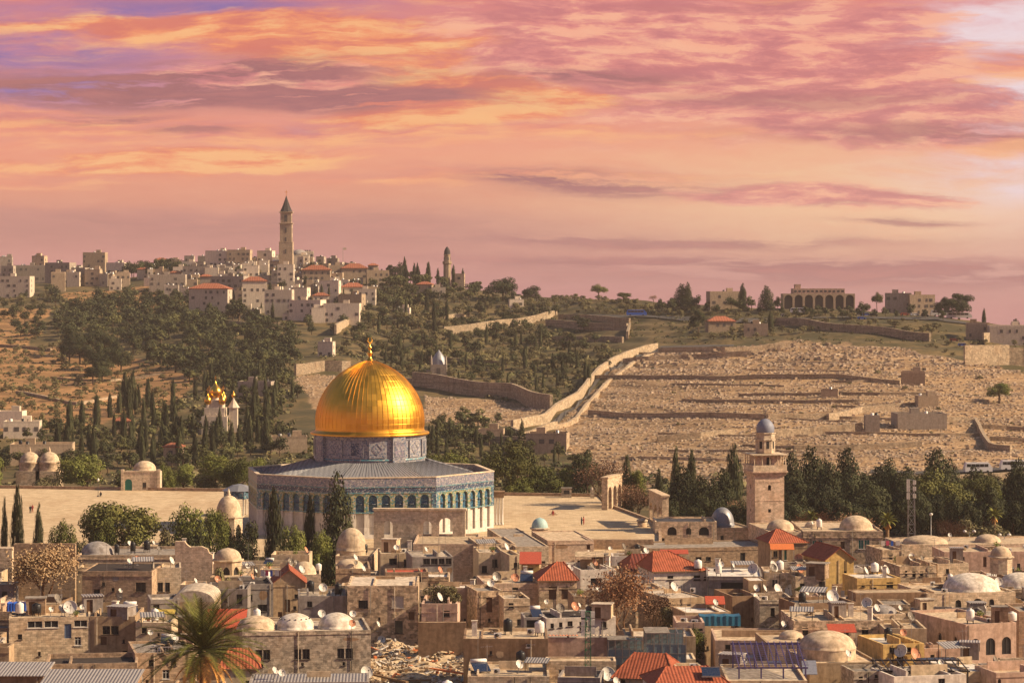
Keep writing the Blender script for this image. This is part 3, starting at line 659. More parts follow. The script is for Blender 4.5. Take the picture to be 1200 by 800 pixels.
    dr = MB(); dr.lathe([(11.75, 13.6), (11.75, 14.9)], 64, m=0); dr.lathe([(11.9, 14.9), (11.9, 15.2), (11.7, 15.22)], 64, m=1); dr.lathe([(11.7, 15.22), (11.7, 19.2)], 64, m=0); dr.lathe([(11.85, 19.2), (11.85, 20.0)], 64, m=2)
    D = dr.build('drum', ['tile_grey', 'tile_turq', 'tile_grey'], rt)
    for k in range(16):                                 # panels round the drum: framed windows and lozenges, four buttresses
        an = a0 + math.pi / 8 + k * math.pi / 8; loc = (11.72 * math.cos(an), 11.72 * math.sin(an), 0); p = MB()
        if k % 4 == 0:
            p.box(-1.5, 1.5, -.55, .3, 13.6, 20.0); p.box(-1.1, 1.1, -.62, -.555, 15.6, 19.0, 1); p.build('buttress', ['tile_grey', 'tile_violet'], rt, loc, an + math.pi / 2)
        else:
            f = MB(); f.box(-1.75, 1.75, -.16, .3, 15.5, 19.05, 0)
            if k % 2: f.lathe([(1.25, 0), (1.25, .06), (.95, .08)], 4, (0, 0, 0), 1, False); nv = [(x, -.17 - z, 17.27 + y * 1.15) for x, y, z in f.v[-12:]]; f.v[-12:] = nv
            else: f.box(-.85, .85, -.20, -.163, 16.0, 18.6, 2)
            f.build('drum_panel', ['tile_grey', 'tile_violet', 'tile_navy'], rt, loc, an + math.pi / 2)
    dm = MB(); prof = []
    pr = [(12.55, 19.95), (12.65, 20.2), (12.5, 20.42), (11.75, 20.5), (11.55, 20.9)]
    sh = [(11.50, 21.5), (11.58, 22.6), (11.50, 24.0), (11.22, 25.5), (10.72, 27.0), (9.98, 28.5), (9.0, 30.0), (7.8, 31.4), (6.4, 32.7), (4.8, 33.8), (3.2, 34.65), (1.7, 35.2), (.6, 35.5), (.01, 35.55)]
    def smooth(p, k=3):
        for _ in range(k):
            p = [p[0]] + [((a[0] * .75 + b[0] * .25), (a[1] * .75 + b[1] * .25)) if j == 0 else ((a[0] * .25 + b[0] * .75), (a[1] * .25 + b[1] * .75)) for a, b in zip(p, p[1:]) for j in (0, 1)] + [p[-1]]
        return p
    prof = smooth(sh, 2); dm.lathe(pr, 96); dm.lathe([pr[-1]] + prof, 96); d_ = dm.build('dome', 'gold', rt)
    rb = MB(); nr = 64
    for k in range(nr):
        a = 2 * math.pi * k / nr; pts = [(r * math.cos(a), r * math.sin(a), z) for r, z in prof if r > (.7 if k % 2 == 0 else 2.6)][::2]
        for p, q in zip(pts, pts[1:]): rb.tube(p, q, .075, n=4, caps=False)
    kind(rb.build('dome_rib', 'gold', d_), 'stuff')
    fi = MB(); fi.lathe([(.95, 35.2), (.6, 35.8), (.28, 36.2), (.28, 36.5), (.55, 36.8), (.6, 37.1), (.28, 37.5), (.2, 37.8), (.42, 38.05), (.42, 38.3), (.16, 38.6), (.1, 39.2)], 14)
    for i in range(14):                                  # the crescent, an almost closed ring
        t0, t1 = R(-75 + 25 * i * .93 - 75), 0; 
    ring = [(.46 * math.cos(R(110 + i * 20)), 0, 39.75 + .55 * math.sin(R(110 + i * 20))) for i in range(17)]
    fi.path(ring, lambda t: .05 + .10 * math.sin(math.pi * t), 6); fi.build('finial', 'gold_plain', rt)
octagon()
def onion(r, h, n=12):                                  # pointed bulb profile
    return [(r * .62, 0), (r * .9, h * .12), (r, h * .27), (r * .93, h * .42), (r * .7, h * .57), (r * .42, h * .68), (r * .2, h * .8), (r * .09, h * .9), (.02, h)]
def porch(label, px, py, d, w, h, m1, cat='porch'):      # flat-roofed columned porch
    x, y, z = W(px, py, d); rt = thing('columned_porch', label, cat, (x, y, 0)); mb = MB()
    mb.box(-w / 2, w / 2, 0, 3.2, h - 1.1, h); mb.box(-w / 2 - .15, w / 2 + .15, -.15, 3.35, h, h + .2); mb.build('roof', m1, rt)
    for i in range(4):
        for j in (0, 1):
            c = MB(); c.lathe([(.3, 0), (.3, .3), (.2, .35), (.2, h - 1.4), (.34, h - 1.15), (.34, h - 1.102)], 10); c.build('column', 'marble', rt, (-w / 2 + .35 + (w - .7) * i / 3, .4 + 2.4 * j, 0))
porch('small dark columned porch beside the sunlit shrine side', 583.5, 600, 566., 2.6, 7.0, 'plaster_brown')
def small_kiosk():
    x, y, z = W(280.5, 600, 590.); rt = thing('prayer_pavilion', 'low blue canopied pavilion beyond the stone domed kiosk', 'pavilion', (x, y, 0)); mb = MB()
    mb.prism([(3.6 * math.cos(i * math.pi / 4 + .39), 3.6 * math.sin(i * math.pi / 4 + .39)) for i in range(8)], 3.9, 5.6); mb.build('canopy', 'tile_blue', rt)
    mb = MB(); mb.lathe([(3.9, 0), (1.6, 1.2), (.01, 1.5)], 8, (0, 0, 5.6), sm=False); mb.build('roof', 'lead', rt)
    for i in range(8): c = MB(); c.lathe([(.22, 0), (.16, .3), (.16, 3.6), (.3, 3.9)], 8); c.build('column', 'marble', rt, (3.2 * math.cos(i * math.pi / 4 + .39), 3.2 * math.sin(i * math.pi / 4 + .39), 0))
small_kiosk()
def stone_kiosk(label, px, ytop, d, r, hb, hd, m='stone_pale', dm='dome_plaster', n=6, z0=0., openings=True, finial=True, name='domed_kiosk'):
    x = (px - CX) / F * d; rt = thing(name, label, 'kiosk', (x, d, z0)); mb = MB()
    for i in range(n):
        a = -math.pi / 2 + (i + .5) * 2 * math.pi / n; b = a + 2 * math.pi / n; p, q = Vector((r * math.cos(a), r * math.sin(a), 0)), Vector((r * math.cos(b), r * math.sin(b), 0))
        l = (q - p).length; u = (q - p) / l; nn = Vector((-u.y, u.x, 0))
        wallface(mb, p, u, nn, l, hb, [(l * .2, l * .8, .02, hb * .78, 2)] if openings else [], 0, .35)
    mb.build('wall', m, rt)
    if openings: c = MB(); c.prism([(r * .86 * math.cos(-math.pi / 2 + (i + .5) * 2 * math.pi / n), r * .86 * math.sin(-math.pi / 2 + (i + .5) * 2 * math.pi / n)) for i in range(n)], .02, hb - .05); c.build('door', 'hole_shade', rt)  # dark core fills the kiosk, standing in for its shaded inside
    e = MB(); e.lathe([(r + .05, 0), (r + .35, .12), (r + .35, .3), (r * .98, .34)], n, (0, 0, hb - .02), sm=False, ph=-math.pi / 2 + math.pi / n); e.build('cornice', m, rt)
    f = MB(); rr = r * .93; f.lathe([(rr, 0)] + [(rr * math.cos(math.pi / 2 * i / 10) ** .85, hd * math.sin(math.pi / 2 * i / 10)) for i in range(1, 10)] + [(.03, hd * 1.06)], 28, (0, 0, hb + .3)); dd = f.build('dome', dm, rt)
    if finial: g = MB(); g.lathe([(.28, -.1), (.42, .25), (.2, .5), (.3, .75), (.14, 1.0), (.02, 1.5)], 8, (0, 0, hb + .3 + hd)); g.build('finial', m, rt)
    return rt
stone_kiosk('honey stone kiosk with tall pointed dome in front of the plaza', 268, 571, 524., 2.75, 5.3, 4.1)
stone_kiosk('open arched stone kiosk with cream dome behind leafy shrub', 267, 642, 452., 2.5, 3.6, 1.9, 'plaster_cream', 'dome_plaster', 8, .6, True, False)
stone_kiosk('small round shrine with pale teal dome at the plaza front', 632.5, 608, 520., 1.75, 2.2, 1.9, 'stone_pale', 'dome_teal', 8, 1.2, True, False)
def green_door_house():                                  # at the plaza's far edge
    d = 662.; x0, x1 = (143.5 - CX) / F * d, (186 - CX) / F * d; w = x1 - x0; rt = thing('domed_house', 'square stone house with low dome and green arched door', 'shrine', ((x0 + x1) / 2, d, 0)); mb = MB(); h = 4.6
    wallface(mb, (-w / 2, 0, 0), (1, 0, 0), (0, 1, 0), w, h, [(.6, 2.4, .02, 2.9, 1), (5.0, 6.0, .3, 2.0, 0)]); mb.face([(w / 2, 0, 0), (w / 2, 6, 0), (w / 2, 6, h), (w / 2, 0, h)]); mb.face([(-w / 2, 0, 0), (-w / 2, 6, 0), (-w / 2, 6, h), (-w / 2, 0, h)])
    mb.face([(-w / 2, 6, 0), (w / 2, 6, 0), (w / 2, 6, h), (-w / 2, 6, h)]); mb.face([(-w / 2, 0, h), (w / 2, 0, h), (w / 2, 6, h), (-w / 2, 6, h)])
    for sx in (-1, 1): mb.box(sx * w / 2 - .35, sx * w / 2 + .35, -.2, .6, 0, h + .7)
    mb.box(-w / 2 + .36, w / 2 - .36, -.12, .4, h, h + .35); mb.build('wall', 'stone_pale', rt)
    f = MB(); f.lathe([(2.9, 0), (2.9, .5)] + [(2.85 * math.cos(math.pi / 2 * i / 9), .5 + 2.2 * math.sin(math.pi / 2 * i / 9)) for i in range(10)], 28, (.6, 3, h)); f.build('dome', 'dome_plaster', rt)
    g = MB(); g.box(-w / 2 + .6, -w / 2 + 2.4, .2, .25, .02, 2.9); g.build('door', 'shutter_green', rt); g = MB(); g.box(-w / 2 + 5., -w / 2 + 6., .2, .25, .3, 2.); g.build('window', 'glass_dark', rt)
green_door_house()
# ------------------------------------------------------------------ arcades at the plaza's stairs
def arcade(label, p, q, h, th, n, m='stone', z0=0., top=.35, arches=None, hh=.72):
    p, q = Vector((p[0], p[1], 0)), Vector((q[0], q[1], 0)); l = (q - p).length; rz = math.atan2(q.y - p.y, q.x - p.x)
    rt = thing('stone_arcade', label, 'arcade', (p.x, p.y, z0), rz); mb = MB(); b = l / n
    hs = arches or [(b * i + b * .16, b * (i + 1) - b * .16, .02, h * hh, 1) for i in range(n)]
    wallface(mb, (0, 0, 0), (1, 0, 0), (0, 1, 0), l, h, hs, 0, th); wallface(mb, (0, th, 0), (1, 0, 0), (0, -1, 0), l, h, hs, 0, .01)
    for u in (0, l): mb.face([(u, 0, 0), (u, th, 0), (u, th, h), (u, 0, h)])
    mb.build('wall', m, rt); c = MB(); c.box(-.2, l + .2, -.2, th + .2, h, h + top); c.build('cornice', m, rt)
    return rt
d1 = 514.
arcade('wide stone arcade in front of the octagonal shrine', W(438, 600, d1)[:2], W(545, 600, d1 - 1)[:2], 7.6, 1.3, 4, 'stone_pale', 0., .4, [(1.9, 3.7, .02, 5.6, 1), (9.6, 11.3, .02, 5.6, 1), (12.7, 15.4, .02, 6.2, 1)])
arcade('tall narrow stone arcade at the top of the plaza stairs', W(712, 600, 604)[:2], W(729, 600, 616)[:2], 7.2, 1.4, 3, 'stone')
arcade('thick stone arcade among bare bushes beside the plaza', W(760.5, 600, 575)[:2], W(776, 600, 558)[:2], 8.2, 1.4, 3, 'stone', -1.5)
# ------------------------------------------------------------------ people, plaza furniture
def person(px, py, d, label, z0=0., cm='cloth_dark', sit=False, turn=0., group=None):
    x, y, _ = W(px, py, d); rt = thing('person', label, 'person', (x, y, z0), turn, group)
    me = bpy.data.meshes.new('body'); k = .45 if sit else .9
    J = [(0, 0, k), (0, 0, k + .28), (0, 0, k + .52), (0, 0, k + .60), (0, -.02, k + .72), (0, -.02, k + .82)]; rad = [.17, .15, .19, .07, .11, .08]; E = [(0, 1), (1, 2), (2, 3), (3, 4), (4, 5)]
    for s in (-1, 1):
        b = len(J); J += [(s * .20, 0, k + .50), (s * .25, -.03, k + .22), (s * .24, -.12, k)]; rad += [.075, .055, .045]; E += [(2, b), (b, b + 1), (b + 1, b + 2)]
        b = len(J)
        J += ([(s * .1, 0, k - .05), (s * .12, -.42, k), (s * .12, -.45, .06), (s * .12, -.58, .04)] if sit else [(s * .1, 0, k - .05), (s * .11, -.04 * s, .48), (s * .12, .05 * s, .07), (s * .12, .05 * s - .14, .04)]); rad += [.11, .085, .055, .045]; E += [(0, b), (b, b + 1), (b + 1, b + 2), (b + 2, b + 3)]
    me.from_pydata(J, E, []); me.materials.append(MATS[cm]); o = put('body', me, rt); md = o.modifiers.new('skin', 'SKIN')
    for i, r in enumerate(rad): me.skin_vertices[0].data[i].radius = (r, r)
    me.skin_vertices[0].data[0].use_root = True; o.modifiers.new('sub', 'SUBSURF').render_levels = 1
    f = MB(); f.lathe([(.01, -.10), (.07, -.06), (.09, .02), (.06, .09), (.01, .11)], 8, (0, -.055, k + .74)); f.build('face', 'skin', rt)
    h = MB(); h.lathe([(.115, -.02), (.115, .05), (.08, .12), (.01, .14)], 8, (0, .0, k + .76)); h.build('hair', 'cloth_dark', rt)
    return rt
person(35.5, 600, dz(601, 0), 'person in dark clothes walking on the plaza beside cypress', group=None)
person(38.0, 600, dz(600, 0), 'person in red top walking on the plaza behind another', cm='cloth_red')
person(681.5, 600, dz(615, 0), 'person in dark coat standing at the middle of the plaza', turn=1.)
person(684.0, 600, dz(614.5, 0), 'person in red coat standing close to a dark coated one', cm='cloth_red', turn=-2.)
person(118.0, 585, dz(582, 0), 'person sitting on the plaza beside a small lamp stand', sit=True)
person(648.0, 600, dz(604, 0), 'person sitting on a stone step in the open plaza', sit=True, cm='cloth_red')
def stub(label, px, py, kindname, mk):
    x, y, _ = W(px, py, dz(py, 0)); rt = thing(kindname, label, 'plaza furniture', (x, y, 0)); mk(rt)
def well(rt):
    m = MB(); m.lathe([(1.0, 0), (1.0, 1.1), (.8, 1.15), (.7, .6)], 14); m.build('well_ring', 'stone', rt); c = MB(); c.lathe([(1.2, 1.2), (1.2, 1.5), (.01, 1.9)], 14); c.build('cover', 'stone_pale', rt)
stub('round stone well head near the plaza corner', 752.5, 617, 'well_head', well)
def step(rt): m = MB(); m.box(-.9, .9, -.3, .5, 0, .25); m.box(-.5, .5, 0, .5, .253, .5); m.build('block', 'stone', rt)
stub('two stepped stone block in the open plaza', 648.6, 603.2, 'stone_step', step)
def lampst(rt): m = MB(); m.lathe([(.3, 0), (.3, .2), (.07, .3), (.05, 3.6)], 8); m.build('post', 'metal_dark', rt); k = MB(); k.lathe([(.05, 3.6), (.28, 3.9), (.3, 4.2), (.02, 4.5)], 8); k.build('lamp_head', 'frame_white', rt)
stub('thin lamp stand at the back of the sunny plaza', 115, 581.5, 'lamp_post', lampst)
def booth(rt): m = MB(); m.box(-1.2, 1.2, 0, 2, 0, 2.2); m.box(-1.35, 1.35, -.1, 2.1, 2.203, 2.4, 1); m.build('cabin', ['stone_grey', 'roof_grey'], rt); g = MB(); g.box(-.7, .7, -.05, -.003, .9, 1.8); g.build('window', 'glass_dark', rt)
stub('grey guard booth at the far corner of the plaza', 664, 583, 'guard_booth', booth)
def post2(rt): m = MB(); m.box(-.45, .45, 0, .9, 0, 2.0); m.lathe([(.6, 0), (.3, .5), (.01, .8)], 8, (0, .45, 2.0)); m.build('pillar', 'stone_grey', rt)
stub('squat grey stone pillar next to the guard booth', 694, 583.5, 'stone_pillar', post2)
# ------------------------------------------------------------------ minaret
def minaret():
    d = 548.; x = (898.5 - CX) / F * d; s = 35.5 / F * d / 2; rt = thing('minaret', 'square stone minaret with balcony and small blue grey dome', 'minaret', (x, d + s, -2.), R(11)); zz = lambda py: CZ - (py - HY) / F * d + 2.
    Z1, Z2, Z3, Z4 = zz(557), zz(533), zz(508), zz(489); mb = MB()
    for k in range(4):
        a = k * math.pi / 2; U = Vector((math.cos(a), math.sin(a), 0)); N = Vector((-U.y, U.x, 0)); wallface(mb, -U * s - N * s, U, N, 2 * s, Z1, [(s - .35, s + .35, Z1 * .78, Z1 * .86, 1), (s - .3, s + .3, Z1 * .45, Z1 * .5, 0)], 0, .4)
    for z in (.33, .62, .9): mb.box(-s - .05, s + .05, -s - .05, s + .05, Z1 * z, Z1 * z + .18)
    for i in range(3): e = .22 * (i + 1); mb.box(-s - e, s + e, -s - e, s + e, Z1 + i * .32, Z1 + i * .32 + .30)
    mb.build('shaft', 'stone_pink', rt); zb = Z1 + .96; e = s + .45
    b = MB(); b.box(-e, e, -e, e, zb, zb + .2)
    for k in range(4):
        for sx in (-1, 1): pass
    for (x0, x1, y0, y1) in ((-e, e, -e, -e + .12), (-e, e, e - .12, e), (-e, -e + .12, -e + .12, e - .12), (e - .12, e, -e + .12, e - .12)): b.box(x0, x1, y0, y1, zb + .2, zb + 1.2)
    b.build('balcony', 'stone_pale', rt)
    c = MB(); c.box(-s * .82, s * .82, -s * .82, s * .82, zb + .2, Z2); 
    for k in range(4): pass
    c.build('gallery_core', 'stone_pink', rt)
    dk = MB(); dk.box(-.5, .5, -s * .82 - .04, -s * .82 - .003, zb + .3, Z2 - .5); dk.build('door', 'hole_shade', rt)
    for i in range(5):
        for j in range(5):
            if i in (0, 4) or j in (0, 4): p = MB(); p.lathe([(.14, 0), (.11, .2), (.11, Z2 - zb - .5), (.2, Z2 - zb - .3)], 6); p.build('pillar', 'stone_pale', rt, (-e + .25 + (2 * e - .5) * i / 4, -e + .25 + (2 * e - .5) * j / 4, zb + .2))
    r = MB(); r.prism([(-e - .25, -e - .25), (e + .25, -e - .25), (e + .25, e + .25), (-e - .25, e + .25)], Z2 - .05, Z2 + .15); r.build('canopy_roof', 'stone_pale', rt)
    u = MB(); ru = 11.6 / F * d; u.lathe([(ru, Z2 + .25), (ru, Z3 - 1.6), (ru + .2, Z3 - 1.5), (ru + .2, Z3 - 1.2), (ru * .97, Z3 - 1.15), (ru * .97, Z3 - .2), (ru + .15, Z3 - .1), (ru + .15, Z3 + .15)], 8, sm=False, ph=.39); u.build('upper_shaft', 'stone_pale', rt)
    for a in (-math.pi / 2, -math.pi / 4, -3 * math.pi / 4):
        w_ = MB(); w_.box(-.3, .3, -.03, .1, (Z2 + Z3) / 2 - 1.0, (Z2 + Z3) / 2 + .5); w_.build('window', 'hole_shade', rt, (ru * .925 * math.cos(a), ru * .925 * math.sin(a), 0), a + math.pi / 2)
    dm = MB(); rd = ru * .93; hd = Z4 - Z3 - .5
    dm.lathe([(rd * .95, 0), (rd * 1.0, hd * .25), (rd * .93, hd * .5), (rd * .72, hd * .74), (rd * .4, hd * .92), (.03, hd)], 24, (0, 0, Z3 + .15)); dm.build('dome', 'lead_blue', rt)
    f = MB(); f.lathe([(.2, 0), (.1, .3), (.18, .6), (.04, .9), (.03, 1.6)], 6, (0, 0, Z4 - .5)); f.build('finial', 'metal_dark', rt)
minaret()
# ------------------------------------------------------------------ the old town's houses, far rows first
Hs = house
Hs('long brown courtyard wall behind the bare orange tree', 16, 88, 637, 700, 'stone_brown', 'roof_cream', d=455, L=1.4, par=.1, cat='wall', name='courtyard_wall')
Hs('low plain stone wall beside a dark cypress', -30, 14, 642, 668, 'stone', 'roof_pale', d=462, L=3, par=.1, cat='wall', name='courtyard_wall')
Hs('stone house with big grey dome and dishes', 90, 215, 650, 662, 'stone', 'roof_grey', L=16, domes=[(114, .35, 19, 14, 'dome_grey')])
Hs('brown stone house under a flat black roof', 96, 178, 669, 722, 'stone_brown', 'roof_dark', L=13, par=.12, wins=[(159, 682, 171, 693, 'k'), (110, 690, 117, 700, 'h')])
Hs('ochre stone house with twin dark windows', 179, 212, 665, 703, 'stone_pale', 'roof_cream', L=9, wins=[(185, 682, 191, 693, 'k'), (193, 682, 199, 693, 'k')])
Hs('low house under a whitewashed barrel vault', 201, 251, 705, 714, 'stone_brown', d=400, L=11, roof=('vault', 1.7, 'roof_pale'))
Hs('small lilac plaster house with one dark window', 177, 210, 702, 724, 'plaster_grey', 'roof_pale', L=7, wins=[(180, 708, 187, 716, 'k')])
Hs('tall stone facade with a row of white windows', 12, 105, 723, 776, 'stone', 'roof_cream', L=12, par=.2, wins=[(33, 727, 50, 735, 'w'), (52, 727, 68, 735, 'w'), (75, 731, 83, 748, 'b'), (86, 727, 101, 735, 'w'), (45, 763, 48, 768, 'h'), (22, 742, 27, 748, 'h')], left=((3, 2., 1., 1.4, 'k'),))
Hs('tan plaster house with paired brown windows', 105.5, 158, 722, 776, 'plaster_tan', 'roof_dark', L=11, wins=[(120, 733, 129, 743, 'k'), (130, 733, 139, 743, 'k')])
Hs('shed under a short dull corrugated roof', -20, 50, 792, 800, 'plaster_brown', d=331, L=7, roof=('shed', .7, 'corrugated'))
Hs('shed under a long bright corrugated roof', 49, 156, 803, 810, 'plaster_brown', d=318, L=7.5, roof=('shed', .8, 'corrugated'))
Hs('brown stone house behind the corrugated sheds', 54, 160, 777, 798, 'stone_brown', 'roof_dark', d=343, L=10, par=.6)
Hs('house with faded red sheet roof behind the palm', 242, 284, 736, 760, 'plaster_tan', d=385, L=6, roof=('shed', 2.0, 'red_sheet'))
Hs('house with bright orange tiled hip roof by the palm', 258, 303, 783, 800, 'plaster_cream', d=345, L=8, roof=('hip', 2.2, 2.5))
Hs('plaster terrace house with white roof edges', 159, 201, 729, 752, 'plaster_cream', 'roof_white', L=8, par=.6, wins=[(166, 735, 172, 742, 'k')])
Hs('brown stone terrace with white railing below it', 159, 226, 764, 798, 'stone_brown', 'roof_grey', d=350, L=12, par=.3, wins=[(175, 772, 181, 780, 'k'), (200, 772, 206, 780, 'k')])
Hs('grey flat roofed house beneath the open kiosk', 240, 290, 690, 712, 'plaster_grey', 'roof_dark', L=10, wins=[(277, 696, 284, 708, 'h')])
Hs('stone base carrying the cream domed kiosk', 246, 290, 676, 690, 'stone_brown', 'roof_cream', d=446, L=14, par=.1)
Hs('long stone house with three white roof domes', 285, 434, 739, 793, 'stone_grey', 'roof_pale', d=361, L=14, par=.35, wins=[(300, 760, 308, 772, 'k'), (309, 760, 317, 772, 'k'), (345, 760, 353, 772, 'k'), (354.5, 760, 363, 772, 'k'), (395, 760, 403, 772, 'k'), (404.5, 760, 413, 772, 'k'), (353, 776, 356, 780, 'h'), (401, 776, 404, 780, 'h'), (306, 776, 309, 780, 'h')],
   domes=[(307, .42, 23, 14, 'dome_plaster'), (352, .42, 22.5, 16, 'dome_white', 0, 1), (401, .42, 21.5, 16, 'dome_white')])
Hs('grey ledge house below the three white domes', 292, 432, 799, 808, 'plaster_grey', 'corrugated', d=336, L=8, par=.05)
Hs('gabled plaster house with dark red tiled roof', 320, 358, 683, 720, 'plaster_tan', d=427, L=9, roof=('gable', 2.1), wins=[(334, 702, 340, 717, 'n'), (345, 696, 349, 701, 'h')])
Hs('small stone house with one cream dome', 343, 376, 673, 700, 'stone', 'roof_cream', d=441, L=10, domes=[(359, .45, 14, 14, 'dome_plaster')])
Hs('dark flat house next to the gabled one', 284, 320, 684, 712, 'plaster_grey', 'roof_dark', L=10, wins=[(302, 708, 313, 716, 'k'), (290, 696, 296, 703, 'k')])
Hs('grey plaster house behind the three white domes', 350, 406, 698, 735, 'plaster_grey', 'roof_pale', L=10, wins=[(360, 704, 366, 711, 'k')])
Hs('square rough stone house with closed white shutter', 407, 490, 686, 754, 'stone_rough', 'roof_pale', d=402, L=14, par=.15, wins=[(420, 703, 431, 712, 'l'), (459, 698, 473, 712, 's'), (463, 727, 472, 742, 'k')], right=((3, 3, 1.1, 1.6, 'k'),))
Hs('cream plaster house with two dark windows', 446, 483, 648, 670, 'plaster_cream', 'roof_pale', L=9, wins=[(456, 654, 465, 661, 'k'), (473, 655, 481, 664, 'k')])
Hs('grey house with a window strip under pale roof', 483.5, 531, 652, 676, 'plaster_grey', 'roof_pale', d=456, L=11, par=.25, wins=[(496, 654, 504, 661, 'k'), (505, 654, 513, 661, 'k'), (514, 654, 521, 661, 'k'), (522, 654, 529, 661, 'k')])
Hs('brown house topped by a band of red tiles', 452, 502, 670, 690, 'stone_brown', 'red_sheet', d=431, L=6, par=.3, wins=[(488, 676, 494, 683, 'h')])
Hs('stone house with a great ochre dome', 393, 436, 651, 668, 'stone', 'roof_cream', d=472, L=15, domes=[(410, .45, 18, 25, 'dome_plaster', .8)])
Hs('stone house with a shallow ochre dome', 394, 434, 666, 686, 'stone_brown', 'roof_cream', d=446, L=12, domes=[(413, .5, 16, 9, 'dome_plaster')])
Hs('wide blank stone hall at the plaza front', 484, 560, 637, 674, 'stone_pink', 'roof_cream', d=495, L=20, par=.3, wins=[(496, 641, 502, 646, 'h')])
Hs('low pale hall between shrine arcade and yellow house', 560, 604, 637, 648, 'stone', 'roof_cream', d=492, L=14, par=.3)
Hs('pale plaster house below the roof garden', 494, 536, 707, 731, 'plaster_pink', 'roof_grey', d=398, L=11, par=.5, wins=[(520, 715, 527, 722, 'k')])
Hs('long brown plaster wall over the rubble lot', 490, 546, 729, 752, 'plaster_brown', 'roof_cream', d=385, L=1.2, par=.05, cat='wall', name='plaster_wall')
Hs('brown plaster block with pale sunlit roof', 543, 642, 748, 776, 'plaster_brown', 'roof_cream', d=357, L=11, yaw=.01, par=.12, wins=[(617, 754, 622, 758, 'w')])
Hs('low cluttered pale roof below the brown block', 548, 644, 792, 803, 'stone', 'roof_cream', d=342, L=13.5, yaw=.01, par=.3)
Hs('rough stone tower with one tall brown window', 559, 589, 692, 744, 'stone_rough', 'roof_grey', d=409, L=9, yaw=13, par=.5, wins=[(570, 700, 577, 717, 'n'), (572, 724, 575, 728, 'h')])
Hs('narrow sunlit stone house joined to the tower', 590.5, 621, 701, 746, 'stone', 'roof_pale', d=404, L=9, wins=[(596, 706, 602, 712, 'k'), (606, 725, 612, 733, 'k')])
Hs('yellow plaster house with one grilled window', 561, 591, 647, 686, 'plaster_cream', 'roof_pale', d=464, L=11, yaw=6, wins=[(577, 655, 583, 664, 'l')])
Hs('bright yellow house end beside the grilled window', 591.5, 603, 650, 684, 'plaster_yellow', 'roof_white', d=462, L=9)
Hs('low stone house with a pink roof edge', 568, 634, 683, 705, 'stone_pink', 'roof_cream', d=425, L=12, wins=[(600, 688, 607, 694, 'h')])
Hs('flat pink stone hall facing the open plaza', 642, 696, 633, 660, 'stone_pink', 'roof_cream', d=498, L=20, par=.15)
Hs('cream stone base below the teal domed shrine', 604, 643, 640, 660, 'stone', 'roof_grey', d=490, L=38, par=.2, wins=[(614, 646, 619, 651, 'h')])
Hs('tiny yellow house under a red lean to roof', 611, 632, 661, 684, 'plaster_yellow', d=447, L=6, roof=('shed', 1.4, 'red_sheet'), wins=[(619, 665, 625, 672, 'k')])
Hs('cream house end with a small dark window', 597, 610.6, 650, 676, 'plaster_cream', 'roof_cream', d=456, L=9, wins=[(602, 659, 608, 665, 'k')])
Hs('rough stone house under steep orange hip roof', 632, 676, 680, 722, 'stone_rough', d=423, L=9, roof=('hip', 2.6, 1.0, .8), wins=[(658, 688, 666, 702, 'n'), (643, 687, 652, 702, 'n')])
Hs('white house beneath the straw coloured roof canopy', 680, 722, 667, 698, 'plaster_white', 'roof_grey', d=440, L=12, par=.7, wins=[(692, 677, 705, 685, 'k')])
Hs('brown stone house below the white canopy house', 672, 745, 698, 724, 'stone_brown', 'roof_grey', L=8, wins=[(700, 705, 705, 711, 'h')])
Hs('white house under the large red hip roof', 766, 829, 669, 693, 'plaster_white', d=437, L=11, roof=('hip', 2.9, 2.5, -2.0), wins=[(782, 674, 789, 679, 'k'), (813, 674, 821, 680, 'k'), (784, 681, 791, 691, 'n'), (825, 676, 828, 680, 'k')])
Hs('stone house with dark red roof beside white house', 738, 782, 669, 690, 'stone_brown', d=447, L=12, roof=('hip', 2.4, 4., 0, 'tiles_dark'), wins=[(746, 674, 751, 680, 'h')])
Hs('tan corner house with windows along its shaded side', 783, 826, 700, 724, 'plaster_tan', 'roof_pale', d=405, L=12, yaw=20, par=.15, wins=[(805, 706, 815, 712, 'k'), (816, 706, 822, 712, 'k')], left=((2.5, .9, 1., 1.5, 'k'), (6., .9, 1., 1.5, 'k'), (9.5, .9, 1., 1.5, 'k')))
Hs('tall rough stone house behind the rust coloured tree', 722, 782, 690, 738, 'stone_rough', 'roof_grey', d=424, L=8, wins=[(731, 700, 736, 707, 'h'), (747, 706, 751, 714, 'k'), (755, 718, 759, 726, 'k'), (765, 706, 769, 713, 'k'), (741, 724, 745, 731, 'k')])
Hs('long dark stone hall under the lead dome', 760, 905, 641, 672, 'stone_brown', 'roof_grey', d=506, L=14, par=.3, wins=[(868, 648, 874, 658, 'h'), (815, 652, 822, 657, 'h'), (827, 652, 833, 657, 'h'), (838, 653, 846, 659, 'h'), (790, 647, 795, 653, 'h')])
Hs('arcaded stone hall between plaza and minaret', 768, 840, 611, 642, 'stone', 'roof_cream', d=546, L=12, par=.3, wins=[(782, 617, 793, 627, 'h', 1), (804, 618, 810, 626, 'h', 1), (819, 617, 831, 627, 'h', 1), (812, 632, 816, 638, 'h')])
Hs('pale stone hall with ribbed lead dome', 836, 882, 618, 640, 'stone', 'roof_cream', d=552, L=12, par=.3, domes=[(853.5, .5, 14, 20, 'lead', .3)])
Hs('low retaining wall along the plaza front', 676, 766, 632, 648, 'stone_brown', 'roof_cream', d=514, L=1.5, par=.05, cat='wall', name='retaining_wall')
Hs('grey house with a row of roof dishes', 828, 893, 675, 700, 'plaster_grey', 'roof_white', d=427, L=14, par=.2, wins=[(845, 682, 876, 694, 'h')])
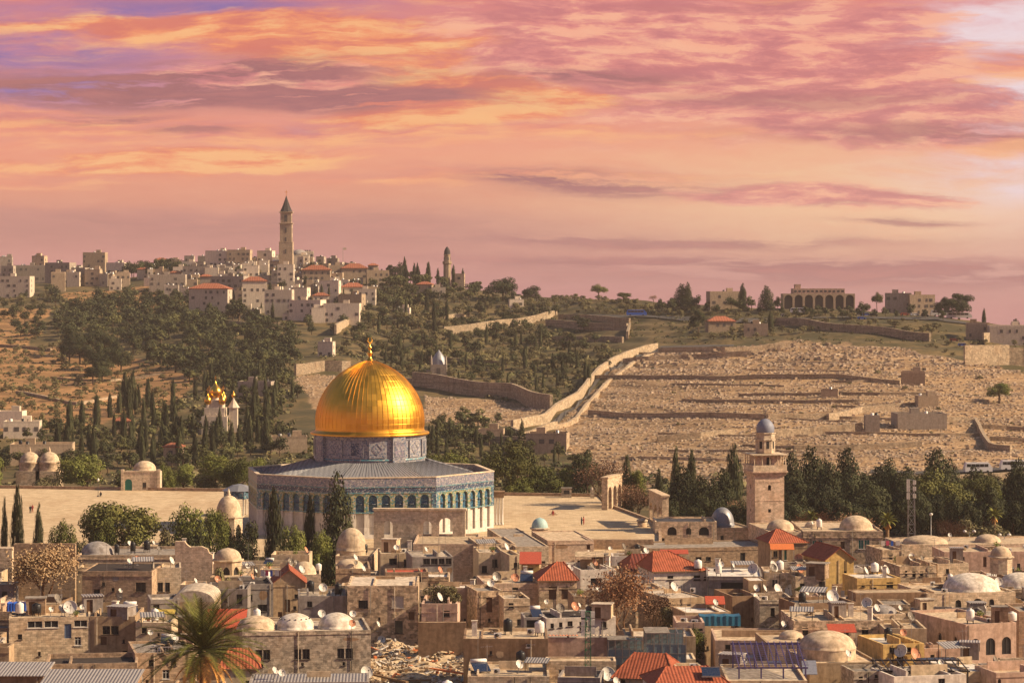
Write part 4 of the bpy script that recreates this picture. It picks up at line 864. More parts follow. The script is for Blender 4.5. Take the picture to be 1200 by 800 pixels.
Hs('small tan roof room under three dishes', 877, 898, 680, 706, 'plaster_tan', 'roof_white', d=420, L=5, par=.1)
Hs('brown plaster block with a sunken roof', 858, 890, 698, 736, 'plaster_brown', 'roof_grey', d=411, L=10, yaw=12, par=1.0)
Hs('stone house with grey walls right of sunken roof', 890, 932, 703, 740, 'stone_grey', 'roof_cream', d=405, L=10, wins=[(903, 712, 908, 722, 'h'), (918, 710, 924, 718, 'k')])
Hs('flat workshop with a two tone pale roof', 803, 857, 717, 728, 'plaster_tan', 'roof_white', d=388, L=8, par=.1)
Hs('wide low house with pale roof by the purple pergola', 838, 945, 750, 764, 'plaster_pink', 'roof_cream', d=364, L=13, par=.15, wins=[(850, 755, 856, 761, 'h')])
Hs('low white house with dark roof and small windows', 640, 722, 723, 744, 'plaster_white', 'roof_dark', d=380, L=9, par=.15, wins=[(645, 729, 649, 735, 'k'), (655, 728, 659, 734, 'k'), (665, 727, 671, 733, 'k'), (679, 728, 688, 733, 'k'), (679, 735, 687, 739, 'k'), (705, 729, 711, 736, 'k')])
Hs('dark shuttered shop beside the low white house', 614, 640, 723, 738, 'plaster_grey', 'roof_dark', d=381, L=6, wins=[(617, 726, 637, 736, 'h')])
Hs('long pale plaster wall with broken tile coping', 642.5, 720, 747, 774, 'plaster_pink', 'roof_cream', d=360, L=.7, par=.04, cat='wall', name='plaster_wall')
Hs('low tan wall under the pale plaster wall', 640, 722, 774, 790, 'stone', 'roof_cream', d=348, L=4, par=.2, wins=[(655, 784, 660, 789, 'w'), (692, 784, 698, 789, 'w')], cat='wall', name='garden_wall')
Hs('cream house under the striped red tile roof', 720, 788, 795, 803, 'plaster_cream', d=331, L=9, yaw=-14, roof=('hip', 2.7, 4.), wins=[(728, 793, 733, 800, 'k')])
Hs('house with a broad red roof carrying a solar panel', 768, 858, 805, 810, 'plaster_white', d=318, L=10, yaw=6, roof=('hip', 1.9, 5.))
Hs('rough stone house with green shutters and cream dome', 941, 1035, 622, 655, 'stone_rough', 'roof_cream', d=508, L=22, par=.25, wins=[(952, 633, 957, 642, 'g'), (959, 633, 964, 642, 'g'), (985, 634, 990, 643, 'n'), (1006, 632, 1012, 643, 'g'), (1013, 632, 1019, 643, 'g')], domes=[(1003, .3, 19.5, 15, 'dome_plaster'), (953, .5, 10, 6, 'dome_plaster')])
Hs('low house with small cream dome under the minaret', 903, 940.5, 623, 640, 'stone', 'roof_cream', d=508, L=20, par=.2, domes=[(920, .35, 16, 11, 'dome_plaster')])
Hs('small tan house with red hip roof below minaret', 902, 946, 636, 656, 'plaster_tan', d=481, L=9, roof=('hip', 2.2, .6, -.8), wins=[(919, 643, 922, 656, 'g'), (906, 645, 911, 652, 'k')])
Hs('mustard gabled house with red tiled roof', 967, 1001, 655, 682, 'plaster_yellow', d=456, L=11, yaw=14, roof=('gable', 1.9), left=((3, .8, 4.5, 1.8, 'h'),))
Hs('bright yellow house with pink laundry', 1004, 1056, 677, 694, 'plaster_yellow', 'roof_white', d=428, L=8, par=.2, wins=[(1039, 682, 1047, 689, 'k'), (1009, 683, 1013, 687, 'h')])
Hs('dark plaster wall in front of the yellow house', 1002, 1096, 694, 708, 'plaster_brown', 'roof_cream', d=409, L=5, par=.1)
Hs('stone house with one dark doorway and old dishes', 932, 968, 675, 700, 'stone', 'roof_cream', d=434, L=10, wins=[(960, 681, 967, 691, 'h'), (937, 683, 943, 689, 'k')])
Hs('stone house with a dark red roof sheet', 896, 932, 671, 700, 'stone', 'roof_pale', d=437, L=10, wins=[(905, 679, 911, 686, 'h')])
Hs('low brown house with a green roof edge', 932, 1004, 706, 716, 'plaster_brown', 'roof_grey', d=395, L=8)
Hs('rough stone house behind the big cream dome', 930, 1036, 727, 768, 'stone_rough', 'roof_cream', d=373, L=13, par=.3, wins=[(1010, 735, 1018, 744, 'k'), (1020, 745, 1026, 752, 'h'), (940, 735, 947, 744, 'h')])
Hs('long pink hall with flat pale roof', 1106, 1230, 646, 674, 'plaster_pink', 'roof_cream', d=470, L=10, par=.15, wins=[(1120, 652, 1130, 655, 'h'), (1152, 652, 1156, 664, 'n'), (1192, 660, 1196, 668, 'k')])
Hs('long stone hall with a low brown dome', 1056, 1240, 637, 648, 'stone', 'roof_cream', d=488, L=14, par=.2, domes=[(1161, .4, 15, 8, 'dome_plaster'), (1085, .3, 26, 8, 'dome_plaster')])
Hs('old stone house with a jumble of roof walls', 1054, 1098, 663, 684, 'stone_rough', 'roof_cream', d=446, L=11, par=.6, wins=[(1060, 668, 1063, 674, 'h'), (1069, 669, 1073, 676, 'h'), (1078, 669, 1082, 675, 'k')])
Hs('stone house with stepped pale roof near pink hall', 1098, 1136, 660, 682, 'stone', 'roof_pale', d=450, L=11, wins=[(1108, 666, 1112, 672, 'h')])
Hs('pink roofed stone hall beside the lattice mast', 1034, 1060, 644, 665, 'stone_rough', 'roof_cream', d=475, L=10, wins=[(1042, 650, 1046, 656, 'h')])
Hs('stone hall with a wide whitewashed dome', 1085, 1192, 694, 716, 'stone', 'roof_cream', d=410, L=14, par=.25, wins=[(1119, 702, 1126, 713, 'h', 1), (1140, 701, 1152, 713, 'h', 1), (1160, 702, 1166, 711, 'h', 1)], domes=[(1147, .42, 33, 18, 'dome_white')])
Hs('domed stone house at the end of the pink hall', 1166, 1240, 690, 702, 'stone', 'roof_pale', d=427, L=16, domes=[(1192, .5, 24, 15, 'dome_white')])
Hs('pink corner building with tall pointed arched windows', 1130, 1193, 730, 780, 'plaster_pink', 'roof_cream', d=371, L=17, yaw=19, par=.4, wins=[(1136.5, 747, 1147.5, 762, 'k', 1), (1155, 747, 1166.5, 767, 'k', 1), (1175, 746.5, 1186.5, 767, 'k', 1)], left=((3, 2.0, 1.0, 3.0, 'k', 2), (7.6, 2.0, 1.0, 3.0, 'k', 2), (12.4, 1.9, 1.0, 3.2, 'k', 2)))
Hs('brown stone house behind the arched corner building', 1194, 1240, 716, 770, 'stone_brown', 'roof_grey', d=384, L=10)
Hs('tan terrace building with a big cream dome', 948, 1032, 776, 803, 'plaster_tan', 'roof_cream', d=336, L=13, par=.25, domes=[(976, .5, 33, 18, 'dome_plaster', 1.3)], wins=[(1012, 786, 1017, 791, 'h'), (1020, 780, 1026, 787, 'h')])
Hs('brown terrace house behind the purple pergola', 898, 946, 752, 778, 'plaster_tan', 'roof_cream', d=352, L=10, par=.3, domes=[(930, .6, 14, 8, 'dome_plaster')])
Hs('small grey domed house among the roof dishes', 1020, 1062, 719, 736, 'stone', 'roof_grey', d=384, L=10, domes=[(1040, .4, 17, 9, 'dome_grey')])
Hs('yellow plaster house between grey dome and arches', 1034, 1084, 754, 776, 'plaster_yellow', 'roof_white', d=352, L=10, wins=[(1042, 758, 1049, 764, 'h'), (1062, 758, 1068, 764, 'k')])
Hs('cream house beside the arched corner building', 1036, 1086, 736, 752, 'plaster_cream', 'roof_cream', d=368, L=10, wins=[(1044, 742, 1050, 748, 'h')])
Hs('house under a bright white flat roof', 1124, 1170, 786, 803, 'plaster_cream', 'roof_white', d=330, L=13, yaw=16, par=.06)
Hs('pink house with a small arched window', 1166, 1240, 787, 805, 'plaster_pink', 'roof_cream', d=326, L=7, wins=[(1168, 794, 1172, 800, 'k', 1)])
Hs('white walled courtyard house inside the black pergola', 1046, 1134, 791, 805, 'plaster_white', 'roof_grey', d=324, L=8, wins=[(1100, 795, 1108, 802, 'k')])
Hs('stone courtyard wall with pipes near black pergola', 1000, 1046, 786, 805, 'stone_grey', 'roof_grey', d=328, L=6, wins=[(1006, 792, 1011, 797, 'h'), (1025, 790, 1029, 795, 'h')])
Hs('cream house at the foot of the purple pergola', 852, 946, 797, 806, 'plaster_cream', 'roof_pale', d=322, L=14, par=.35)
def profile_wall(label, pts, d, th, m, cat='wall', name='stone_wall'):       # thick wall whose top follows the given outline
    w = [W(x, y, d) for x, y in pts]; x0 = w[0][0]; z0 = -9.; rt = thing(name, label, cat, (x0, d, z0)); mb = MB()
    top = [(p[0] - x0, p[2] - z0) for p in w]
    for (a, b), (c, e) in zip(top, top[1:]):
        mb.face([(a, 0, 0), (c, 0, 0), (c, 0, e), (a, 0, b)]); mb.face([(c, th, 0), (a, th, 0), (a, th, b), (c, th, e)]); mb.face([(a, 0, b), (c, 0, e), (c, th, e), (a, th, b)], 1)
    for (a, b) in (top[0], top[-1]): mb.face([(a, 0, 0), (a, th, 0), (a, th, b), (a, 0, b)])
    mb.build('wall', [m, 'roof_cream'], rt)
profile_wall('tall stepped pink stone wall beside the cream kiosk', [(205, 634), (216, 634), (219, 638), (223, 641), (236, 640), (243, 643), (245, 648), (249, 650)], 462, 1.2, 'stone_pink')
# ------------------------------------------------------------------ filler houses in the gaps
FILL_M = ['stone', 'stone', 'stone_brown', 'stone_rough', 'stone_grey', 'plaster_tan', 'plaster_cream', 'plaster_pink', 'plaster_grey', 'stone_pink', 'plaster_white', 'plaster_brown']
FILL_N = {'stone': 'honey stone', 'stone_brown': 'brown stone', 'stone_rough': 'rough stone', 'stone_grey': 'grey stone', 'plaster_tan': 'tan plaster', 'plaster_cream': 'cream plaster', 'plaster_pink': 'pink plaster', 'plaster_grey': 'grey plaster', 'stone_pink': 'pink stone', 'plaster_white': 'white plaster', 'plaster_brown': 'brown plaster'}
MAIN = list(HOUSES)
RES = [(490, 546, 676, 708, 396), (432, 562, 735, 815, 402), (548, 648, 768, 815, 342), (700, 770, 660, 745, 395), (745, 830, 722, 775, 350), (895, 925, 480, 640, 540), (860, 950, 750, 806, 336), (1028, 1140, 770, 806, 336), (940, 1035, 742, 806, 350), (15, 92, 635, 700, 420), (1060, 1076, 560, 630, 480), (240, 290, 640, 680, 450), (388, 440, 612, 670, 470), (640, 722, 745, 790, 340), (245, 290, 570, 612, 545)]
def filler():
    n = 0
    for _ in range(12000):
        if n >= 115: break
        d = rnd.uniform(318, 500); w = rnd.uniform(3.0, 9) if n > 30 else rnd.uniform(6, 11); L = rnd.uniform(3.5, 9); z = rnd.choice([1.2, 2., 2.8, 3.4]) + rnd.uniform(-.4, .4)
        px = rnd.uniform(-30, 1230); hw = w / 2 * F / d; yt = HY + (CZ - z) / d * F; x0, x1 = px - hw, px + hw
        X0, X1 = (x0 - CX) / F * d, (x1 - CX) / F * d
        if d > 470 and 700 > px: continue
        if any(H[6] - .6 < X1 and H[7] + .6 > X0 and H[8] - .6 < d + L and H[9] + .6 > d for H in HOUSES): continue
        if any(H[5] > d and H[1] < x1 - 1 and H[2] > x0 + 1 and yt < H[4] - 1 for H in MAIN): continue
        if any(q[4] > d and q[0] < x1 and q[1] > x0 and yt < q[3] for q in RES): continue
        m = rnd.choice(FILL_M); wi = []
        for k in range(rnd.randint(1, 3)): a = x0 + (x1 - x0) * (.15 + .3 * k); wi.append((a, yt + 7, a + rnd.uniform(5, 8), yt + 7 + rnd.uniform(7, 11), rnd.choice('kkhwnl')))
        near = min(MAIN, key=lambda H: (H[6] + H[7] - X0 - X1) ** 2 / 4 + (H[5] - d) ** 2)
        lb = 'small %s house %s the %s' % (FILL_N[m], 'in front of' if near[5] > d else 'behind', near[0])
        lb = ' '.join(lb.split()[:16])
        house(lb, x0, x1, yt, yt + 5, m, rnd.choice(['roof_cream', 'roof_pale', 'roof_grey', 'roof_white', 'roof_dark']), d=d, L=L, par=rnd.choice([.2, .4, .7]), wins=wi, yaw=rnd.choice([0, 0, 6, -6]), group=lb[:60]); n += 1
filler()
# ------------------------------------------------------------------ things on the roofs
def make_dish(r, mname):
    t = thing('satellite_dish', 'x', 'satellite dish'); m = MB()
    m.lathe([(r * i / 6., r * .36 * (i / 6.) ** 2) for i in range(7)] + [(r * 1.02, r * .37), (r * .98, r * .40)], 20, (0, 0, 0)); nv = [(-z + .1, -x, y) for x, y, z in m.v]
    m.v = [(-a + 0, b, c) for a, b, c in nv]; m.v = [(x * math.cos(.45) - z * math.sin(.45), y, x * math.sin(.45) + z * math.cos(.45) + 1.0 + r * .3) for x, y, z in m.v]
    m.build('reflector', mname, t)
    p = MB(); p.tube((-.15, 0, 0), (-.15, 0, 1.0 + r * .3), .045, n=6); p.tube((-.15, 0, 1. + r * .2), (-.02, 0, 1.0 + r * .3), .05, n=5); p.box(-.35, .05, -.2, .2, 0, .08); p.build('mast', 'metal', t)
    a = MB(); tip = Vector((r * .95 * math.cos(.45), 0, r * .95 * math.sin(.45) + 1.0 + r * .3)); a.tube((r * .3, 0, 1.0 - r * .65), tip, .025, n=4); a.box(tip.x - .08, tip.x + .08, -.06, .06, tip.z - .06, tip.z + .10); a.build('feed_arm', 'metal_dark', t)
    return t
DISH = {}; CNT = {}
def dish(px, py, rp, col='white', az=None):
    r = max(.35, min(1.4, rp / F * 395)); k = (round(r, 1), col); h = 1.0 + r * .5
    s = seat(px, py, h); wall_ = None
    if s is None:
        H = on_wall(px, py)
        if H is None: return
        x, d = (px - CX) / F * (H[5] - .6), H[5] - .55; s = (x, d, CZ - (py - HY) / F * d - h, H); wall_ = True
    x, d, z, H = s; lb = '%s satellite dish on the %s' % ({'white': 'white', 'rust': 'rusty orange', 'grey': 'dull grey'}[col] if r > .75 else 'small ' + col, H[0]); lb = ' '.join(lb.split()[:16])
    az = rnd.uniform(-75, -15) if az is None else az; n = CNT.get(lb, 0); CNT[lb] = n + 1
    if k not in DISH: DISH[k] = o = make_dish(k[0], {'white': 'dish_white', 'rust': 'dish_rust', 'grey': 'roof_grey'}[col]); o.location = (x, d, z); o.rotation_euler = (0, 0, R(az)); o['label'] = lb; o['group'] = lb[:60]
    else: o = dup(DISH[k], (x, d, z), R(az), None, lb, lb[:60])
    if wall_: b = MB(); b.box(-.3, .1, -.05, .05, -.05, -.003); put('bracket', b.mesh('bracket', ['metal_dark']), o)
for q in [(115, 623, 6), (94, 632, 5.5, 'white', -140), (159, 632, 3), (180, 635, 3), (82, 710, 7.5), (73, 711, 5), (67, 700, 6, 'grey'), (127, 715, 8, 'white', -130), (147, 715, 7, 'rust'), (141, 691, 3), (178, 698, 4), (176, 740, 3), (290, 662, 4), (339, 659, 5.5, 'white', -10),
          (426, 665, 4), (443, 730, 4), (322, 784, 4), (330, 787, 4), (429, 786, 7, 'white', -60), (447, 748, 5), (640, 704, 3.5), (679, 708, 3), (757, 644, 4.5), (715, 642, 4), (846, 669, 5), (860, 668, 4), (874, 668, 4), (883, 665, 7, 'white', -120), (886, 688, 4.5), (896, 688, 4.5), (886, 698, 4.5),
          (849, 792, 5), (712, 788, 8), (722, 797, 5), (593, 640, 6, 'white', -20), (731, 640, 6, 'grey'), (845, 660, 4), (906, 662, 8), (936, 653, 6, 'rust', -120), (937, 665, 6, 'rust'), (911, 689, 7), (927, 690, 8, 'white', -120), (975, 697, 8), (1016, 705, 6, 'white', -110), (1038, 666, 6), (925, 603, 6), (977, 601, 6, 'white', -120),
          (918, 730, 4), (1055, 711, 3), (1075, 730, 8, 'rust'), (1056, 761, 7, 'white', -120), (1072, 765, 7, 'rust'), (1113, 626, 3), (926, 713, 5), (1176, 640, 3), (884, 795, 6, 'rust'), (690, 646, 3), (952, 612, 3), (300, 668, 3), (222, 632, 3)]: dish(*q)
def put_on(px, py, h, make, name, lab, cat, rz=0., s=None):
    s = s or seat(px, py, h)
    if s is None: return None
    x, d, z, H = s; lb = ' '.join((lab % H[0]).split()[:16]); key = name + lab
    if key not in PROTO:
        t = thing(name, lb, cat, (x, d, z), rz, lb[:60]); make(t); PROTO[key] = t; return t
    return dup(PROTO[key], (x, d, z), rz, (rnd.uniform(.75, 1.15),) * 2 + (rnd.uniform(.75, 1.1),), lb, lb[:60])
PROTO = {}
def tank_upright(m):
    def f(t):
        b = MB(); b.lathe([(.55, .5), (.6, .6), (.6, 1.7), (.5, 1.9), (.2, 2.0), (.2, 2.1), (.01, 2.12)], 16); b.build('tank', m, t)
        s = MB(); [s.box(x - .04, x + .04, y - .04, y + .04, 0, .5) for x in (-.4, .4) for y in (-.4, .4)]; s.box(-.5, .5, -.5, .5, .44, .498); s.build('stand', 'metal_dark', t)
    return f
def solar_heater(t):
    p = MB(); p.prism([(-1., -1.0), (1., -1.0), (1., .9), (-1., .9)], lambda q: .25 + (q[1] + 1.) * .5, lambda q: .33 + (q[1] + 1.) * .5); p.build('panel', 'solar', t)
    b = MB(); b.tube((-.95, 1.1, 1.45), (.95, 1.1, 1.45), .3, n=14); b.build('tank', 'tank_white', t); s = MB()
    for x in (-.8, .8): s.tube((x, 1.1, 0), (x, 1.1, 1.2), .03, n=4); s.tube((x, -.9, 0), (x, -.9, .3), .03, n=4); s.box(x - .03, x + .03, -.9, 1.1, .0, .06)
    s.box(-.83, .83, .9, .96, 0, .06)
    s.build('stand', 'metal_dark', t)
def ac_unit(t):
    b = MB(); b.box(-.45, .45, -.18, .18, .08, .75); b.build('casing', 'tank_white', t); g = MB(); g.lathe([(.01, 0), (.26, .0), (.27, .03), (.01, .03)], 14, (0, 0, 0)); g.v = [(x - .08, -.20 - z, y + .42) for x, y, z in g.v]; g.build('fan', 'metal_dark', t)
def antenna(t):
    p = MB(); p.tube((0, 0, 0), (0, 0, 4.2), .03, n=5); p.build('pole', 'metal', t); a = MB(); a.tube((-.8, 0, 3.9), (.7, 0, 4.0), .02, n=4)
    for i in range(6): a.tube((-.7 + i * .25, -.4 + i * .03, 3.9), (-.7 + i * .25, .4 - i * .03, 3.9), .012, n=4)
    a.build('aerial', 'metal', t)
def vent(t):
    b = MB(); b.box(-.35, .35, -.35, .35, 0, 2.0); b.build('shaft', 'roof_white', t); c = MB(); c.box(-.45, .45, -.45, .45, 2.0, 2.12); c.build('cap', 'roof_pale', t)
def roof_room(t, m='plaster_cream', rm='roof_pale'):
    b = MB(); wallface(b, (-1.4, -1.2, 0), (1, 0, 0), (0, 1, 0), 2.8, 2.3, [(.4, 1.3, .02, 1.9, 0)], 0, .2); b.face([(1.4, -1.2, 0), (1.4, 1.2, 0), (1.4, 1.2, 2.3), (1.4, -1.2, 2.3)]); b.face([(-1.4, 1.2, 0), (-1.4, -1.2, 0), (-1.4, -1.2, 2.3), (-1.4, 1.2, 2.3)]); b.face([(1.4, 1.2, 0), (-1.4, 1.2, 0), (-1.4, 1.2, 2.3), (1.4, 1.2, 2.3)]); b.build('wall', m, t)
    r = MB(); r.box(-1.55, 1.55, -1.35, 1.35, 2.303, 2.45); r.build('roof', rm, t); d = MB(); d.box(-1.0, -.1, -1.02, -.98, .02, 1.9); d.build('door', 'shutter_brown', t)
def laundry(t, cols=(('frame_white', .6), ('cloth_pink', .5), ('tarp_royal', .4), ('dish_white', .7))):
    p = MB(); p.tube((-1.8, 0, 0), (-1.8, 0, 1.9), .03, n=5); p.build('pole', 'metal', t); p = MB(); p.tube((1.8, 0, 0), (1.8, 0, 1.9), .03, n=5); p.build('pole', 'metal', t)
    l = MB(); l.tube((-1.8, 0, 1.85), (1.8, 0, 1.85), .01, n=4); l.build('line', 'metal', t)
    for i, (c, w) in enumerate(cols):
        m = MB(); x = -1.5 + i * .78; m.prism([(x, -.02), (x + w, -.01), (x + w, .02), (x, .01)], .85 + .1 * (i % 2), 1.84); m.build('cloth', c, t)
def planter(t):
    b = MB(); b.lathe([(.22, 0), (.3, .45), (.26, .45), (.24, .38), (.01, .38)], 10); b.build('pot', 'dish_rust', t); f = MB(); r = random.Random(3)
    for _ in range(90): v = Vector((r.gauss(0, .3), r.gauss(0, .3), .75 + r.gauss(0, .25))); a = Vector((r.gauss(0, 1), r.gauss(0, 1), r.gauss(0, 1))).normalized() * .14; c = a.orthogonal().normalized() * .1; f.face([v - a, v + c, v + a, v - c])
    f.build('foliage', 'leaf_broad', t)
def junk(t):
    r = random.Random(8); b = MB()
    for i in range(9): l, w, a = r.uniform(.5, 1.1), r.uniform(.1, .4), r.uniform(0, 3.1); x, y, z = r.uniform(-.2, .2), r.uniform(-.2, .2), .07 * i; c, s = math.cos(a), math.sin(a); b.prism([(x + u * c - v * s, y + u * s + v * c) for u, v in ((-l, -w), (l, -w), (l, w), (-l, w))], z, z + .068, i % 3)
    b.build('board_heap', ['wood', 'roof_pale', 'plaster_tan'], t)
def leanto(t):
    b = MB(); b.prism([(-1.8, -1.2), (1.8, -1.2), (1.8, 1.2), (-1.8, 1.2)], lambda q: 1.7 + q[1] * .2, lambda q: 1.78 + q[1] * .2); b.build('sheet', 'corrugated', t)
    for x in (-1.6, 1.6):
        for y in (-1., 1.): p = MB(); p.tube((x, y, 0), (x, y, 1.7 + y * .2), .05, n=5); p.build('post', 'metal_dark', t)
for (px, py) in [(427, 642), (466, 626), (716, 636), (747, 642), (137, 642), (1185, 668), (996, 702), (402, 678)]: put_on(px, py, 1.2, tank_upright('tank_black'), 'water_tank', 'black plastic water tank on the %s', 'water tank')
for (px, py) in [(440, 655), (23, 712), (720, 640), (818, 660), (1025, 664), (960, 613), (590, 688), (1050, 640), (1186, 720), (580, 690)]: put_on(px, py, 1.2, tank_upright('tank_white'), 'water_tank', 'white water tank on the %s', 'water tank')
for (px, py) in [(355.5, 717), (384, 714), (397, 715), (372, 716), (480, 640), (833, 656), (997, 714)]: put_on(px, py, 1.0, vent, 'roof_vent', 'tall white vent shaft on the %s', 'vent')
def scatter():
    kinds = [(tank_upright('tank_white'), 'water_tank', 'white water tank on the %s', 'water tank'), (tank_upright('tank_black'), 'water_tank', 'black plastic water tank on the %s', 'water tank'), (solar_heater, 'solar_heater', 'solar water heater on the %s', 'solar heater'),
             (ac_unit, 'air_conditioner', 'white air conditioner on the %s', 'air conditioner'), (antenna, 'roof_antenna', 'thin television antenna on the %s', 'antenna'), (vent, 'roof_vent', 'white vent shaft on the %s', 'vent'), (roof_room, 'roof_shed', 'small cream roof shed on the %s', 'roof shed'), (lambda t: roof_room(t, 'stone_brown', 'roof_grey'), 'roof_shed', 'small brown stone roof shed on the %s', 'roof shed'), (lambda t: roof_room(t, 'plaster_grey', 'corrugated'), 'roof_shed', 'small grey roof shed on the %s', 'roof shed'), (lambda t: laundry(t, (('dish_white', .8), ('frame_white', .3), ('plaster_grey', .6))), 'laundry_line', 'line of pale washing on the %s', 'laundry'), (planter, 'plant_pot', 'potted green plant on the %s', 'plant'), (junk, 'timber_pile', 'untidy pile of boards on the %s', 'pile'), (leanto, 'lean_to_roof', 'low rusty lean to roof on the %s', 'lean-to'), (laundry, 'laundry_line', 'line of coloured washing on the %s', 'laundry')]
    wts = [2.5, 3.5, 3, 8, 11, 3, .9, 1.6, 1.4, .9, 4, 4, 2.5, .4]
    for H in HOUSES:
        w, L = H[7] - H[6], H[9] - H[8]; rt = H[11]
        names = [c.name.split('.')[0] for c in rt.children]
        if H[5] > 485 or w < 3 or L < 5 or 'gable_wall' in names or any(len(c.data.materials) == 3 or 'tiles' in c.data.materials[0].name or 'sheet' in c.data.materials[0].name for c in rt.children if c.name.startswith('roof')): continue
        if any(q in H[0] for q in ('pergola', 'ledge', 'corrugated', 'courtyard', 'square rough', 'plaster wall')): continue
        dm = [c for c in rt.children if c.name.startswith('dome')]
        used = []
        for i in range(min(9, int(w * L / 15) + 1)):
            x, d = rnd.uniform(H[6] + .9, H[7] - .9), rnd.uniform(H[8] + 1.0, H[9] - 1.5)
            if any((x - rt.location.x - c.location.x) ** 2 + (d - rt.location.y - c.location.y) ** 2 < (c.dimensions.x / 2 + .9) ** 2 for c in dm): continue
            if any((x - a) ** 2 + (d - b) ** 2 < 4 for a, b in used): continue
            used.append((x, d)); k = rnd.choices(kinds, wts)[0]
            if rnd.random() < .30: py = HY + (CZ - H[10] - 1.3) / d * F; dish(CX + x / d * F, py, rnd.uniform(3, 6), rnd.choice(['white', 'white', 'white', 'grey', 'rust']))
            else: put_on(0, 0, 0, *k, rz=rnd.uniform(-.4, .4), s=(x, d, H[10], H))
bpy.context.view_layer.update()
scatter()
# ------------------------------------------------------------------ awnings, pergolas, mast, greenhouse, rubble
def awning(label, x0, x1, y0, y1, d, m, run=2.2, name='awning', post=True):
    a, b = W(x0, y1, d), W(x1, y1, d); t_ = W(x0, y0, d + run); rt = thing(name, label, 'awning', (a[0], d, 0)); w = b[0] - a[0]; zf = lambda q: lerp(a[2], t_[2], q[1] / run)
    s = MB(); s.prism([(0, 0), (w, 0), (w, run), (0, run)], zf, lambda q: zf(q) + .08); s.build('sheet', m, rt)
    for x in (.1, w - .1):
        if post: p = MB(); p.tube((x, .1, -6), (x, .1, a[2]), .05, n=5); p.build('post', 'metal', rt)
awning('red sheet awning over the blue tarpaulin', 827, 850, 698.5, 708, 392, 'red_sheet'); awning('red sheet awning on the rough stone terrace', 971, 1004, 731, 741, 366, 'red_sheet', 2.6); awning('orange awning above the green door by the minaret', 903, 931, 637, 644, 478, 'orange_sheet', 1.6)
awning('small red canopy on poles above the hip roof', 774, 807, 644, 649, 452, 'red_sheet', 2.2); awning('straw coloured canopy on poles above a white house', 674, 708, 646, 652.5, 446, 'roof_cream', 3.4); awning('dull yellow canopy beside the palm', 177, 204, 714, 722, 396, 'yellow_sheet', 2.)
awning('black cloth canopy hung over the brown facade', 57, 158, 772, 778, 352, 'roof_dark', 2.4); awning('green blue ribbed sheet leaning by the cream dome', 941, 958, 774, 790, 331, 'lead_blue', 1.8, post=False)
def box_thing(name, label, cat, x0, x1, y0, y1, d, dep, m, part='body'):
    a, b = W(x0, y1, d), W(x1, y0, d); rt = thing(name, label, cat, (a[0], d, a[2])); mb = MB(); n = 14; w, h = b[0] - a[0], b[2] - a[2]
    P = lambda u, v: (u * w, -.10 * abs(math.sin(u * 19)) * (1 - v) + .06 * math.sin(u * 47), v * h - .12 * v * abs(math.sin(u * 9.4)))
    for i in range(n):
        for j in range(3): mb.face([P(i / n, j / 3), P((i + 1) / n, j / 3), P((i + 1) / n, (j + 1) / 3), P(i / n, (j + 1) / 3)], 0, False)
        p, q = P(i / n, 1), P((i + 1) / n, 1); mb.face([p, q, (q[0], dep, q[2]), (p[0], dep, p[2])])
    mb.face([(w, 0, 0), (w, dep, 0), (w, dep, h - .1), P(1, 1)]); mb.face([(0, 0, 0), (0, dep, 0), (0, dep, h - .1), P(0, 1)]); mb.build(part, m, rt)
    f = MB(); [f.tube((x, .15, -4), (x, .15, h), .04, n=5) for x in (.1, w - .1)]; f.tube((0, .1, h * .9), (w, .1, h * .9), .03, n=5); f.build('frame', 'metal', rt)
box_thing('tarpaulin', 'teal blue tarpaulin stall below the red awning', 'tarpaulin', 820, 868, 721, 733, 381, 3., 'tarp_blue', 'cover'); box_thing('tarpaulin', 'royal blue tarpaulin heap beside white windows', 'tarpaulin', 8, 31, 706, 716, 381, 2., 'tarp_royal', 'cover')
def pergola(label, x0, x1, y0, y1, d, run, m, n=9, k=6, zlow=-2., slats=True):
    a, b, t_ = W(x0, y1, d), W(x1, y1, d), W(x0, y0, d + run); z = a[2]; w = b[0] - a[0]; rt = thing('pergola', label, 'pergola', (a[0], d, zlow)); h = z - zlow; dz_ = (t_[2] - z)
    for i in range(4):
        for yy in (0, run): p = MB(); p.box(-.09, .09, -.09, .09, 0, h + dz_ * (yy > 0) - .1); p.build('post', m, rt, (w * i / 3., yy, 0))
    bm = MB(); bm.box(-.3, w + .3, -.07, .07, h - .1, h + .1); bm.build('beam', m, rt); bm = MB(); bm.box(-.3, w + .3, run - .07, run + .07, h + dz_ - .1, h + dz_ + .1); bm.build('beam', m, rt)
    r = MB()
    for i in range(n): x = w * i / (n - 1); r.prism([(x - .06, -.4), (x + .06, -.4), (x + .06, run + .4), (x - .06, run + .4)], lambda q: h + .102 + dz_ * q[1] / run, lambda q: h + .22 + dz_ * q[1] / run)
    for j in range(k): y = run * (j + .5) / k; zc = h + .222 + dz_ * y / run; r.box(-.4, w + .4, y - .05, y + .05, zc, zc + .06)
    r.build('lattice', m, rt)
pergola('purple painted timber pergola over a roof terrace', 866, 944, 754, 782, 326, 9., 'purple_paint', 12, 12, .3); pergola('black steel pergola over a white courtyard', 1032, 1134, 773, 786, 328, 7., 'metal_dark', 12, 3, -2.)
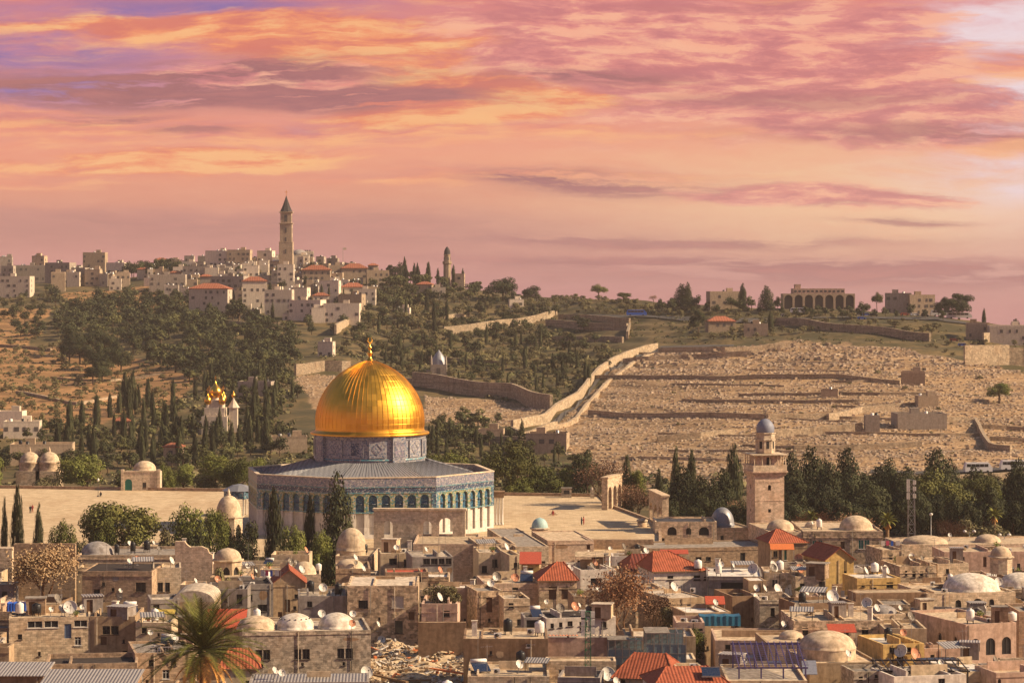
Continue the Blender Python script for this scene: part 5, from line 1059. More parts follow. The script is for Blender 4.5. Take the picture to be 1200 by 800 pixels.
def greenhouse(label, x0, x1, y0, y1, d, dep):
    a, b = W(x0, y1, d), W(x1, y0, d); rt = thing('glasshouse', label, 'glasshouse', (a[0], d, a[2] - 1.)); w, h = b[0] - a[0], b[2] - a[2] + 1.
    f = MB()
    for i in range(6):
        x = w * i / 5.
        for y in (0, dep): f.box(x - .05, x + .05, y - .05, y + .05, 0, h)
        f.box(x - .04, x + .04, .052, dep - .052, h - .06, h + .04)
    for y in (0, dep):
        for z in (h * .33, h * .66, h): f.box(.052, w - .052, y - .045, y + .045, z - .04, z + .035)
    f.build('frame', 'metal', rt)
    g = MB(); g.box(.06, w - .06, .02, .04, .02, h * .62); g.build('glass', 'glass_blue', rt); g = MB(); g.box(.06, w - .06, dep - .04, dep - .02, .02, h * .95); g.build('glass', 'glass_blue', rt); r = MB(); r.box(-.1, w * .6, -.1, dep + .1, h + .05, h + .12); r.build('roof', 'roof_grey', rt)
greenhouse('steel framed glass terrace above the red roofs', 757, 804, 742, 768, 352, 6.); greenhouse('low pale blue glass lean to behind the red roof', 713, 754, 750, 770, 356, 4.)
def lattice_mast(label, px, y0, y1, d, w, m, lamp=False):
    b = W(px, y1, d); t = W(px, y0, d); h = t[2] - b[2] + 6; rt = thing('lattice_mast', label, 'mast', (b[0], d, b[2] - 6)); mb = MB(); s = w / 2
    for sx in (-1, 1):
        for sy in (-1, 1): mb.tube((sx * s, sy * s, 0), (sx * s * .7, sy * s * .7, h), .05, n=4)
    n = int(h / (w * 1.1)); q = [(-1, -1), (1, -1), (1, 1), (-1, 1)]
    for i in range(n):
        for (ax, ay), (bx, by) in zip(q, q[1:] + q[:1]):
            k0, k1 = 1 - .3 * i / n, 1 - .3 * (i + 1) / n; mb.tube((ax * s * k0, ay * s * k0, h * i / n), (bx * s * k1, by * s * k1, h * (i + 1) / n), .03, n=3); mb.tube((ax * s * k1, ay * s * k1, h * (i + 1) / n), (bx * s * k1, by * s * k1, h * (i + 1) / n), .03, n=3)
    mb.build('frame', m, rt); c = MB()
    for z in (.97, .9, .82): c.box(-.9, -.3, -.15, .15, h * z - .6, h * z + .6); c.box(.3, .9, -.15, .15, h * z - .4, h * z + .4)
    c.build('aerial_panel', 'dish_white', rt)
lattice_mast('thin green lattice mast before the pale wall', 689, 716, 788, 344, .9, 'green_paint'); lattice_mast('grey telecom lattice mast among the dark conifers', 1068, 562, 630, 505, 1.5, 'metal')
def street_lamp(label, px, y0, d, two, z0=-6.):
    t = W(px, y0, d); rt = thing('street_lamp', label, 'street lamp', (t[0], d, z0)); h = t[2] - z0; p = MB(); p.tube((0, 0, 0), (0, 0, h), .09, .05, 6); p.build('pole', 'metal', rt)
    for s in ((-1, 1) if two else (0,)): l = MB(); l.tube((0, 0, h - .3), (s * .9, 0, h), .04, n=4); l.lathe([(.02, -.2), (.35, 0), (.35, .25), (.02, .4)], 10, (s * .9, 0, h)); l.build('lamp_head', 'frame_white', rt)
street_lamp('single lamp post before the dark trees', 1091, 603, 500, False); street_lamp('twin globe lamp post above the pink hall', 1136, 623, 505, True); street_lamp('twin globe lamp post at the pink hall end', 1177, 627, 500, True)
def railing(label, x0, x1, y, d):
    a, b = W(x0, y, d), W(x1, y, d); rt = thing('white_railing', label, 'railing', (a[0], d, a[2])); w = b[0] - a[0]; m = MB(); m.box(0, w, -.03, .03, .9, .98); m.box(0, w, -.02, .02, .1, .16); m.build('rail', 'frame_white', rt); k = MB(); [k.box(x - .02, x + .02, -.02, .02, .16, .9) for x in [w * i / int(w / .35) for i in range(int(w / .35) + 1)]]; kind(k.build('baluster', 'frame_white', rt), 'stuff')
railing('white railing on the brown terrace by the palm', 160, 222, 766, 349.8); railing('dark terrace railing in front of the white house', 771, 800, 692, 431.); railing('white railing between mustard and yellow houses', 1001, 1018, 668, 450)
def rubble():
    a = W(432, 800, 360); x0, x1 = (430 - CX) / F * 372, (552 - CX) / F * 372; ms = ['plaster_cream', 'roof_pale', 'wood', 'orange_sheet', 'stone_rough', 'plaster_brown', 'metal', 'roof_white']; mb = MB(); hz = lambda x, y: -3.6 + 1.0 * mnoise.noise((x * .25, y * .25, 1)) + .5 * mnoise.noise((x * .7, y * .7, 5)) + (y - 350) * .02
    n = 26
    for i in range(n):
        for j in range(n):
            P = lambda i, j: (lerp(x0, x1, i / n), lerp(338, 399, j / n), hz(lerp(x0, x1, i / n), lerp(338, 399, j / n))); mb.face([P(i, j), P(i + 1, j), P(i + 1, j + 1), P(i, j + 1)], 0, True)
    for _ in range(1000):
        x, y = rnd.uniform(x0, x1), rnd.uniform(340, 397); l, w, h = rnd.choice([(2.6, .25, .08), (.5, .4, .3), (1.2, .8, .06), (.3, .3, .25), (1.6, .15, .12)]); a = rnd.uniform(0, 3.2); s = rnd.uniform(.6, 1.4); b = MB(); b.box(-l * s / 2, l * s / 2, -w * s / 2, w * s / 2, -.05, h * s)
        til = rnd.uniform(-.4, .4); z = hz(x, y); k = rnd.choices(range(8), [5, 6, 2, 1, 5, 2, 1, 3])[0]
        for f in b.f:
            pts = []
            for q in f: X_, Y_, Z_ = b.v[q]; X_, Z_ = X_ * math.cos(til) - Z_ * math.sin(til), X_ * math.sin(til) + Z_ * math.cos(til) + .12; pts.append((x + X_ * math.cos(a) - Y_ * math.sin(a), y + X_ * math.sin(a) + Y_ * math.cos(a), z + Z_))
            mb.face(pts, k)
    tag(kind(mb.build('rubble', ms), 'stuff'), 'pale rubble and broken boards heaped on an open lot', 'rubble')
    for i, (px, py, ln, az, m, lb) in enumerate([(458, 775, 8, 2.2, 'wood', 'long dark timber beam lying across the rubble'), (530, 766, 9, 2.35, 'orange_sheet', 'long orange gutter leaning along the rubble lot'), (480, 792, 6, .2, 'wood', 'short dark timber beam at the rubble edge')]):
        d = 360 if i != 1 else 368; p = W(px, py, d); z = hz(p[0], d) + .9; b = MB(); b.box(-ln / 2, ln / 2, -.22, .22, -.12, .12); o = b.build('timber_beam' if m == 'wood' else 'roof_gutter', m, None, (p[0], d, z), az); tag(o, lb, 'beam' if m == 'wood' else 'gutter')
rubble()
def coping():
    for k, (a, b) in enumerate(((644, 679), (695, 719))):
        d = 360.; w0, w1 = W(a, 745, d), W(b, 745, d); mb = MB(); x = w0[0]
        while x < w1[0]: r = rnd.uniform(.22, .34); mb.lathe([(r, 0), (r * .9, 1.0)], 8, (0, 0, 0), 0, True, 0, math.pi); nv = [(x + X_, d - .15 + Z_, w0[2] - .1 + Y_ + rnd.uniform(-.02, .02)) for X_, Y_, Z_ in mb.v[-18:]]; mb.v[-18:] = nv; x += r * 1.9
        tag(mb.build('tile_coping', 'dome_plaster' if k else 'orange_sheet'), ['row of broken half round tiles near the brown wall end', 'row of yellowed half round tiles past the mast'][k], 'tiles')
coping()
def solar_panel():
    p = W(833, 789, 320.5); b = MB(); b.prism([(-1.1, -.9), (1.1, -.9), (1.1, .9), (-1.1, .9)], lambda q: .1 + (q[1] + 1) * .42, lambda q: .18 + (q[1] + 1) * .42); rt = thing('solar_module', 'grey solar panel lying on the broad red roof', 'solar panel', (p[0], 320.3, p[2] - .3)); b.build('panel', 'solar', rt); f = MB(); f.box(-1.2, 1.2, -1., -.92, .05, .22); f.box(-1.2, 1.2, .92, 1., .85, 1.05); f.build('frame', 'metal', rt)
solar_panel()
stone_kiosk('small stone lantern kiosk with faceted roof by the pink hall', 1173, 656, 440., 1.9, 2.6, 1.6, 'stone_pale', 'dome_plaster', 8, 3.4, False, False)
# ------------------------------------------------------------------ trees: unit meshes (1 m tall, 1 m wide), then copies
def crown(seed, clumps, leaf_s, n, m, jit=.7, elong=1.0):
    r = random.Random(seed); mb = MB(); tot = sum(c[3] ** 2 for c in clumps)
    for cx, cy, cz, cr, *sq in clumps:
        sq = sq[0] if sq else .8
        for _ in range(max(6, int(n * cr * cr / tot))):
            v = Vector((r.gauss(0, 1), r.gauss(0, 1), r.gauss(0, 1))).normalized(); k = cr * (1 - .45 * r.random() ** 2)
            if v.z < -.55: continue
            p = Vector((cx + v.x * k, cy + v.y * k, cz + v.z * k * sq)); nn = (v + Vector((r.uniform(-1, 1), r.uniform(-1, 1), r.uniform(-.6, 1))) * jit).normalized()
            a = nn.orthogonal().normalized(); b = nn.cross(a); th = r.uniform(0, 6.28); a, b = a * math.cos(th) + b * math.sin(th), b * math.cos(th) - a * math.sin(th); s = leaf_s * r.uniform(.6, 1.3)
            if elong > 1: a = (a * .3 + Vector((0, 0, 1))).normalized(); b = nn.cross(a).normalized()
            mb.face([p - a * s * elong - b * s * .5, p + b * s * .1 - a * s * .2 * elong + b * s * .5, p + a * s * elong * .9, p - b * s * .75 + a * s * .1])
    return mb.mesh('crown', [m])
def ell(r, n, zc, hw, hh, rad, low=-.6):
    out = [(0, 0, zc, min(hw, hh) * .8)]
    while len(out) < n:
        v = Vector((r.gauss(0, 1), r.gauss(0, 1), r.gauss(0, 1))).normalized()
        if v.z < low: continue
        k = r.uniform(.62, 1.0); q = r.uniform(.65, 1.25); out.append((v.x * k * hw, v.y * k * hw, zc + v.z * k * hh, rad * q, .85))
    return out
def spread(r, n, zc, w, h, rad, lo=-.5, hi=1.):
    out = []
    for i in range(n):
        a = i * 2.4 + r.uniform(-.4, .4); q = math.sqrt((i + .5) / n) * w; z = zc + h * (1 - (q / w) ** 2) * r.uniform(.1, 1.) - h * .25 * r.random(); out.append((q * math.cos(a), q * math.sin(a), z, rad * r.uniform(.65, 1.2)))
    return out
def trunk(seed, top, r0, limbs=4, reach=.25, base=-.06):
    r = random.Random(seed); mb = MB(); a = Vector((0, 0, base)); b = Vector((r.uniform(-.04, .04), r.uniform(-.04, .04), top * .6)); c = Vector((b.x + r.uniform(-.05, .05), b.y, top)); mb.path([a, b, c], lambda t: r0 * (1 - .45 * t), 7)
    for i in range(limbs): th = i * 6.28 / max(1, limbs) + r.uniform(-.4, .4); e = Vector((b.x + reach * math.cos(th), b.y + reach * math.sin(th), top * r.uniform(.95, 1.25))); mb.path([b.lerp(c, r.uniform(0, .7)), (b + e) / 2 + Vector((0, 0, .02)), e], lambda t: r0 * .5 * (1 - .7 * t), 5)
    return mb.mesh('trunk', ['bark'])
TREES = {}
def kinds_of_tree():
    for s in range(3):
        r = random.Random(50 + s)
        for hi in (1, 0):
            n = 3800 if hi else 900; lf = .024 if hi else .045; cy = []
            for i in range(13): z = .07 + .88 * i / 12; cy.append((r.uniform(-.05, .05), r.uniform(-.05, .05), z, (.40 * (1 - (abs(z - .34) / .7) ** 1.7) + .05) * r.uniform(.8, 1.1), .5))
            TREES['cypress', s, hi] = (trunk(s, .5, .05, 0), crown(s, cy, lf * (1.0 if hi else 1.1), n, 'leaf_cypress', .5, 1.6))
            b = ell(r, 26 if hi else 11, .54, .35, .34, .15 if hi else .17)
            TREES['broad', s, hi] = (trunk(s + 9, .5, .035), crown(s + 10, b, .0165 if hi else lf * 1.15, 8500 if hi else n, 'leaf_broad' if hi else 'leaf_far', .6))
            b = ell(r, 34 if hi else 10, .60, .37, .28, .135 if hi else .15, -.5)
            TREES['pine', s, hi] = (trunk(s + 20, .62, .03, 5), crown(s + 20, b, .0155 if hi else lf * 1.05, 9000 if hi else n, 'leaf_pine' if hi else 'leaf_far', .55))
            b = []
            for i in range(22 if hi else 12): z = .12 + .84 * (i / (21. if hi else 11.)); q = .36 * (1 - ((z - .1) / .95) ** 1.5) + .05; a = i * 2.4; b.append((q * .6 * math.cos(a), q * .6 * math.sin(a), z, q * r.uniform(.6, .95), .75))
            TREES['conifer', s, hi] = (trunk(s + 30, .6, .04, 0), crown(s + 30, b, .021 if hi else lf * 1.05, 7000 if hi else n, 'leaf_dark' if hi else 'leaf_far_dark', .55))
        b = ell(r, 11, .46, .36, .36, .18); TREES['olive', s, 0] = (trunk(s + 40, .4, .05, 3), crown(s + 40, b, .048, 800, 'leaf_olive', .6)); TREES['olive', s, 1] = (trunk(s + 40, .4, .05, 3), crown(s + 41, b, .028, 2600, 'leaf_olive', .6))
        b = ell(r, 13, .52, .33, .36, .17); TREES['dark', s, 0] = (trunk(s + 45, .5, .035, 3), crown(s + 45, b, .042, 1000, 'leaf_far_dark', .55)); TREES['dark', s, 1] = (trunk(s + 45, .5, .035, 3), crown(s + 46, b, .019, 6500, 'leaf_dark', .6))
        for nm, lm, nl, ls in (('rust', 'leaf_rust', 3600, .0115), ('straw', 'leaf_straw_lit', 5200, .0125), ('bare', 'leaf_bare', 1800, .012)):
            tb = MB(); rr = random.Random(s + 60)
            def br(p, d, l, q, lev):
                e = p + d * l; tb.tube(p, e, q, q * .65, 5 if lev < 2 else 3, caps=False)
                if lev < 5:
                    for k in range(3 if lev < 3 else 2): nd = (d + Vector((rr.uniform(-1, 1), rr.uniform(-1, 1), rr.uniform(-.45, .8))) * .8).normalized(); br(e, nd, l * rr.uniform(.62, .82), q * .62, lev + 1)
                else: ends.append(e)
            ends = []; br(Vector((0, 0, -.05)), Vector((0, 0, 1)), .26, .022, 0); fm = MB()
            for _ in range(nl):
                p = rr.choice(ends) + Vector((rr.gauss(0, .045), rr.gauss(0, .045), rr.gauss(-.03, .06))); a = Vector((rr.gauss(0, 1), rr.gauss(0, 1), rr.gauss(0, 1))).normalized(); c = a.orthogonal().normalized(); z = ls * rr.uniform(.6, 1.3); fm.face([p - a * z, p + c * z * .6, p + a * z, p - c * z * .6])
            TREES[nm, s, 1] = TREES[nm, s, 0] = (tb.mesh('branches', ['bark' if nm == 'bare' else 'twig']), fm.mesh('leaves', [lm]))
kinds_of_tree()
TNAME = {'cypress': 'cypress_tree', 'broad': 'broadleaf_tree', 'pine': 'pine_tree', 'conifer': 'conifer_tree', 'olive': 'olive_tree', 'dark': 'evergreen_tree', 'rust': 'autumn_tree', 'straw': 'autumn_tree', 'bare': 'bare_tree'}
NTREE = {}
def tree(kd, X_, Y_, z, h, w, label, hi=1, group=None, nm=None):
    s = rnd.randrange(3); tm, cm = TREES[kd, s, hi]; nm = nm or TNAME[kd]; NTREE[nm] = NTREE.get(nm, 0) + 1
    o = thing(nm, label, 'tree', (X_, Y_, z), rnd.uniform(0, 6.28), group); o.scale = (w, w, h)
    put('branches' if kd in ('rust', 'bare', 'straw') else 'trunk', tm, o); put('foliage' if kd in ('rust', 'bare', 'straw') else 'crown', cm, o)
    return o
def near_tree(kd, px, yt, wpx, d, z0, label, hi=1, group=None):
    x, y, zt = W(px, yt, d); wpx *= 1.55 if kd in ('rust', 'bare', 'straw') else 1; zt += (zt - z0) * .2 * (kd in ('rust', 'bare', 'straw')); return tree(kd, x, d, z0, zt - z0, wpx / F * d, label, hi, group)
# the plaza's west side and the courtyards
for kd, px, yt, w, d, z0, lb in [('cypress', 5, 583, 11, 500, -6, 'slim cypress at the picture edge beside the sunny plaza'), ('cypress', 20, 569, 20, 500, -6, 'tall dark cypress standing in front of the sunny plaza'), ('cypress', 45, 590, 16, 498, -6, 'shorter cypress between the tall cypress and a round bush'),
    ('broad', 74, 603, 42, 494, -6, 'round dark green tree next to the shorter cypress'), ('pine', 143, 578, 118, 500, -7, 'wide spreading green pine before the plaza'), ('broad', 120, 596, 44, 496, -6, 'small leafy tree under the wide pine'), ('broad', 222, 583, 62, 500, -7, 'leafy olive green tree with open crown by the pointed dome kiosk'),
    ('broad', 252, 588, 40, 492, -7, 'yellow green leafy tree before the pointed dome kiosk'), ('dark', 285, 600, 46, 492, -7, 'dark shaggy evergreen beside the shrine corner'), ('cypress', 321, 572, 30, 494, -7, 'thick dark cypress before the shrine wall'), ('cypress', 363, 580, 20, 496, -7, 'slender cypress by the big conifer at the shrine'),
    ('conifer', 396, 552, 54, 496, -7, 'big dark conifer rising in front of the golden domed shrine'), ('broad', 342, 603, 40, 490, -7, 'green tree between two cypresses at the shrine'), ('broad', 375, 610, 36, 486, -7, 'low green tree under the big conifer'), ('olive', 330, 625, 36, 476, -6, 'dusty green shrub tree above the gabled house'),
    ('olive', 258, 655, 30, 440, -6, 'dark leafy shrub in front of the cream kiosk'), ('olive', 306, 640, 30, 470, -6, 'dusty green tree by the dark flat house'), ('dark', 234, 610, 40, 484, -7, 'dark round evergreen behind the stepped pink wall'), ('olive', 200, 606, 40, 486, -7, 'dusty green tree behind the grey domed house'), ('olive', 95, 618, 30, 478, -6, 'low green tree behind the courtyard wall'),
    ('straw', 52, 640, 90, 430, -4, 'orange brown leafless tree before the courtyard wall'), ('rust', 734, 664, 74, 392, -6, 'rust coloured bare tree beside the red roofed white house'), ('olive', 790, 700, 50, 396, -4, 'dusty green shrub tree below the tan corner house'), ('bare', 770, 694, 50, 402, -4, 'bare brown shrub below the tan corner house'), ('olive', 518, 678, 44, 404, 1.5, 'leafy shrub in the roof garden'), ('olive', 528, 682, 30, 402, 1.5, 'pale green shrub at the roof garden edge'),
    ('broad', 812, 728, 40, 372, -4, 'green shrub beside the glass terrace'), ('olive', 815, 770, 50, 340, -7, 'dark green shrub in the shaded yard beyond the red roofs'), ('bare', 925, 724, 46, 378, 0, 'dark bare creeper on the rough stone house'), ('broad', 938, 686, 16, 430, 1, 'small green shrub before the dark doorway house'),
    ('bare', 145, 778, 30, 338, -2, 'dark bare shrub by the corrugated shed')]: near_tree(kd, px, yt, w, d, z0, lb)
# behind the plaza
B = [('broad', -10, 531, 46, 'broadleaf tree at the far plaza corner by twin domes'), ('broad', 98, 524, 74, 'broad yellow green tree behind the plaza wall'), ('bare', 100, 540, 34, 'bare purple brown tree in front of the broad green tree'), ('broad', 192, 537, 30, 'small green tree beside the green doored house'), ('broad', 150, 545, 30, 'green tree just behind the green doored house'), ('broad', 215, 540, 44, 'dense green tree between domed house and shrine'),
     ('broad', 252, 526, 52, 'tall bright green tree left of the shrine roof'.replace('left of', 'beside')), ('broad', 280, 531, 44, 'green tree touching the shrine parapet'), ('broad', 300, 533, 40, 'green tree peeping over the shrine parapet'), ('olive', 55, 552, 40, 'grey green shrub under the twin domes'), ('olive', 240, 552, 40, 'grey green shrub along the plaza wall'),
     ('broad', 505, 529, 40, 'green tree directly beside the shrine drum'), ('broad', 530, 524, 56, 'big green tree behind the shrine roof'), ('broad', 566, 532, 44, 'round green tree behind the sunlit shrine side'), ('pine', 598, 515, 74, 'big spreading green pine beside the sunlit plaza'), ('broad', 634, 540, 66, 'broad light green tree behind the plaza wall'), ('broad', 604, 552, 50, 'green tree under the spreading pine'), ('dark', 687, 519, 42, 'tall dark green tree near the guard booth'), ('dark', 672, 540, 40, 'dark tree right behind the guard booth'.replace('right ', '')), ('broad', 660, 545, 36, 'leafy tree by the dark tree and guard booth'),
     ('bare', 712, 538, 60, 'bare purple brown tree behind the tall narrow arcade'), ('bare', 735, 560, 46, 'bare bush between the two stone arcades'), ('cypress', 735, 533, 18, 'dark cypress between the stone arcades'), ('broad', 748, 545, 28, 'green tree between the stone arcades'), ('bare', 748, 572, 40, 'low bare bush beside the thick arcade'), ('cypress', 772, 549, 14, 'short blue green conifer behind the thick arcade'), ('olive', 615, 566, 40, 'grey green hedge shrub along the plaza'), ('olive', 582, 570, 30, 'low grey green shrub by the columned porch')]
for kd, px, yt, w, lb in B: near_tree(kd, px, yt, w, 668 + rnd.uniform(4, 30) if px < 560 else 650 + rnd.uniform(4, 30) if px < 700 else 612 + rnd.uniform(0, 16), -5.2, lb)
near_tree('cypress', 792, 524, 16, 640, -5.2, 'tallest thin cypress in the dark group behind the arcade'); near_tree('cypress', 810, 527, 18, 636, -5.2, 'thin cypress next to the tallest one behind the arcade')
C = [('conifer', 800, 545, 40, 620), ('conifer', 822, 556, 34, 612), ('conifer', 836, 560, 26, 606), ('cypress', 859, 521, 24, 630), ('conifer', 848, 548, 30, 622), ('bare', 868, 578, 34, 596), ('conifer', 928, 528, 34, 640), ('conifer', 950, 522, 40, 646), ('conifer', 972, 540, 40, 640), ('conifer', 992, 523, 40, 650), ('dark', 938, 556, 44, 610), ('dark', 966, 560, 44, 606), ('dark', 1010, 548, 50, 630), ('conifer', 1030, 545, 36, 640), ('dark', 1048, 542, 40, 644), ('dark', 1080, 560, 44, 610), ('conifer', 1097, 525, 48, 636), ('pine', 1098, 546, 66, 600), ('dark', 1118, 565, 50, 606), ('pine', 1142, 550, 50, 640), ('dark', 1130, 580, 40, 596), ('broad', 1158, 560, 30, 650), ('conifer', 1190, 539, 34, 620), ('conifer', 1206, 545, 44, 600), ('dark', 1186, 580, 40, 590), ('dark', 1060, 575, 44, 600), ('dark', 1020, 580, 44, 596), ('dark', 985, 578, 40, 596), ('bare', 960, 592, 60, 560), ('bare', 1000, 596, 50, 556), ('bare', 890, 590, 30, 590), ('olive', 1140, 600, 40, 560), ('olive', 1170, 605, 36, 560), ('bare', 1110, 608, 40, 555), ('dark', 1226, 560, 50, 610), ('broad', 820, 603, 26, 575), ('cypress', 1228, 535, 24, 630)] + [('dark', 905 + i * 17.5 + 6 * math.sin(i * 2.3), 574 + 9 * math.sin(i * 1.7), 40, 575 + (i * 37 % 30)) for i in range(19)] + [('conifer', 915 + i * 25 + 8 * math.sin(i * 3.1), 545 + 10 * math.sin(i * 2.1), 34, 655 + (i * 53 % 30)) for i in range(12)] + [('dark', 790 + i * 17, 580 + 6 * math.sin(i * 1.9), 30, 585) for i in range(6)]
CW = {'conifer': 'dark conifer', 'dark': 'dark evergreen', 'cypress': 'pointed dark cypress', 'bare': 'bare twiggy bush', 'pine': 'round topped dark pine', 'broad': 'lighter green tree', 'olive': 'grey green bush'}
for kd, px, yt, w, d in C:
    pos = 'between stone arcade and minaret' if px < 880 else 'beside the minaret above the domed stone house' if px < 985 else 'in the dark grove before the cemetery hill' if px < 1062 else 'beside the telecom mast' if px < 1125 else 'at the end of the dark grove over the pink hall'
    near_tree(kd, px, yt, w * (1.3 if kd != 'bare' else 1.1), d, -7., '%s %s' % (CW[kd], pos), 1, ('%s %s' % (CW[kd], pos)))
# the date palm
def palm(px, py, d, zb, rad, label, nf=54, seed=3):
    x, y, z = W(px, py, d); r = random.Random(seed); rt = thing('date_palm', label, 'palm tree', (x, y, zb)); h = z - zb; t = MB()
    n = 26
    for i in range(n): z0, z1 = h * i / n, h * (i + 1) / n; t.lathe([(.30, z0), (.38 if i < n - 2 else .6, z1), (.30, z1)], 10)
    t.build('trunk', 'wood', rt)
    for dry in (0, 1):
        mb = MB()
        for k in range(nf if not dry else 13):
            az = k * 2.399 + r.uniform(-.2, .2); el = (R(80) - R(95) * (k / nf) ** .9) if not dry else R(-20) - R(48) * r.random(); l = rad * r.uniform(.85, 1.1) * (1 if not dry else .55); p = Vector((0, 0, h + (.3 if not dry else -.3))); pts = [p]; dirs = []
            for i in range(12): e = el - (i / 12.) ** 1.3 * R(50 if not dry else 40); dv = Vector((math.cos(az) * math.cos(e), math.sin(az) * math.cos(e), math.sin(e))); p = p + dv * l / 12; pts.append(p); dirs.append(dv)
            mb.path(pts[:-1], lambda t: .05 * (1 - t) + .012, 4)
            for i in range(1, 12):
                for q in range(4):
                    b = pts[i].lerp(pts[min(12, i + 1)], q / 4.); dv = dirs[min(11, i)]; sd_ = dv.cross(Vector((0, 0, 1)))
                    if sd_.length < .01: continue
                    sd_.normalize(); up = sd_.cross(dv); ll = l * .17 * math.sin(math.pi * min(.96, (i + q / 4.) / 12 * .9 + .1)) + .08
                    for s in (-1, 1): tip = b + (dv * .75 + sd_ * s * .75 + up * .28 + Vector((0, 0, -.22 * r.random()))) * ll; wv = dv * .07; mb.face([b - wv, b + wv, tip])
        mb.build('frond_crown' if not dry else 'dry_frond_skirt', 'leaf_palm_dry' if dry else 'leaf_palm', rt)
palm(238, 764, 292, -9, 8.2, 'large date palm with dry orange fronds among the stone houses', 62); palm(1040, 612, 520, -4, 2.3, 'small palm beside the green shuttered stone house', 30, 5); palm(951, 608, 540, -5, 2.0, 'small palm behind the domed house by the minaret', 26, 8); palm(1165, 605, 560, -5, 2.2, 'small palm in the grove above the pink hall', 26, 9)
# ------------------------------------------------------------------ the hill: walls and road
def wall_on_hill(label, pts, h, th, m, name='retaining_wall', below=1.2, taper=False):
    P = []
    for (a, b), (c, d) in zip(pts, pts[1:]):
        n = max(1, int(math.hypot(c - a, d - b) / 5)); P += [hill(lerp(a, c, i / n), lerp(b, d, i / n)) for i in range(n)]
    P.append(hill(*pts[-1])); rt_ = P[0]; mb = MB(); V3 = [Vector(q) - Vector(rt_) for q in P]; nr = []
    for i in range(len(V3)): t = (V3[min(i + 1, len(V3) - 1)] - V3[max(0, i - 1)]); t.z = 0; t.normalize(); nr.append(Vector((-t.y, t.x, 0)))
    zs = [v.z for v in V3]; zs = [sum(zs[max(0, i - 2):i + 3]) / len(zs[max(0, i - 2):i + 3]) for i in range(len(zs))]
    for i in range(len(V3) - 1):
        a, b = V3[i], V3[i + 1]; na, nb_ = nr[i] * th / 2, nr[i + 1] * th / 2
        A0, A1, B0, B1 = (Vector((a.x, a.y, zs[i] - below)), Vector((a.x, a.y, zs[i] + h)), Vector((b.x, b.y, zs[i + 1] - below)), Vector((b.x, b.y, zs[i + 1] + h)))
        mb.face([A0 + na, B0 + nb_, B1 + nb_, A1 + na]); mb.face([B0 - nb_, A0 - na, A1 - na, B1 - nb_]); mb.face([A1 + na, B1 + nb_, B1 - nb_, A1 - na])
        if i == 0: mb.face([A0 + na, A1 + na, A1 - na, A0 - na])
        if i == len(V3) - 2: mb.face([B0 + nb_, B1 + nb_, B1 - nb_, B0 - nb_])
    return tag(mb.build(name, m, None, rt_), label, 'wall')
w_ = wall_on_hill
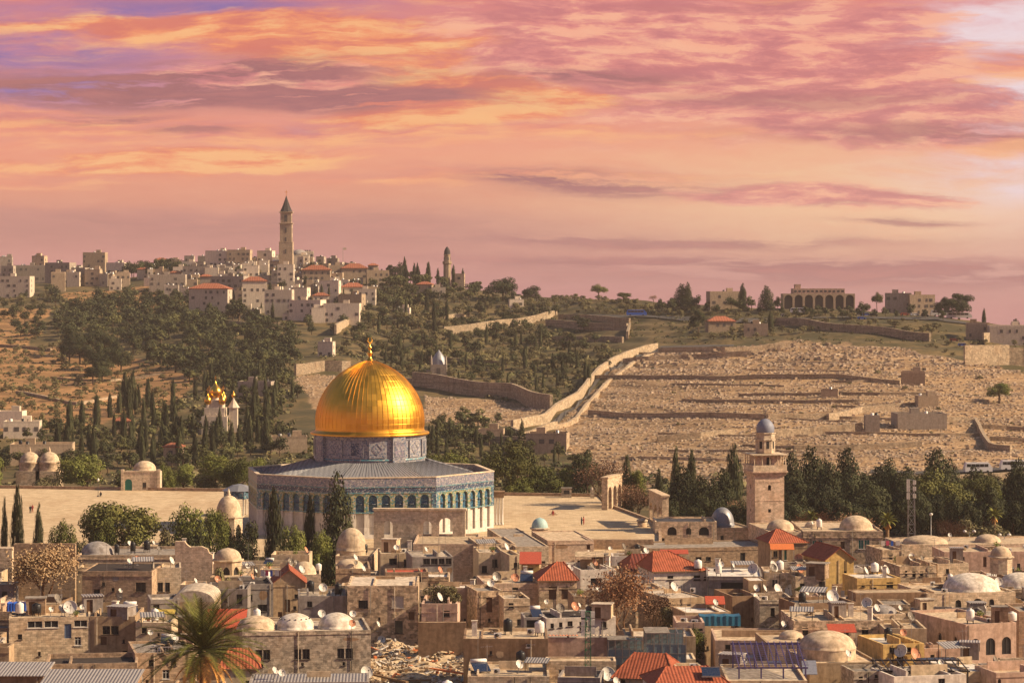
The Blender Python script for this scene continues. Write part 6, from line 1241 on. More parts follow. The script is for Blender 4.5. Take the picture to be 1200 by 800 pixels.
for lb, pts, h, m in [('long sunlit stone wall climbing beside the cemetery road', [(600, 503), (640, 494), (652, 484), (678, 468), (690, 452), (702, 437), (722, 425), (748, 412), (770, 406)], 3.8, 'stone_hill'), ('outer low sunlit wall of the cemetery road', [(652, 500), (676, 491), (690, 474), (708, 452), (722, 441), (745, 424), (772, 411)], 1.5, 'stone_hill'),
    ('sunlit ochre wall stub below the cemetery road', [(600, 503), (612, 511), (652, 500)], 3., 'stone_hill'), ('long brown retaining wall beyond the golden dome', [(484, 452), (540, 458), (562, 462), (600, 466), (646, 482)], 6.5, 'rock_wall'), ('brown retaining wall beside the golden dome', [(346, 438), (380, 434), (410, 434)], 5., 'rock_wall'),
    ('high terrace wall across the cemetery', [(690, 445), (780, 444), (900, 442), (985, 442), (1055, 446)], 1.9, 'rock_wall'), ('middle terrace wall across the cemetery', [(690, 487), (790, 490), (900, 492), (970, 488)], 2.3, 'rock_wall'), ('upper terrace wall at the cemetery top', [(772, 411), (850, 413), (925, 408)], 3., 'rock_wall'), ('second terrace wall under the cemetery top', [(730, 426), (800, 420), (880, 418)], 2.4, 'rock_wall'),
    ('terrace wall in the middle of the cemetery slope', [(970, 489), (1010, 482), (1050, 480)], 2.6, 'rock_wall'), ('low terrace wall over the minaret dome', [(900, 510), (960, 505), (1010, 502)], 3.0, 'rock_wall'), ('low terrace wall at the cemetery foot', [(770, 515), (820, 512), (860, 505)], 2.2, 'rock_wall'), ('terrace wall near the cemetery foot', [(930, 525), (1010, 522), (1080, 520)], 1.8, 'rock_wall'),
    ('sunlit boundary wall of the walled orchard', [(520, 388), (560, 386), (606, 382), (640, 376), (652, 368)], 4.2, 'stone_hill'), ('dark wall below the orchard boundary', [(640, 384), (690, 386), (735, 384)], 4.0, 'rock_wall'), ('upper dark wall of the walled garden', [(655, 374), (700, 377), (738, 378)], 3.2, 'rock_wall'), ('side wall of the walled garden', [(735, 398), (738, 378)], 2.8, 'rock_wall'), ('long low wall across the olive terraces', [(640, 398), (690, 399), (730, 401)], 3., 'rock_wall'),
    ('sunlit village wall running down the slope', [(393, 392), (404, 382), (414, 374)], 4.0, 'stone_hill'), ('long wall at the foot of the village', [(250, 384), (300, 388), (330, 386)], 4., 'rock_wall'), ('dark bank wall under the arched hotel', [(905, 378), (980, 386), (1070, 394), (1090, 398)], 4.0, 'rock_wall'), ('sunlit cream wall at the hilltop end', [(1152, 400), (1180, 399), (1225, 402)], 4.5, 'stone_hill'), ('big sunlit wall below the hilltop end', [(1130, 428), (1182, 428)], 9., 'stone_hill'), ('bright wall joined to the big sunlit wall', [(1182, 428), (1230, 430)], 8., 'stone_hill'),
    ('diagonal wall in the lower cemetery corner', [(1143, 492), (1150, 508), (1160, 524), (1185, 528)], 2.4, 'rock_wall'), ('stepped wall row in the cemetery corner', [(1150, 500), (1180, 501), (1215, 503)], 1.6, 'rock_wall'), ('lower wall row in the cemetery corner', [(1160, 514), (1215, 516)], 1.6, 'rock_wall'), ('shaded wall on the dry slope', [(0, 404), (60, 410)], 1.6, 'rock_wall'), ('low stone terrace edge on the dry slope', [(20, 462), (90, 472), (150, 464)], 1.2, 'rock_wall'), ('second stone terrace edge on the dry slope', [(60, 440), (130, 446), (190, 440)], 1.0, 'rock_wall'),
    ('roadside wall at the bottom of the cemetery', [(1030, 562), (1100, 560), (1225, 557)], 2.0, 'stone_hill'), ('dark terrace wall below the orchard trees', [(486, 420), (540, 424), (590, 428)], 2.5, 'rock_wall'), ('terrace wall under the small chapel', [(455, 444), (500, 447), (530, 448)], 2.2, 'stone_hill'), ('short sunlit wall among the olive trees', [(520, 372), (550, 370)], 2.2, 'stone_hill'), ('ruined wall beneath the cemetery road', [(560, 520), (610, 524), (640, 522)], 3.4, 'rock_wall')]: w_(lb, pts, h, 1.2, m)
def hill_strip(name, pts, wpx, m):
    mb = MB(); P = []
    for (a, b), (c, d) in zip(pts, pts[1:]):
        n = max(1, int(math.hypot(c - a, d - b) / 6)); P += [(lerp(a, c, i / n), lerp(b, d, i / n)) for i in range(n)]
    P.append(pts[-1]); Q = [(Vector(hill(x, y + wpx)), Vector(hill(x, y - wpx))) for x, y in P]
    for (a, b), (c, d) in zip(Q, Q[1:]): e = Vector((0, 0, .5)); mb.face([a + e, c + e, d + e, b + e])
    kind(mb.build(name, m), 'structure')
hill_strip('cemetery_road', [(640, 498), (668, 484), (684, 468), (698, 448), (716, 433), (748, 417), (775, 407), (860, 404)], 2.2, 'asphalt'); hill_strip('ridge_road', [(690, 372), (760, 371), (850, 376), (960, 372), (1100, 376), (1150, 384)], 1.3, 'asphalt'); hill_strip('valley_road', [(1020, 553), (1120, 551), (1230, 548)], 2.5, 'asphalt')
# ------------------------------------------------------------------ gravestones
def stones():
    r = random.Random(5); cand = []
    for k, g in enumerate(CEM):
        x0, x1, y0, y1 = min(p[0] for p in g), max(p[0] for p in g), min(p[1] for p in g), max(p[1] for p in g); y = y0 + .6; row = 0
        while y < y1:
            x = x0 + r.uniform(0, 3); st = lerp(1.5, 2.1, (y - y0) / (y1 - y0))
            while x < x1:
                jx, jy = x + r.uniform(-1, 1), y + r.uniform(-.7, .7); dn = mnoise.noise((jx / 30., jy / 14., 2.))
                if inpoly((jx, jy), g) and r.random() < .62 + .7 * dn: cand.append((jx, jy, r.random()))
                x += st * r.uniform(.7, 1.5)
            y += lerp(1.75, 2.7, (y - y0) / (y1 - y0)); row += 1
    mb = MB(); data = []
    for px, py, q in cand:
        X_, Y_, z = hill(px, py); s = (.50 + .5 * q ** 4) * (1.0 + .6 * sstep(446, 418, py)); data.append((s / Y_ * 1000, X_, Y_, z, s, r.uniform(-.25, .25) + .12, r.uniform(.55, 1.35)))
    data.sort(reverse=True)
    protos = []
    for k in range(3):
        b = MB(); b.box(-.55, .55, -1., 1., -.6, (.55, .75, .4)[k], k); 
        if k == 1: b.box(-.5, .5, .7, .98, .753, 1.2, k)
        protos.append(b.mesh('gravestone', ['grave', 'far_tan', 'stone_pale']))
    for i, (q, X_, Y_, z, s, a, hh) in enumerate(data):
        if i < 290: o = put('gravestone', protos[i % 3], None, (X_, Y_, z), a); o.scale = (s, s, s * hh); tag(o, 'pale weathered gravestone among the crowded graves on the cemetery slope', 'gravestone', 'gravestones on the cemetery slope')
        else:
            c, sn = math.cos(a), math.sin(a); w, l, h = .6 * s, .95 * s, .62 * hh * s; pts = [(-w, -l), (w, -l), (w, l), (-w, l)]; pts = [(X_ + x * c - y * sn, Y_ + x * sn + y * c) for x, y in pts]; mb.prism(pts, z - .6, z + h, r.randrange(4), None, False)
    tag(kind(mb.build('gravestone_field', ['grave', 'far_tan', 'stone_pale', 'grave']), 'stuff'), 'thousands of pale gravestones covering the terraced cemetery slope', 'gravestones')
    print('stones', len(data))
stones()
# ------------------------------------------------------------------ village, hotel, churches
def far_house(label, x0, x1, y0, y1, m='far_white', roof=None, L=None, rows=None, d=None, arch=False, group=None, name='hillside_house', win='far_window'):
    X_, Y_, z = hill((x0 + x1) / 2, y1); Y_ = d or Y_; w = (x1 - x0) / F * Y_; zt = CZ - (y0 - HY) / F * Y_; zb = z - 2.5; h = zt - zb; L = L or max(6., min(14., w * .8)); X_ = ((x0 + x1) / 2 - CX) / F * Y_
    rt = thing(name, label, 'house', (X_, Y_, zb), rnd.uniform(-.18, .12), group); mb = MB(); mb.box(-w / 2, w / 2, 0, L, 0, h); mb.build('wall', m, rt)
    rf = MB()
    if roof: 
        o = .5; e = [(-w / 2 - o, -o), (w / 2 + o, -o), (w / 2 + o, L + o), (-w / 2 - o, L + o)]; rise = min(w, L) * .22; A, B = (-w * .18, L / 2, h + rise), (w * .18, L / 2, h + rise); Z = lambda p: (p[0], p[1], h + .02)
        rf.face([Z(e[0]), Z(e[1]), B, A]); rf.face([Z(e[2]), Z(e[3]), A, B]); rf.face([Z(e[1]), Z(e[2]), B]); rf.face([Z(e[3]), Z(e[0]), A]); rf.prism(e, h - .3, h + .015); rf.build('roof', roof, rt)
    else:
        for a in ((-w / 2, w / 2, 0, .3), (-w / 2, w / 2, L - .3, L), (-w / 2, -w / 2 + .3, .302, L - .302), (w / 2 - .3, w / 2, .302, L - .302)): rf.box(*a, h + .003, h + .8)
        rf.build('parapet', m, rt)
        if w > 7: b = MB(); q = rnd.uniform(-.2, .25) * w; b.box(q - 1.6, q + 1.6, L * .4, L * .4 + 3, h + .003, h + 2.6); b.build('stair_head', m, rt)
        for k in range(rnd.randint(0, 3)): b = MB(); b.lathe([(.6, 0), (.6, 1.5), (.01, 1.6)], 8); b.build('water_tank', rnd.choice(['tank_white', 'tank_black', 'metal']), rt, (rnd.uniform(-.4, .4) * w, L * rnd.uniform(.2, .8), h))
    nr = rows if rows is not None else max(1, min(4, int((zt - z) / 3.2))); nc = max(1, min(6, int(w / 3.)))
    for i in range(nr):
        for j in range(nc):
            if rnd.random() < .48: continue
            v = h - 2.9 - i * 3.2; u = -w / 2 + w * (j + .5) / nc + rnd.uniform(-.6, .6); ww, hh = rnd.choice([(1.1, 1.5), (1.4, 1.5), (1.8, 1.6)]); put('window', FW[ww, win], rt, (u, -.04, v))
    for i in range(min(3, nr)):
        if rnd.random() < .9: put('window', FW[1.1, win], rt, (w / 2 + .04, L * .4, h - 2.9 - i * 3.2), R(90))
    return rt
FW = {}
for ww in (1.1, 1.4, 1.8):
    b = MB(); b.box(-ww / 2, ww / 2, -.03, .10, 0, 1.6); FW[ww, 'far_window'] = b.mesh('window', ['far_window'])
T_ = 'far_tiles'
V = [('grey block at the hilltop edge', 0, 14, 302, 325, 'far_grey', 0), ('cream apartment block at the village edge', -8, 35, 325, 348, 'far_white', 0), ('long grey ridge building of the village', 15, 54, 312, 326, 'far_grey', 0), ('brown house on the village ridge', 37, 52, 301, 309, 'far_tan', 0), ('wide grey house behind the dry slope', 52, 82, 309, 331, 'far_grey', 0), ('narrow tan house over the dry slope', 60, 76, 320, 342, 'far_tan', 0), ('tall tan ridge block', 97, 123, 297, 322, 'far_tan', 0), ('tan house under the tall ridge block', 99, 117, 317, 334, 'far_tan', 0), ('low grey row of the village edge', 80, 100, 315, 330, 'far_grey', 0), ('cream house beside the ridge pines', 124, 146, 309, 325, 'far_white', 0), ('tiny white house above the dry slope', 128, 142, 328, 341, 'far_white', 0),
     ('cream house behind the ridge pines', 212, 229, 308, 318, 'far_white', 0), ('large cream hall near the tall bell tower', 240, 266, 295, 314, 'far_white', 0), ('broad cream hall near the tall bell tower', 266, 293, 294, 314, 'far_tan', 0), ('long grey terrace house of the village', 175, 217, 323, 339, 'far_grey', 0), ('cream house above the long grey terrace', 214, 246, 313, 326, 'far_grey', 0), ('small white house in the village centre', 240, 256, 315, 325, 'far_white', 0), ('wide grey house in the village centre', 246, 286, 325, 346, 'far_grey', 0), ('big cream house with wide red roof on the slope', 221, 267, 338, 372, 'far_white', T_), ('tall cream house with red roof', 284, 313, 329, 361, 'far_white', T_), ('bright white house with flat roof below the hall', 285, 303, 312, 327, 'far_white', 0),
     ('small cream house beside the bell tower', 301, 319, 295, 310, 'far_white', 0), ('tall tan house below the bell tower', 325, 344, 311, 341, 'far_white', 0), ('cream apartment house with many balconies', 310, 342, 341, 372, 'far_white', 0), ('white apartment house on the village slope', 338, 360, 338, 356, 'far_white', 0), ('cream cube house low on the village slope', 338, 376, 353, 376, 'far_white', 0), ('cream house with orange roof near the flag', 354, 387, 316, 332, 'far_tan', T_), ('white house with small red roof', 367, 386, 346, 356, 'far_white', T_), ('white house on the steep village lane', 374, 397, 330, 350, 'far_white', 0), ('brown house with red roof at the village end', 400, 431, 314, 330, 'far_tan', T_), ('tan house at the village end', 430, 456, 318, 338, 'far_tan', 0), ('cream block at the village foot', 379, 421, 357, 378, 'far_white', 0), ('red roofed cream house near the village end', 400, 428, 336, 350, 'far_white', T_), ('tan house with dark windows near the lane', 396, 424, 346, 362, 'far_tan', 0), ('low cream house at the lane foot', 420, 440, 340, 356, 'far_white', 0), ('small cream house by the sunlit village wall', 365, 381, 362, 378, 'far_white', 0), ('grey house near the top lane', 318, 326, 318, 332, 'far_grey', 0), ('cream house on the top lane', 340, 356, 302, 314, 'far_white', 0), ('tan flat house on the top lane', 386, 402, 312, 326, 'far_tan', 0),
     ('flat brown ridge block above the cemetery', 832, 875, 343, 362, 'far_tan', 0), ('grey ridge block at the hilltop road', 1038, 1068, 345, 364, 'far_grey', 0), ('brown ridge block at the hilltop road', 1066, 1096, 347, 365, 'far_tan', 0), ('sunlit cream house at the hilltop end', 1132, 1160, 380, 396, 'far_tan', 0), ('long cream house at the hilltop end', 1160, 1215, 383, 402, 'far_white', 0), ('white flat house on the dry slope', -6, 26, 484, 499, 'far_white', 0), ('white house among the cypress belt', 4, 46, 496, 516, 'far_white', 0), ('small house with red roof in the cypress belt', 133, 152, 493, 504, 'far_tan', T_), ('small house with dark red roof in the cypress belt', 191, 210, 523, 546, 'far_tan', T_), ('grey stone house behind the gilded church', 278, 318, 449, 466, 'far_grey', 0), ('cream house hidden by trees above the golden dome', 372, 390, 402, 418, 'far_white', 0), ('low cream house in the orchard', 465, 480, 362, 372, 'far_white', 0), ('small cream house among the orchard trees', 506, 522, 338, 352, 'far_white', 0), ('red roofed house among the ridge trees', 488, 506, 333, 346, 'far_tan', T_), ('white shed among the ridge bushes', 597, 614, 352, 359, 'far_white', 0), ('low house with red roof on the ridge road', 830, 862, 376, 386, 'far_tan', T_), ('small sunlit house below the ridge road', 872, 900, 381, 392, 'far_tan', 0), ('stone house beside the plaza trees', 616, 664, 510, 530, 'far_tan', 0), ('long stone wall house behind twin domes', 12, 84, 523, 545, 'far_tan', 0), ('cream ruined house beside the golden dome', 318, 360, 514, 530, 'far_tan', 0), ('brown stone house beyond the lower orchard', 560, 590, 505, 520, 'far_tan', 0), ('brown tomb block in the cemetery', 1052, 1110, 487, 501, 'far_grey', 0), ('small sunlit tomb in the cemetery', 1056, 1084, 437, 446, 'far_tan', 0), ('dark tomb house low in the cemetery', 1014, 1031, 489, 503, 'far_grey', 0), ('small tomb with pale roof on the slope', 962, 982, 458, 466, 'far_tan', 0), ('low cream tomb by the upper terrace', 1076, 1100, 466, 474, 'far_tan', 0)]
rr_ = random.Random(31)
for i in range(15):                                   # thin terrace walls that step the cemetery
    y = 416 + i * 8.6 + rr_.uniform(-2, 2); a = rr_.uniform(720, 980); b = a + rr_.uniform(90, 230); k = rr_.uniform(-5, 5); pts = [(lerp(a, b, q / 4), y + k * q / 4 + rr_.uniform(-1, 1)) for q in range(5)]
    w_('thin low terrace wall stepping the graves of the cemetery slope', pts, rr_.uniform(.7, 1.3), .9, rr_.choice(['stone_hill', 'rock_wall']), 'terrace_wall')['group'] = 'thin terrace walls in the cemetery'
for lb, x0, x1, y0, y1, m, rf in V: far_house(lb, x0, x1, y0, y1, m, rf or None, rows=0 if ('tomb' in lb or 'wall' in lb or 'ruin' in lb) else None)
def village_fill():
    r = random.Random(21); poly = [(150, 316), (235, 308), (330, 302), (440, 322), (452, 344), (420, 366), (380, 380), (300, 372), (230, 360), (170, 336)]; n = 0; used = [(q[1], q[2], q[3], q[4]) for q in V]
    for _ in range(2500):
        px, py = r.uniform(150, 450), r.uniform(305, 378); w, h = r.uniform(6, 15), r.uniform(6, 13)
        if n > 120 or not inpoly((px, py), poly): continue
        if any(a < px + w / 2 - 3 and b > px - w / 2 + 3 and c < py - 4 and e > py - h + 5 for a, b, c, e in used): continue
        used.append((px - w / 2, px + w / 2, py - h, py)); rf = r.random() < .14 and w > 10; m = r.choice(['far_white', 'far_white', 'far_tan', 'far_grey'])
        near = min(V[:39], key=lambda q: (q[1] / 2 + q[2] / 2 - px) ** 2 + (q[4] - py) ** 2); lb = '%s%s house packed %s the %s' % ('small ' if w < 15 else 'wide ', {'far_white': 'cream', 'far_tan': 'tan', 'far_grey': 'grey'}[m] + (' red roofed' if rf else ''), 'above' if near[4] > py else 'below', near[0]); lb = ' '.join(lb.split()[:16])
        far_house(lb, px - w / 2, px + w / 2, py - h, py, m, T_ if rf and w > 10 else None, group=lb[:60]); n += 1
    for i in range(12):
        px = r.uniform(0, 150); py = 331 + r.uniform(-3, 5); w, h = r.uniform(10, 20), r.uniform(8, 16); m = r.choice(['far_white', 'far_tan', 'far_grey']); lb = 'small %s house crowded along the village ridge' % {'far_white': 'cream', 'far_tan': 'tan', 'far_grey': 'grey'}[m]; far_house(lb, px - w / 2, px + w / 2, py - h, py, m, None, group=lb)
village_fill()
def bell_tower():
    X_, Y_, z = hill(335.5, 318); k = Y_ / F; zz = lambda py: CZ - (py - HY) * k; rt = thing('bell_tower', 'very tall pale bell tower with dark pointed spire', 'bell tower', (X_, Y_, 0)); s = 6.9 * k
    b = MB(); b.box(-s * 1.15, s * 1.15, -s * 1.15, s * 1.15, z - 3, zz(284)); b.box(-s, s, -s, s, zz(284), zz(262)); b.box(-s * .92, s * .92, -s * .92, s * .92, zz(262), zz(248)); 
    for py in (284, 262, 249): b.box(-s * 1.17, s * 1.17, -s * 1.17, s * 1.17, zz(py) - .2, zz(py) + .3)
    b.build('tower', 'far_tan', rt)
    for (py0, py1, w) in ((260, 252, .26), (273, 267, .16), (283, 278, .12), (297, 292, .12)):
        for a in range(4): m = MB(); q = s * (1.19 if py0 > 284 else 1.03 if py0 > 262 else .95); 
        for a in range(4):
            for u in (0,): m = MB(); m.box(u * s - w * s, u * s + w * s, -q, -q + .3, zz(py0), zz(py1)); m.build('belfry_opening', 'far_window', rt, (0, 0, 0), a * math.pi / 2)
    c = MB(); c.lathe([(s * 1.1, zz(248)), (s * .75, zz(243)), (s * .25, zz(234)), (.06, zz(229))], 8, sm=False, ph=.39); c.build('spire', 'spire_dark', rt)
    f = MB(); t = zz(229); f.box(-.12, .12, -.12, .12, t - .5, t + 3.6); f.box(-1.0, 1.0, -.1, .1, t + 2.0, t + 2.3); f.build('cross', 'gold_plain', rt)
    far_house('low church hall at the foot of the bell tower', 343, 362, 300, 314, 'far_white', None, rows=1)
    x, y, z2 = hill(350, 312); d = thing('church_dome', 'small grey domed rotunda beside the bell tower', 'church', (x, y + 4, z2)); m = MB(); m.lathe([(6, 0), (6, 7)], 16); m.build('drum', 'far_white', d); m = MB(); m.lathe(dome_profile(6, 5), 16, (0, 0, 7)); m.build('dome', 'dome_grey', d)
bell_tower()
def small_tower():
    X_, Y_, z = hill(524, 336); k = Y_ / F; zz = lambda py: CZ - (py - HY) * k; rt = thing('minaret', 'small round topped stone tower among the ridge trees', 'minaret', (X_, Y_, 0)); s = 4.6 * k
    b = MB(); b.lathe([(s, z - 3), (s, zz(310)), (s * 1.25, zz(309)), (s * 1.25, zz(306)), (s * .85, zz(306)), (s * .8, zz(300)), (s * .95, zz(299)), (s * .95, zz(298))], 8, sm=False, ph=.39); b.build('shaft', 'far_tan', rt); d = MB(); d.lathe([(s * .8, 0), (s * .75, 2.2), (s * .4, 4.0), (.1, 5.0)], 12, (0, 0, zz(298))); d.build('dome', 'spire_dark', rt)
    for a in range(4): m = MB(); m.box(-.5, .5, -s * .86, -s * .7, zz(305), zz(301)); m.build('opening', 'far_window', rt, (0, 0, 0), a * math.pi / 2 + .39)
    far_house('reddish square house beside the small ridge tower', 533, 544, 322, 338, 'far_tan', None)
small_tower()
def gilded_church():
    X_, Y_, z = hill(251, 508); k = Y_ / F; zz = lambda py: CZ - (py - HY) * k; rt = thing('church', 'white stone church with several golden onion domes', 'church', (X_, Y_, 0)); s = 15 * k; b = MB()
    b.box(-s, s, 0, 2 * s, z - 3, zz(488)); b.box(-s * .8, s * .8, s * .2, s * 1.8, zz(488), zz(478)); b.box(-s * .5, s * .5, s * .5, s * 1.5, zz(478), zz(469)); b.box(-s * 1.25, -s, .4 * s, 1.6 * s, z - 3, zz(494)); b.build('wall', 'far_white', rt)
    g = MB()
    for py, w, yy in ((488, .8, s * .2), (478, .5, s * .5)):
        for u in (-.66, 0, .66): r = w * s * .33; g.lathe([(r, 0), (r, .3), (.01, .3)], 12, (0, 0, 0), 0, False, 0, math.pi); n = 13 * 3; nv = [(u * w * s + a, yy - .05 - c, zz(py) + b_) for a, b_, c in g.v[-n:]]; g.v[-n:] = nv
    g.build('kokoshnik_gable', 'far_white', rt)
    for u, v, py, r, h in ((0, 1, 466, 6.2, 20), (-.62, .5, 474, 3.4, 14), (.62, .5, 474, 3.4, 14), (-.62, 1.5, 472, 3.2, 14), (.62, 1.5, 472, 3.2, 14)):
        dr = MB(); dr.lathe([(r * k * .6, zz(py + 8)), (r * k * .6, zz(py))], 10, (u * s * .9, v * s, 0)); dr.build('drum', 'far_white', rt); d = MB(); d.lathe([(a * 1.0, b_) for a, b_ in onion(r * k * 1.25, h * k)], 14, (u * s * .9, v * s, zz(py))); d.build('onion_dome', 'gold_plain', rt); c = MB(); t = zz(py) + h * k; c.box(-.08, .08, -.08, .08, t - .3, t + 1.8); c.box(-.5, .5, -.06, .06, t + .9, t + 1.1); c.build('cross', 'gold_plain', rt, (u * s * .9, v * s, 0))
    for i in range(3): w = MB(); w.box(-.6, .6, -.06, .2, zz(503), zz(493)); w.build('window', 'far_window', rt, ((i - 1) * s * .55, 0, 0))
    t = MB(); t.box(s * 1.1, s * 1.75, .5 * s, 1.15 * s, z - 3, zz(478)); t.lathe([(s * .5, 0), (s * .1, 9 * k), (.05, 13 * k)], 8, (s * 1.42, s * .82, zz(478)), sm=False); t.build('bell_turret', 'far_white', rt); d = MB(); d.lathe(onion(2.2 * k, 8 * k), 10, (s * 1.42, s * .82, zz(466))); d.build('onion_dome', 'gold_plain', rt)
gilded_church()
def chapel():
    X_, Y_, z = hill(514, 442); k = Y_ / F; zz = lambda py: CZ - (py - HY) * k; rt = thing('chapel', 'small grey chapel with tear shaped dark dome', 'chapel', (X_, Y_, 0)); s = 9.5 * k; b = MB(); b.prism([(-s, 0), (s, 0), (s, 2 * s), (-s, 2 * s)], z - 2, zz(427)); b.box(-s * 1.5, -s - .003, .3, 1.6 * s, z - 2, zz(434)); b.build('wall', 'far_grey', rt)
    d = MB(); d.lathe([(s * .95, 0), (s * .9, 3 * k), (s * .72, 8 * k), (s * .45, 12 * k), (s * .18, 15 * k), (.1, 17 * k)], 16, (0, s, zz(427))); d.build('dome', 'lead', rt); w = MB(); w.box(-.8, .8, -.06, .2, zz(440), zz(431)); w.build('window', 'far_window', rt)
    for sx in (-1, 1): c = MB(); c.lathe([(.5, 0), (.4, 3), (.02, 4.5)], 8, (sx * s * .9, .4, zz(427))); c.build('corner_urn', 'far_grey', rt)
chapel()
def arched_hotel():
    X_, Y_, z = hill(960, 361); k = Y_ / F; zz = lambda py: CZ - (py - HY) * k; rt = thing('hotel', 'pink brown hotel with a row of seven dark arches', 'hotel', (X_, Y_, 0)); n = 7; w = 84 * k; b = w / n; mb = MB(); z0 = z - 2
    wallface(mb, (-w / 2, 0, z0), (1, 0, 0), (0, 1, 0), w, zz(344) - z0, [(b * i + b * .1, b * (i + 1) - b * .1, 2.2, zz(345) - z0 - .2, 1) for i in range(n)], 0, 2.5); mb.box(-w / 2, w / 2, 2.6, 14, z0, zz(344)); mb.build('arcade_wall', 'far_tan', rt)
    u = MB(); u.box(-w * .36, w * .36, 1, 13, zz(344) + .01, zz(338)); u.box(-w * .33, -w * .25, 2, 8, zz(338), zz(333)); u.build('upper_storey', 'plaster_pink', rt)
    for i in range(n): p = MB(); p.box(-b * .42, b * .42, 2.3, 2.5, z0 + 2.2, zz(345) - .2); p.build('arch_glazing', 'far_window', rt, (-w / 2 + b * (i + .5), 0, 0))
    for i in range(12): p = MB(); p.box(-.7, .7, -.04, .1, zz(342.5), zz(340)); p.build('window', 'far_window', rt, (-w * .33 + w * .66 * i / 11, 1, 0))
arched_hotel()
def twin_domes():
    for i, (px, lb) in enumerate(((35, 'round stone tomb dome nearest the plaza corner'), (58, 'round stone tomb dome beside its twin behind the plaza'))):
        d = 700.; k = d / F; x = (px - CX) * k; rt = thing('domed_tomb', lb, 'shrine', (x, d, -5)); r = 12 * k; zz = lambda py: CZ - (py - HY) * k + 5; m = MB(); m.box(-r * 1.15, r * 1.15, -r * 1.2, r * 1.2, 0, zz(551)); m.build('base', 'stone', rt); m = MB(); m.lathe([(r * 1.02, zz(551)), (r * 1.02, zz(543)), (r * 1.1, zz(542)), (r * 1.1, zz(541))], 20); m.build('drum', 'stone', rt); m = MB(); m.lathe(dome_profile(r * .95, 11 * k), 20, (0, 0, zz(541))); m.build('dome', 'dome_plaster', rt); f = MB(); f.lathe([(.4, 0), (.3, .6), (.02, 1.6)], 6, (0, 0, zz(530))); f.build('finial', 'stone', rt)
twin_domes()
# ------------------------------------------------------------------ buses and cars
def vehicle(label, name, px, py, l, w, h, m, cat, rz=0., d=None, z=None, rows=5):
    X_, Y_, zz = hill(px, py) if d is None else (W(px, py, d)[0], d, z); rt = thing(name, label, cat, (X_, Y_, zz + .5), rz); b = MB(); nose = .12 if name == 'car' else .03
    prof = [(-l / 2, .35), (l / 2, .35), (l / 2, h * .55), (l / 2 - l * nose, h * .62), (l / 2 - l * (nose + .1), h), (-l / 2 + l * .06, h), (-l / 2, h * .6)]; n = len(prof)
    b.face([(x, -w / 2, z_) for x, z_ in prof]); b.face([(x, w / 2, z_) for x, z_ in reversed(prof)])
    for (x0, z0), (x1, z1) in zip(prof, prof[1:] + prof[:1]): b.face([(x0, -w / 2, z0), (x0, w / 2, z0), (x1, w / 2, z1), (x1, -w / 2, z1)])
    b.build('body', m, rt)
    for sx in (-.32, .32):
        for sy in (-1, 1): q = MB(); q.tube((sx * l, sy * (w / 2 - .2), .4), (sx * l, sy * (w / 2 + .02), .4), .42, n=12); q.build('wheel', 'tyre', rt)
    for i in range(rows): q = MB(); a = -l * .44 + i * l * .8 / rows; q.box(a, a + l * .8 / rows - .12, -w / 2 - .02, w / 2 + .02, h * .58, h * .88); q.build('window', 'glass_dark', rt)
    return rt
for q in [('white coach parked at the hilltop car park', 'bus', 1104, 369, 12, 2.5, 3.2, 'bus_white'), ('white coach parked at the edge of the hilltop road', 'bus', 1124, 374, 13, 2.5, 3.2, 'bus_white'), ('white minibus parked below the arched hotel', 'bus', 936, 367, 9, 2.3, 2.8, 'bus_white'), ('dark blue coach on the road along the ridge', 'bus', 746, 372, 11, 2.5, 3.2, 'tarp_royal'), ('white coach on the valley road behind dark trees', 'bus', 1146, 553, 9, 2.5, 3.2, 'bus_white'), ('second white coach following on the valley road', 'bus', 1188, 552, 9, 2.5, 3.2, 'bus_white')]: vehicle(*q, 'bus', rnd.uniform(-.1, .1))
for i, (px, py) in enumerate([(920, 370), (1006, 371), (1015, 371), (1024, 372), (1060, 371), (1072, 372), (1084, 374), (1128, 403), (1142, 405), (1118, 400), (884, 377), (690, 374), (1010, 376), (1150, 404)]): vehicle('small car parked along the hilltop road', 'car', px, py, 4.3, 1.8, 1.5, ['bus_white', 'metal', 'tarp_royal', 'glass_dark', 'red_sheet'][i % 5], 'car', rnd.uniform(-.3, .3), rows=2)['group'] = 'cars parked along the hilltop road'
# ------------------------------------------------------------------ trees of the hill
def grove(label, n, kd, poly, hpx, wr, hi=0, sep=5., seed=0, nm=None):
    nm = nm or ('shrub' if 'bush' in label and kd == 'olive' else None)
    r = random.Random(seed * 7 + n); pts = []; xs, ys = [p[0] for p in poly], [p[1] for p in poly]; k = 0
    while len(pts) < n and k < n * 60:
        k += 1; p = (r.uniform(min(xs), max(xs)), r.uniform(min(ys), max(ys)))
        if inpoly(p, poly) and all((p[0] - q[0]) ** 2 + 3.5 * (p[1] - q[1]) ** 2 > sep * sep for q in pts): pts.append(p)
    for p in pts:
        X_, Y_, z = hill(*p); h = r.uniform(*hpx) / F * Y_; tree(kd, X_, Y_, z - .3, h, h * r.uniform(*wr), label, hi, label, nm)
G = grove
pinew, cypw, olw = (.75, 1.15), (.20, .30), (1.0, 1.4)
G('dark pine in the dense wood below the hilltop village', 165, 'dark', [(60, 372), (140, 350), (215, 352), (260, 374), (340, 392), (345, 450), (290, 455), (215, 440), (150, 418), (100, 402), (60, 396)], (16, 29), (.85, 1.35), sep=7.5, seed=1, nm='forest_pine'); G('green pine in the dense wood below the hilltop village', 80, 'pine', [(90, 380), (215, 365), (330, 400), (340, 470), (270, 470), (200, 432), (120, 405)], (15, 24), (.8, 1.2), sep=10, seed=2)
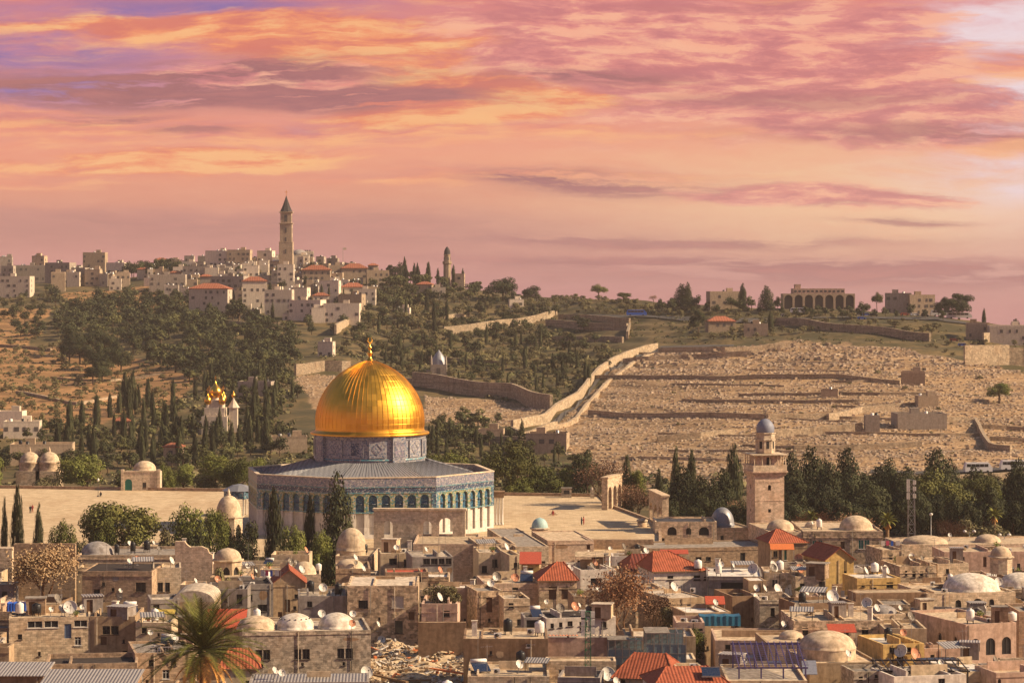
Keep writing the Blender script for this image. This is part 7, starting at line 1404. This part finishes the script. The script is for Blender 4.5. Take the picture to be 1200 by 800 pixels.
G('big rounded dark pine in the clump on the dry slope', 12, 'dark', [(72, 415), (135, 412), (146, 440), (120, 452), (76, 448)], (28, 40), (.9, 1.1), hi=1, sep=12, seed=3); G('dark pine on the skyline of the ridge', 22, 'dark', [(146, 322), (210, 314), (216, 322), (150, 328)], (14, 24), (.6, .95), sep=5, seed=4)
G('scrubby bush dotted over the dry brown slope', 150, 'olive', [(-40, 398), (70, 402), (180, 440), (225, 450), (200, 482), (60, 500), (-40, 500)], (5, 12), olw, sep=7, seed=5); G('scrubby bush on the slope under the village edge', 45, 'olive', [(-30, 350), (200, 336), (220, 355), (120, 374), (-30, 395)], (5, 11), olw, sep=8, seed=6, nm='thorn_bush')  # same scrub bush as on the dry slope, not a thorn species
G('dark cypress in the belt behind the sunny plaza', 62, 'cypress', [(90, 500), (150, 475), (215, 462), (232, 500), (300, 480), (330, 510), (300, 548), (200, 548), (110, 548), (40, 535)], (28, 46), cypw, hi=0, sep=6.5, seed=7); G('green tree filling the belt behind the sunny plaza', 55, 'broad', [(-20, 510), (100, 500), (220, 478), (330, 470), (340, 540), (200, 552), (-20, 552)], (15, 26), (.8, 1.2), sep=10, seed=8); G('dark evergreen filling the belt behind the sunny plaza', 45, 'dark', [(-20, 520), (100, 505), (220, 490), (330, 480), (340, 545), (200, 556), (-20, 556)], (16, 30), (.7, 1.1), sep=10, seed=9, nm='forest_pine')  # belt evergreens are the same kind as evergreen_tree, not a separate species
G('dark cypress around the gilded church', 26, 'cypress', [(214, 440), (330, 425), (345, 470), (330, 500), (276, 498), (272, 466), (228, 470)], (22, 36), cypw, sep=6, seed=10); G('bushy evergreen above the gilded church', 46, 'dark', [(200, 420), (340, 400), (350, 470), (280, 470), (220, 452)], (12, 20), (.9, 1.2), sep=9, seed=11, nm='forest_pine')
G('dark tree clump on the dry slope by the village', 26, 'dark', [(0, 352), (60, 345), (110, 372), (60, 400), (0, 398)], (10, 20), (.9, 1.3), sep=9, seed=40, nm='village_tree'); G('cypress on the village slope', 26, 'cypress', [(230, 350), (430, 335), (440, 390), (330, 400), (240, 385)], (14, 24), (.18, .28), sep=8, seed=12); G('dark tree between the village houses', 70, 'dark', [(170, 325), (440, 315), (450, 375), (400, 398), (300, 390), (190, 350)], (8, 17), (.7, 1.1), sep=9, seed=13, nm='village_tree')
G('olive tree in the walled orchard on the hill', 215, 'olive', [(430, 362), (470, 345), (620, 352), (650, 362), (600, 384), (735, 405), (715, 425), (680, 462), (640, 474), (500, 448), (440, 440), (400, 418)], (8, 15), (1.0, 1.5), sep=7, seed=14); G('dark evergreen among the orchard olives', 120, 'dark', [(440, 345), (560, 342), (640, 360), (700, 395), (715, 425), (690, 462), (640, 470), (520, 446), (430, 430), (410, 395)], (11, 21), (.8, 1.3), sep=8, seed=15); G('cypress among the orchard olives', 46, 'cypress', [(420, 380), (520, 365), (640, 395), (700, 410), (690, 466), (640, 472), (500, 448), (440, 430)], (16, 30), (.18, .28), sep=8, seed=16)
G('pine at the wooded end of the village', 40, 'pine', [(440, 335), (470, 325), (560, 332), (570, 350), (500, 365), (450, 372)], (13, 22), (.7, 1.1), sep=7, seed=17); G('cypress beside the small ridge tower', 10, 'cypress', [(470, 326), (540, 330), (545, 338), (475, 340)], (20, 30), (.2, .3), sep=8, seed=18)
G('low bush along the ridge line above the walls', 80, 'olive', [(600, 352), (660, 350), (830, 360), (830, 372), (740, 368), (650, 366), (600, 366)], (5, 11), (1.1, 1.6), sep=7, seed=19, nm='ridge_bush'); G('tree beyond the golden dome by the brown wall', 42, 'broad', [(498, 500), (560, 494), (600, 512), (640, 530), (690, 548), (690, 560), (500, 560)], (15, 26), (.8, 1.2), sep=10, seed=20); G('dark evergreen beyond the golden dome', 22, 'dark', [(498, 495), (596, 494), (600, 530), (500, 530)], (14, 24), (.7, 1.1), sep=10, seed=21); G('cypress beyond the golden dome', 16, 'cypress', [(500, 505), (640, 520), (690, 545), (500, 545)], (22, 32), (.2, .28), sep=10, seed=22)
G('bush on the bank below the arched hotel', 75, 'olive', [(790, 366), (905, 366), (1090, 380), (1130, 400), (1000, 384), (905, 398), (800, 398)], (5, 11), (1.0, 1.6), sep=8, seed=23); G('dark tree along the hilltop road', 34, 'dark', [(770, 358), (850, 362), (1000, 366), (1120, 374), (1120, 378), (850, 370), (770, 368)], (9, 20), (.6, 1.), sep=10, seed=24, nm='roadside_tree'); G('bush scattered between the graves', 26, 'olive', [(780, 420), (1120, 428), (1200, 460), (1190, 530), (900, 540), (760, 530)], (4, 7), (1.1, 1.7), sep=22, seed=25); G('low bush on the sunlit hilltop end', 26, 'olive', [(1085, 396), (1210, 400), (1210, 426), (1100, 412)], (5, 10), (1., 1.5), sep=8, seed=26); G('green tree at the cemetery foot', 30, 'dark', [(700, 560), (900, 575), (1200, 565), (1200, 590), (700, 590)], (14, 24), (.7, 1.1), sep=12, seed=27); G('grey green bush under the arched hotel terrace', 20, 'dark', [(915, 362), (1000, 364), (1000, 370), (915, 370)], (5, 9), (1., 1.4), sep=6, seed=28)
for kd, px, py, h, w, lb in [('dark', 590, 352, 31, 44, 'largest round tree on the ridge above the orchard'), ('dark', 622, 354, 22, 26, 'round tree beside the largest ridge tree'), ('conifer', 469, 334, 28, 20, 'dark blue green conifer at the village end'), ('conifer', 459, 334, 20, 12, 'narrow conifer beside the dark village end conifer'), ('pine', 702, 353, 20, 24, 'umbrella pine standing alone on the bare ridge'), ('pine', 731, 354, 12, 22, 'low flat umbrella pine on the bare ridge'), ('bare', 766, 355, 14, 16, 'bare spreading tree on the bare ridge'), ('conifer', 799, 362, 30, 26, 'bushy dark conifer on the ridge by the flat brown block'), ('conifer', 806, 362, 32, 14, 'pointed conifer on the ridge by the flat brown block'), ('cypress', 870, 364, 32, 12, 'tall cypress behind the flat brown ridge block'), ('conifer', 898, 364, 30, 22, 'dark conifer next to the arched hotel'), ('dark', 911, 365, 20, 12, 'dark tree touching the arched hotel'), ('pine', 1028, 366, 25, 16, 'tall pine between hotel and grey ridge block'), ('dark', 1124, 374, 34, 44, 'big green tree at the end of the hilltop'), ('dark', 1104, 373, 26, 26, 'smaller tree beside the big hilltop end tree'), ('cypress', 1153, 384, 22, 6, 'thin cypress past the big hilltop end tree'), ('conifer', 1190, 388, 14, 14, 'small conifer at the far hilltop slope'), ('broad', 1171, 470, 26, 42, 'wide green tree standing in the cemetery'), ('cypress', 903, 384, 24, 9, 'dark cypress below the arched hotel'), ('dark', 818, 390, 30, 26, 'dark tree clump on the bank above the cemetery'), ('cypress', 250, 392, 24, 9, 'dark cypress under the big red roof'), ('dark', 273, 376, 28, 24, 'dark round tree beside the tall red roofed house')]:
    X_, Y_, z = hill(px, py); tree(kd, X_, Y_, z, h / F * Y_, w / F * Y_, lb, 1)
def undergrowth():
    r = random.Random(77); regs = [([(40, 345), (240, 340), (345, 392), (420, 400), (450, 340), (620, 350), (730, 404), (700, 450), (640, 480), (500, 450), (430, 440), (350, 430), (345, 500), (690, 545), (690, 600), (-40, 600), (-40, 500), (200, 480), (230, 445), (90, 400)], 7600, .95), ([(-40, 345), (230, 340), (230, 480), (-40, 510)], 4200, .55), ([(780, 366), (905, 366), (1130, 384), (1210, 396), (1210, 425), (1100, 402), (905, 400), (780, 402)], 1100, .55), ([(690, 350), (830, 360), (830, 400), (740, 400)], 500, .5), ([(690, 555), (1230, 560), (1230, 612), (690, 612)], 1300, .9), ([(720, 410), (1210, 425), (1210, 550), (680, 550)], 500, .35)]
    mb = MB()
    for poly, n, s0 in regs:
        xs, ys = [p[0] for p in poly], [p[1] for p in poly]; k = 0
        while k < n:
            p = (r.uniform(min(xs), max(xs)), r.uniform(min(ys), max(ys))); k += 1
            if not inpoly(p, poly) or mnoise.noise((p[0] / 22., p[1] / 9., 4.)) < -.12: continue
            c = Vector(hill(*p)); s = s0 * r.uniform(.5, 1.7); m = r.choices((0, 1, 2), (4, 3, 2))[0]
            for _ in range(13):
                v = Vector((r.gauss(0, 1), r.gauss(0, 1), abs(r.gauss(0, .8)))).normalized(); q = c + Vector((v.x * s * 1.3, v.y * s * 1.3, v.z * s)); nn = (v + Vector((r.uniform(-.6, .6), r.uniform(-.6, .6), r.uniform(-.4, .6)))).normalized(); a = nn.orthogonal().normalized(); b = nn.cross(a); l = s * r.uniform(.35, .7); mb.face([q - a * l, q - b * l * .8, q + a * l, q + b * l * .8], m)
    tag(kind(mb.build('undergrowth', ['leaf_olive', 'leaf_far_dark', 'leaf_far']), 'stuff'), 'low scrub and undergrowth covering the hill slopes', 'undergrowth')
undergrowth()
x, y, z = hill(402, 318); fl = thing('flagpole', 'thin flagpole with small flag at the village end', 'flagpole', (x, y, z)); b = MB(); b.tube((0, 0, 0), (0, 0, 16), .15, n=5); b.build('pole', 'metal', fl); b = MB(); b.prism([(0, -.03), (2.2, -.03), (2.2, .03), (0, .03)], 14.4, 15.8); b.build('flag', 'far_white', fl)
print(NTREE)

# ------------------------------------------------------------------ the evening air
def air():
    b = MB(); b.box(-4400, 4400, -60, 5900, -420, 215); o = b.build('haze', 'hole_shade'); m = bpy.data.materials.new('haze'); m.use_nodes = True; t = NT(m.node_tree)
    v = t.node('VolumePrincipled'); v.inputs['Color'].default_value = (.93, .84, .78, 1); v.inputs['Density'].default_value = HAZE; v.inputs['Anisotropy'].default_value = .0; q = t.node('OutputMaterial'); t.link(v.outputs[0], q.inputs['Volume'])
    o.data.materials.clear(); o.data.materials.append(m); kind(o, 'stuff')
HAZE = .00005
air()
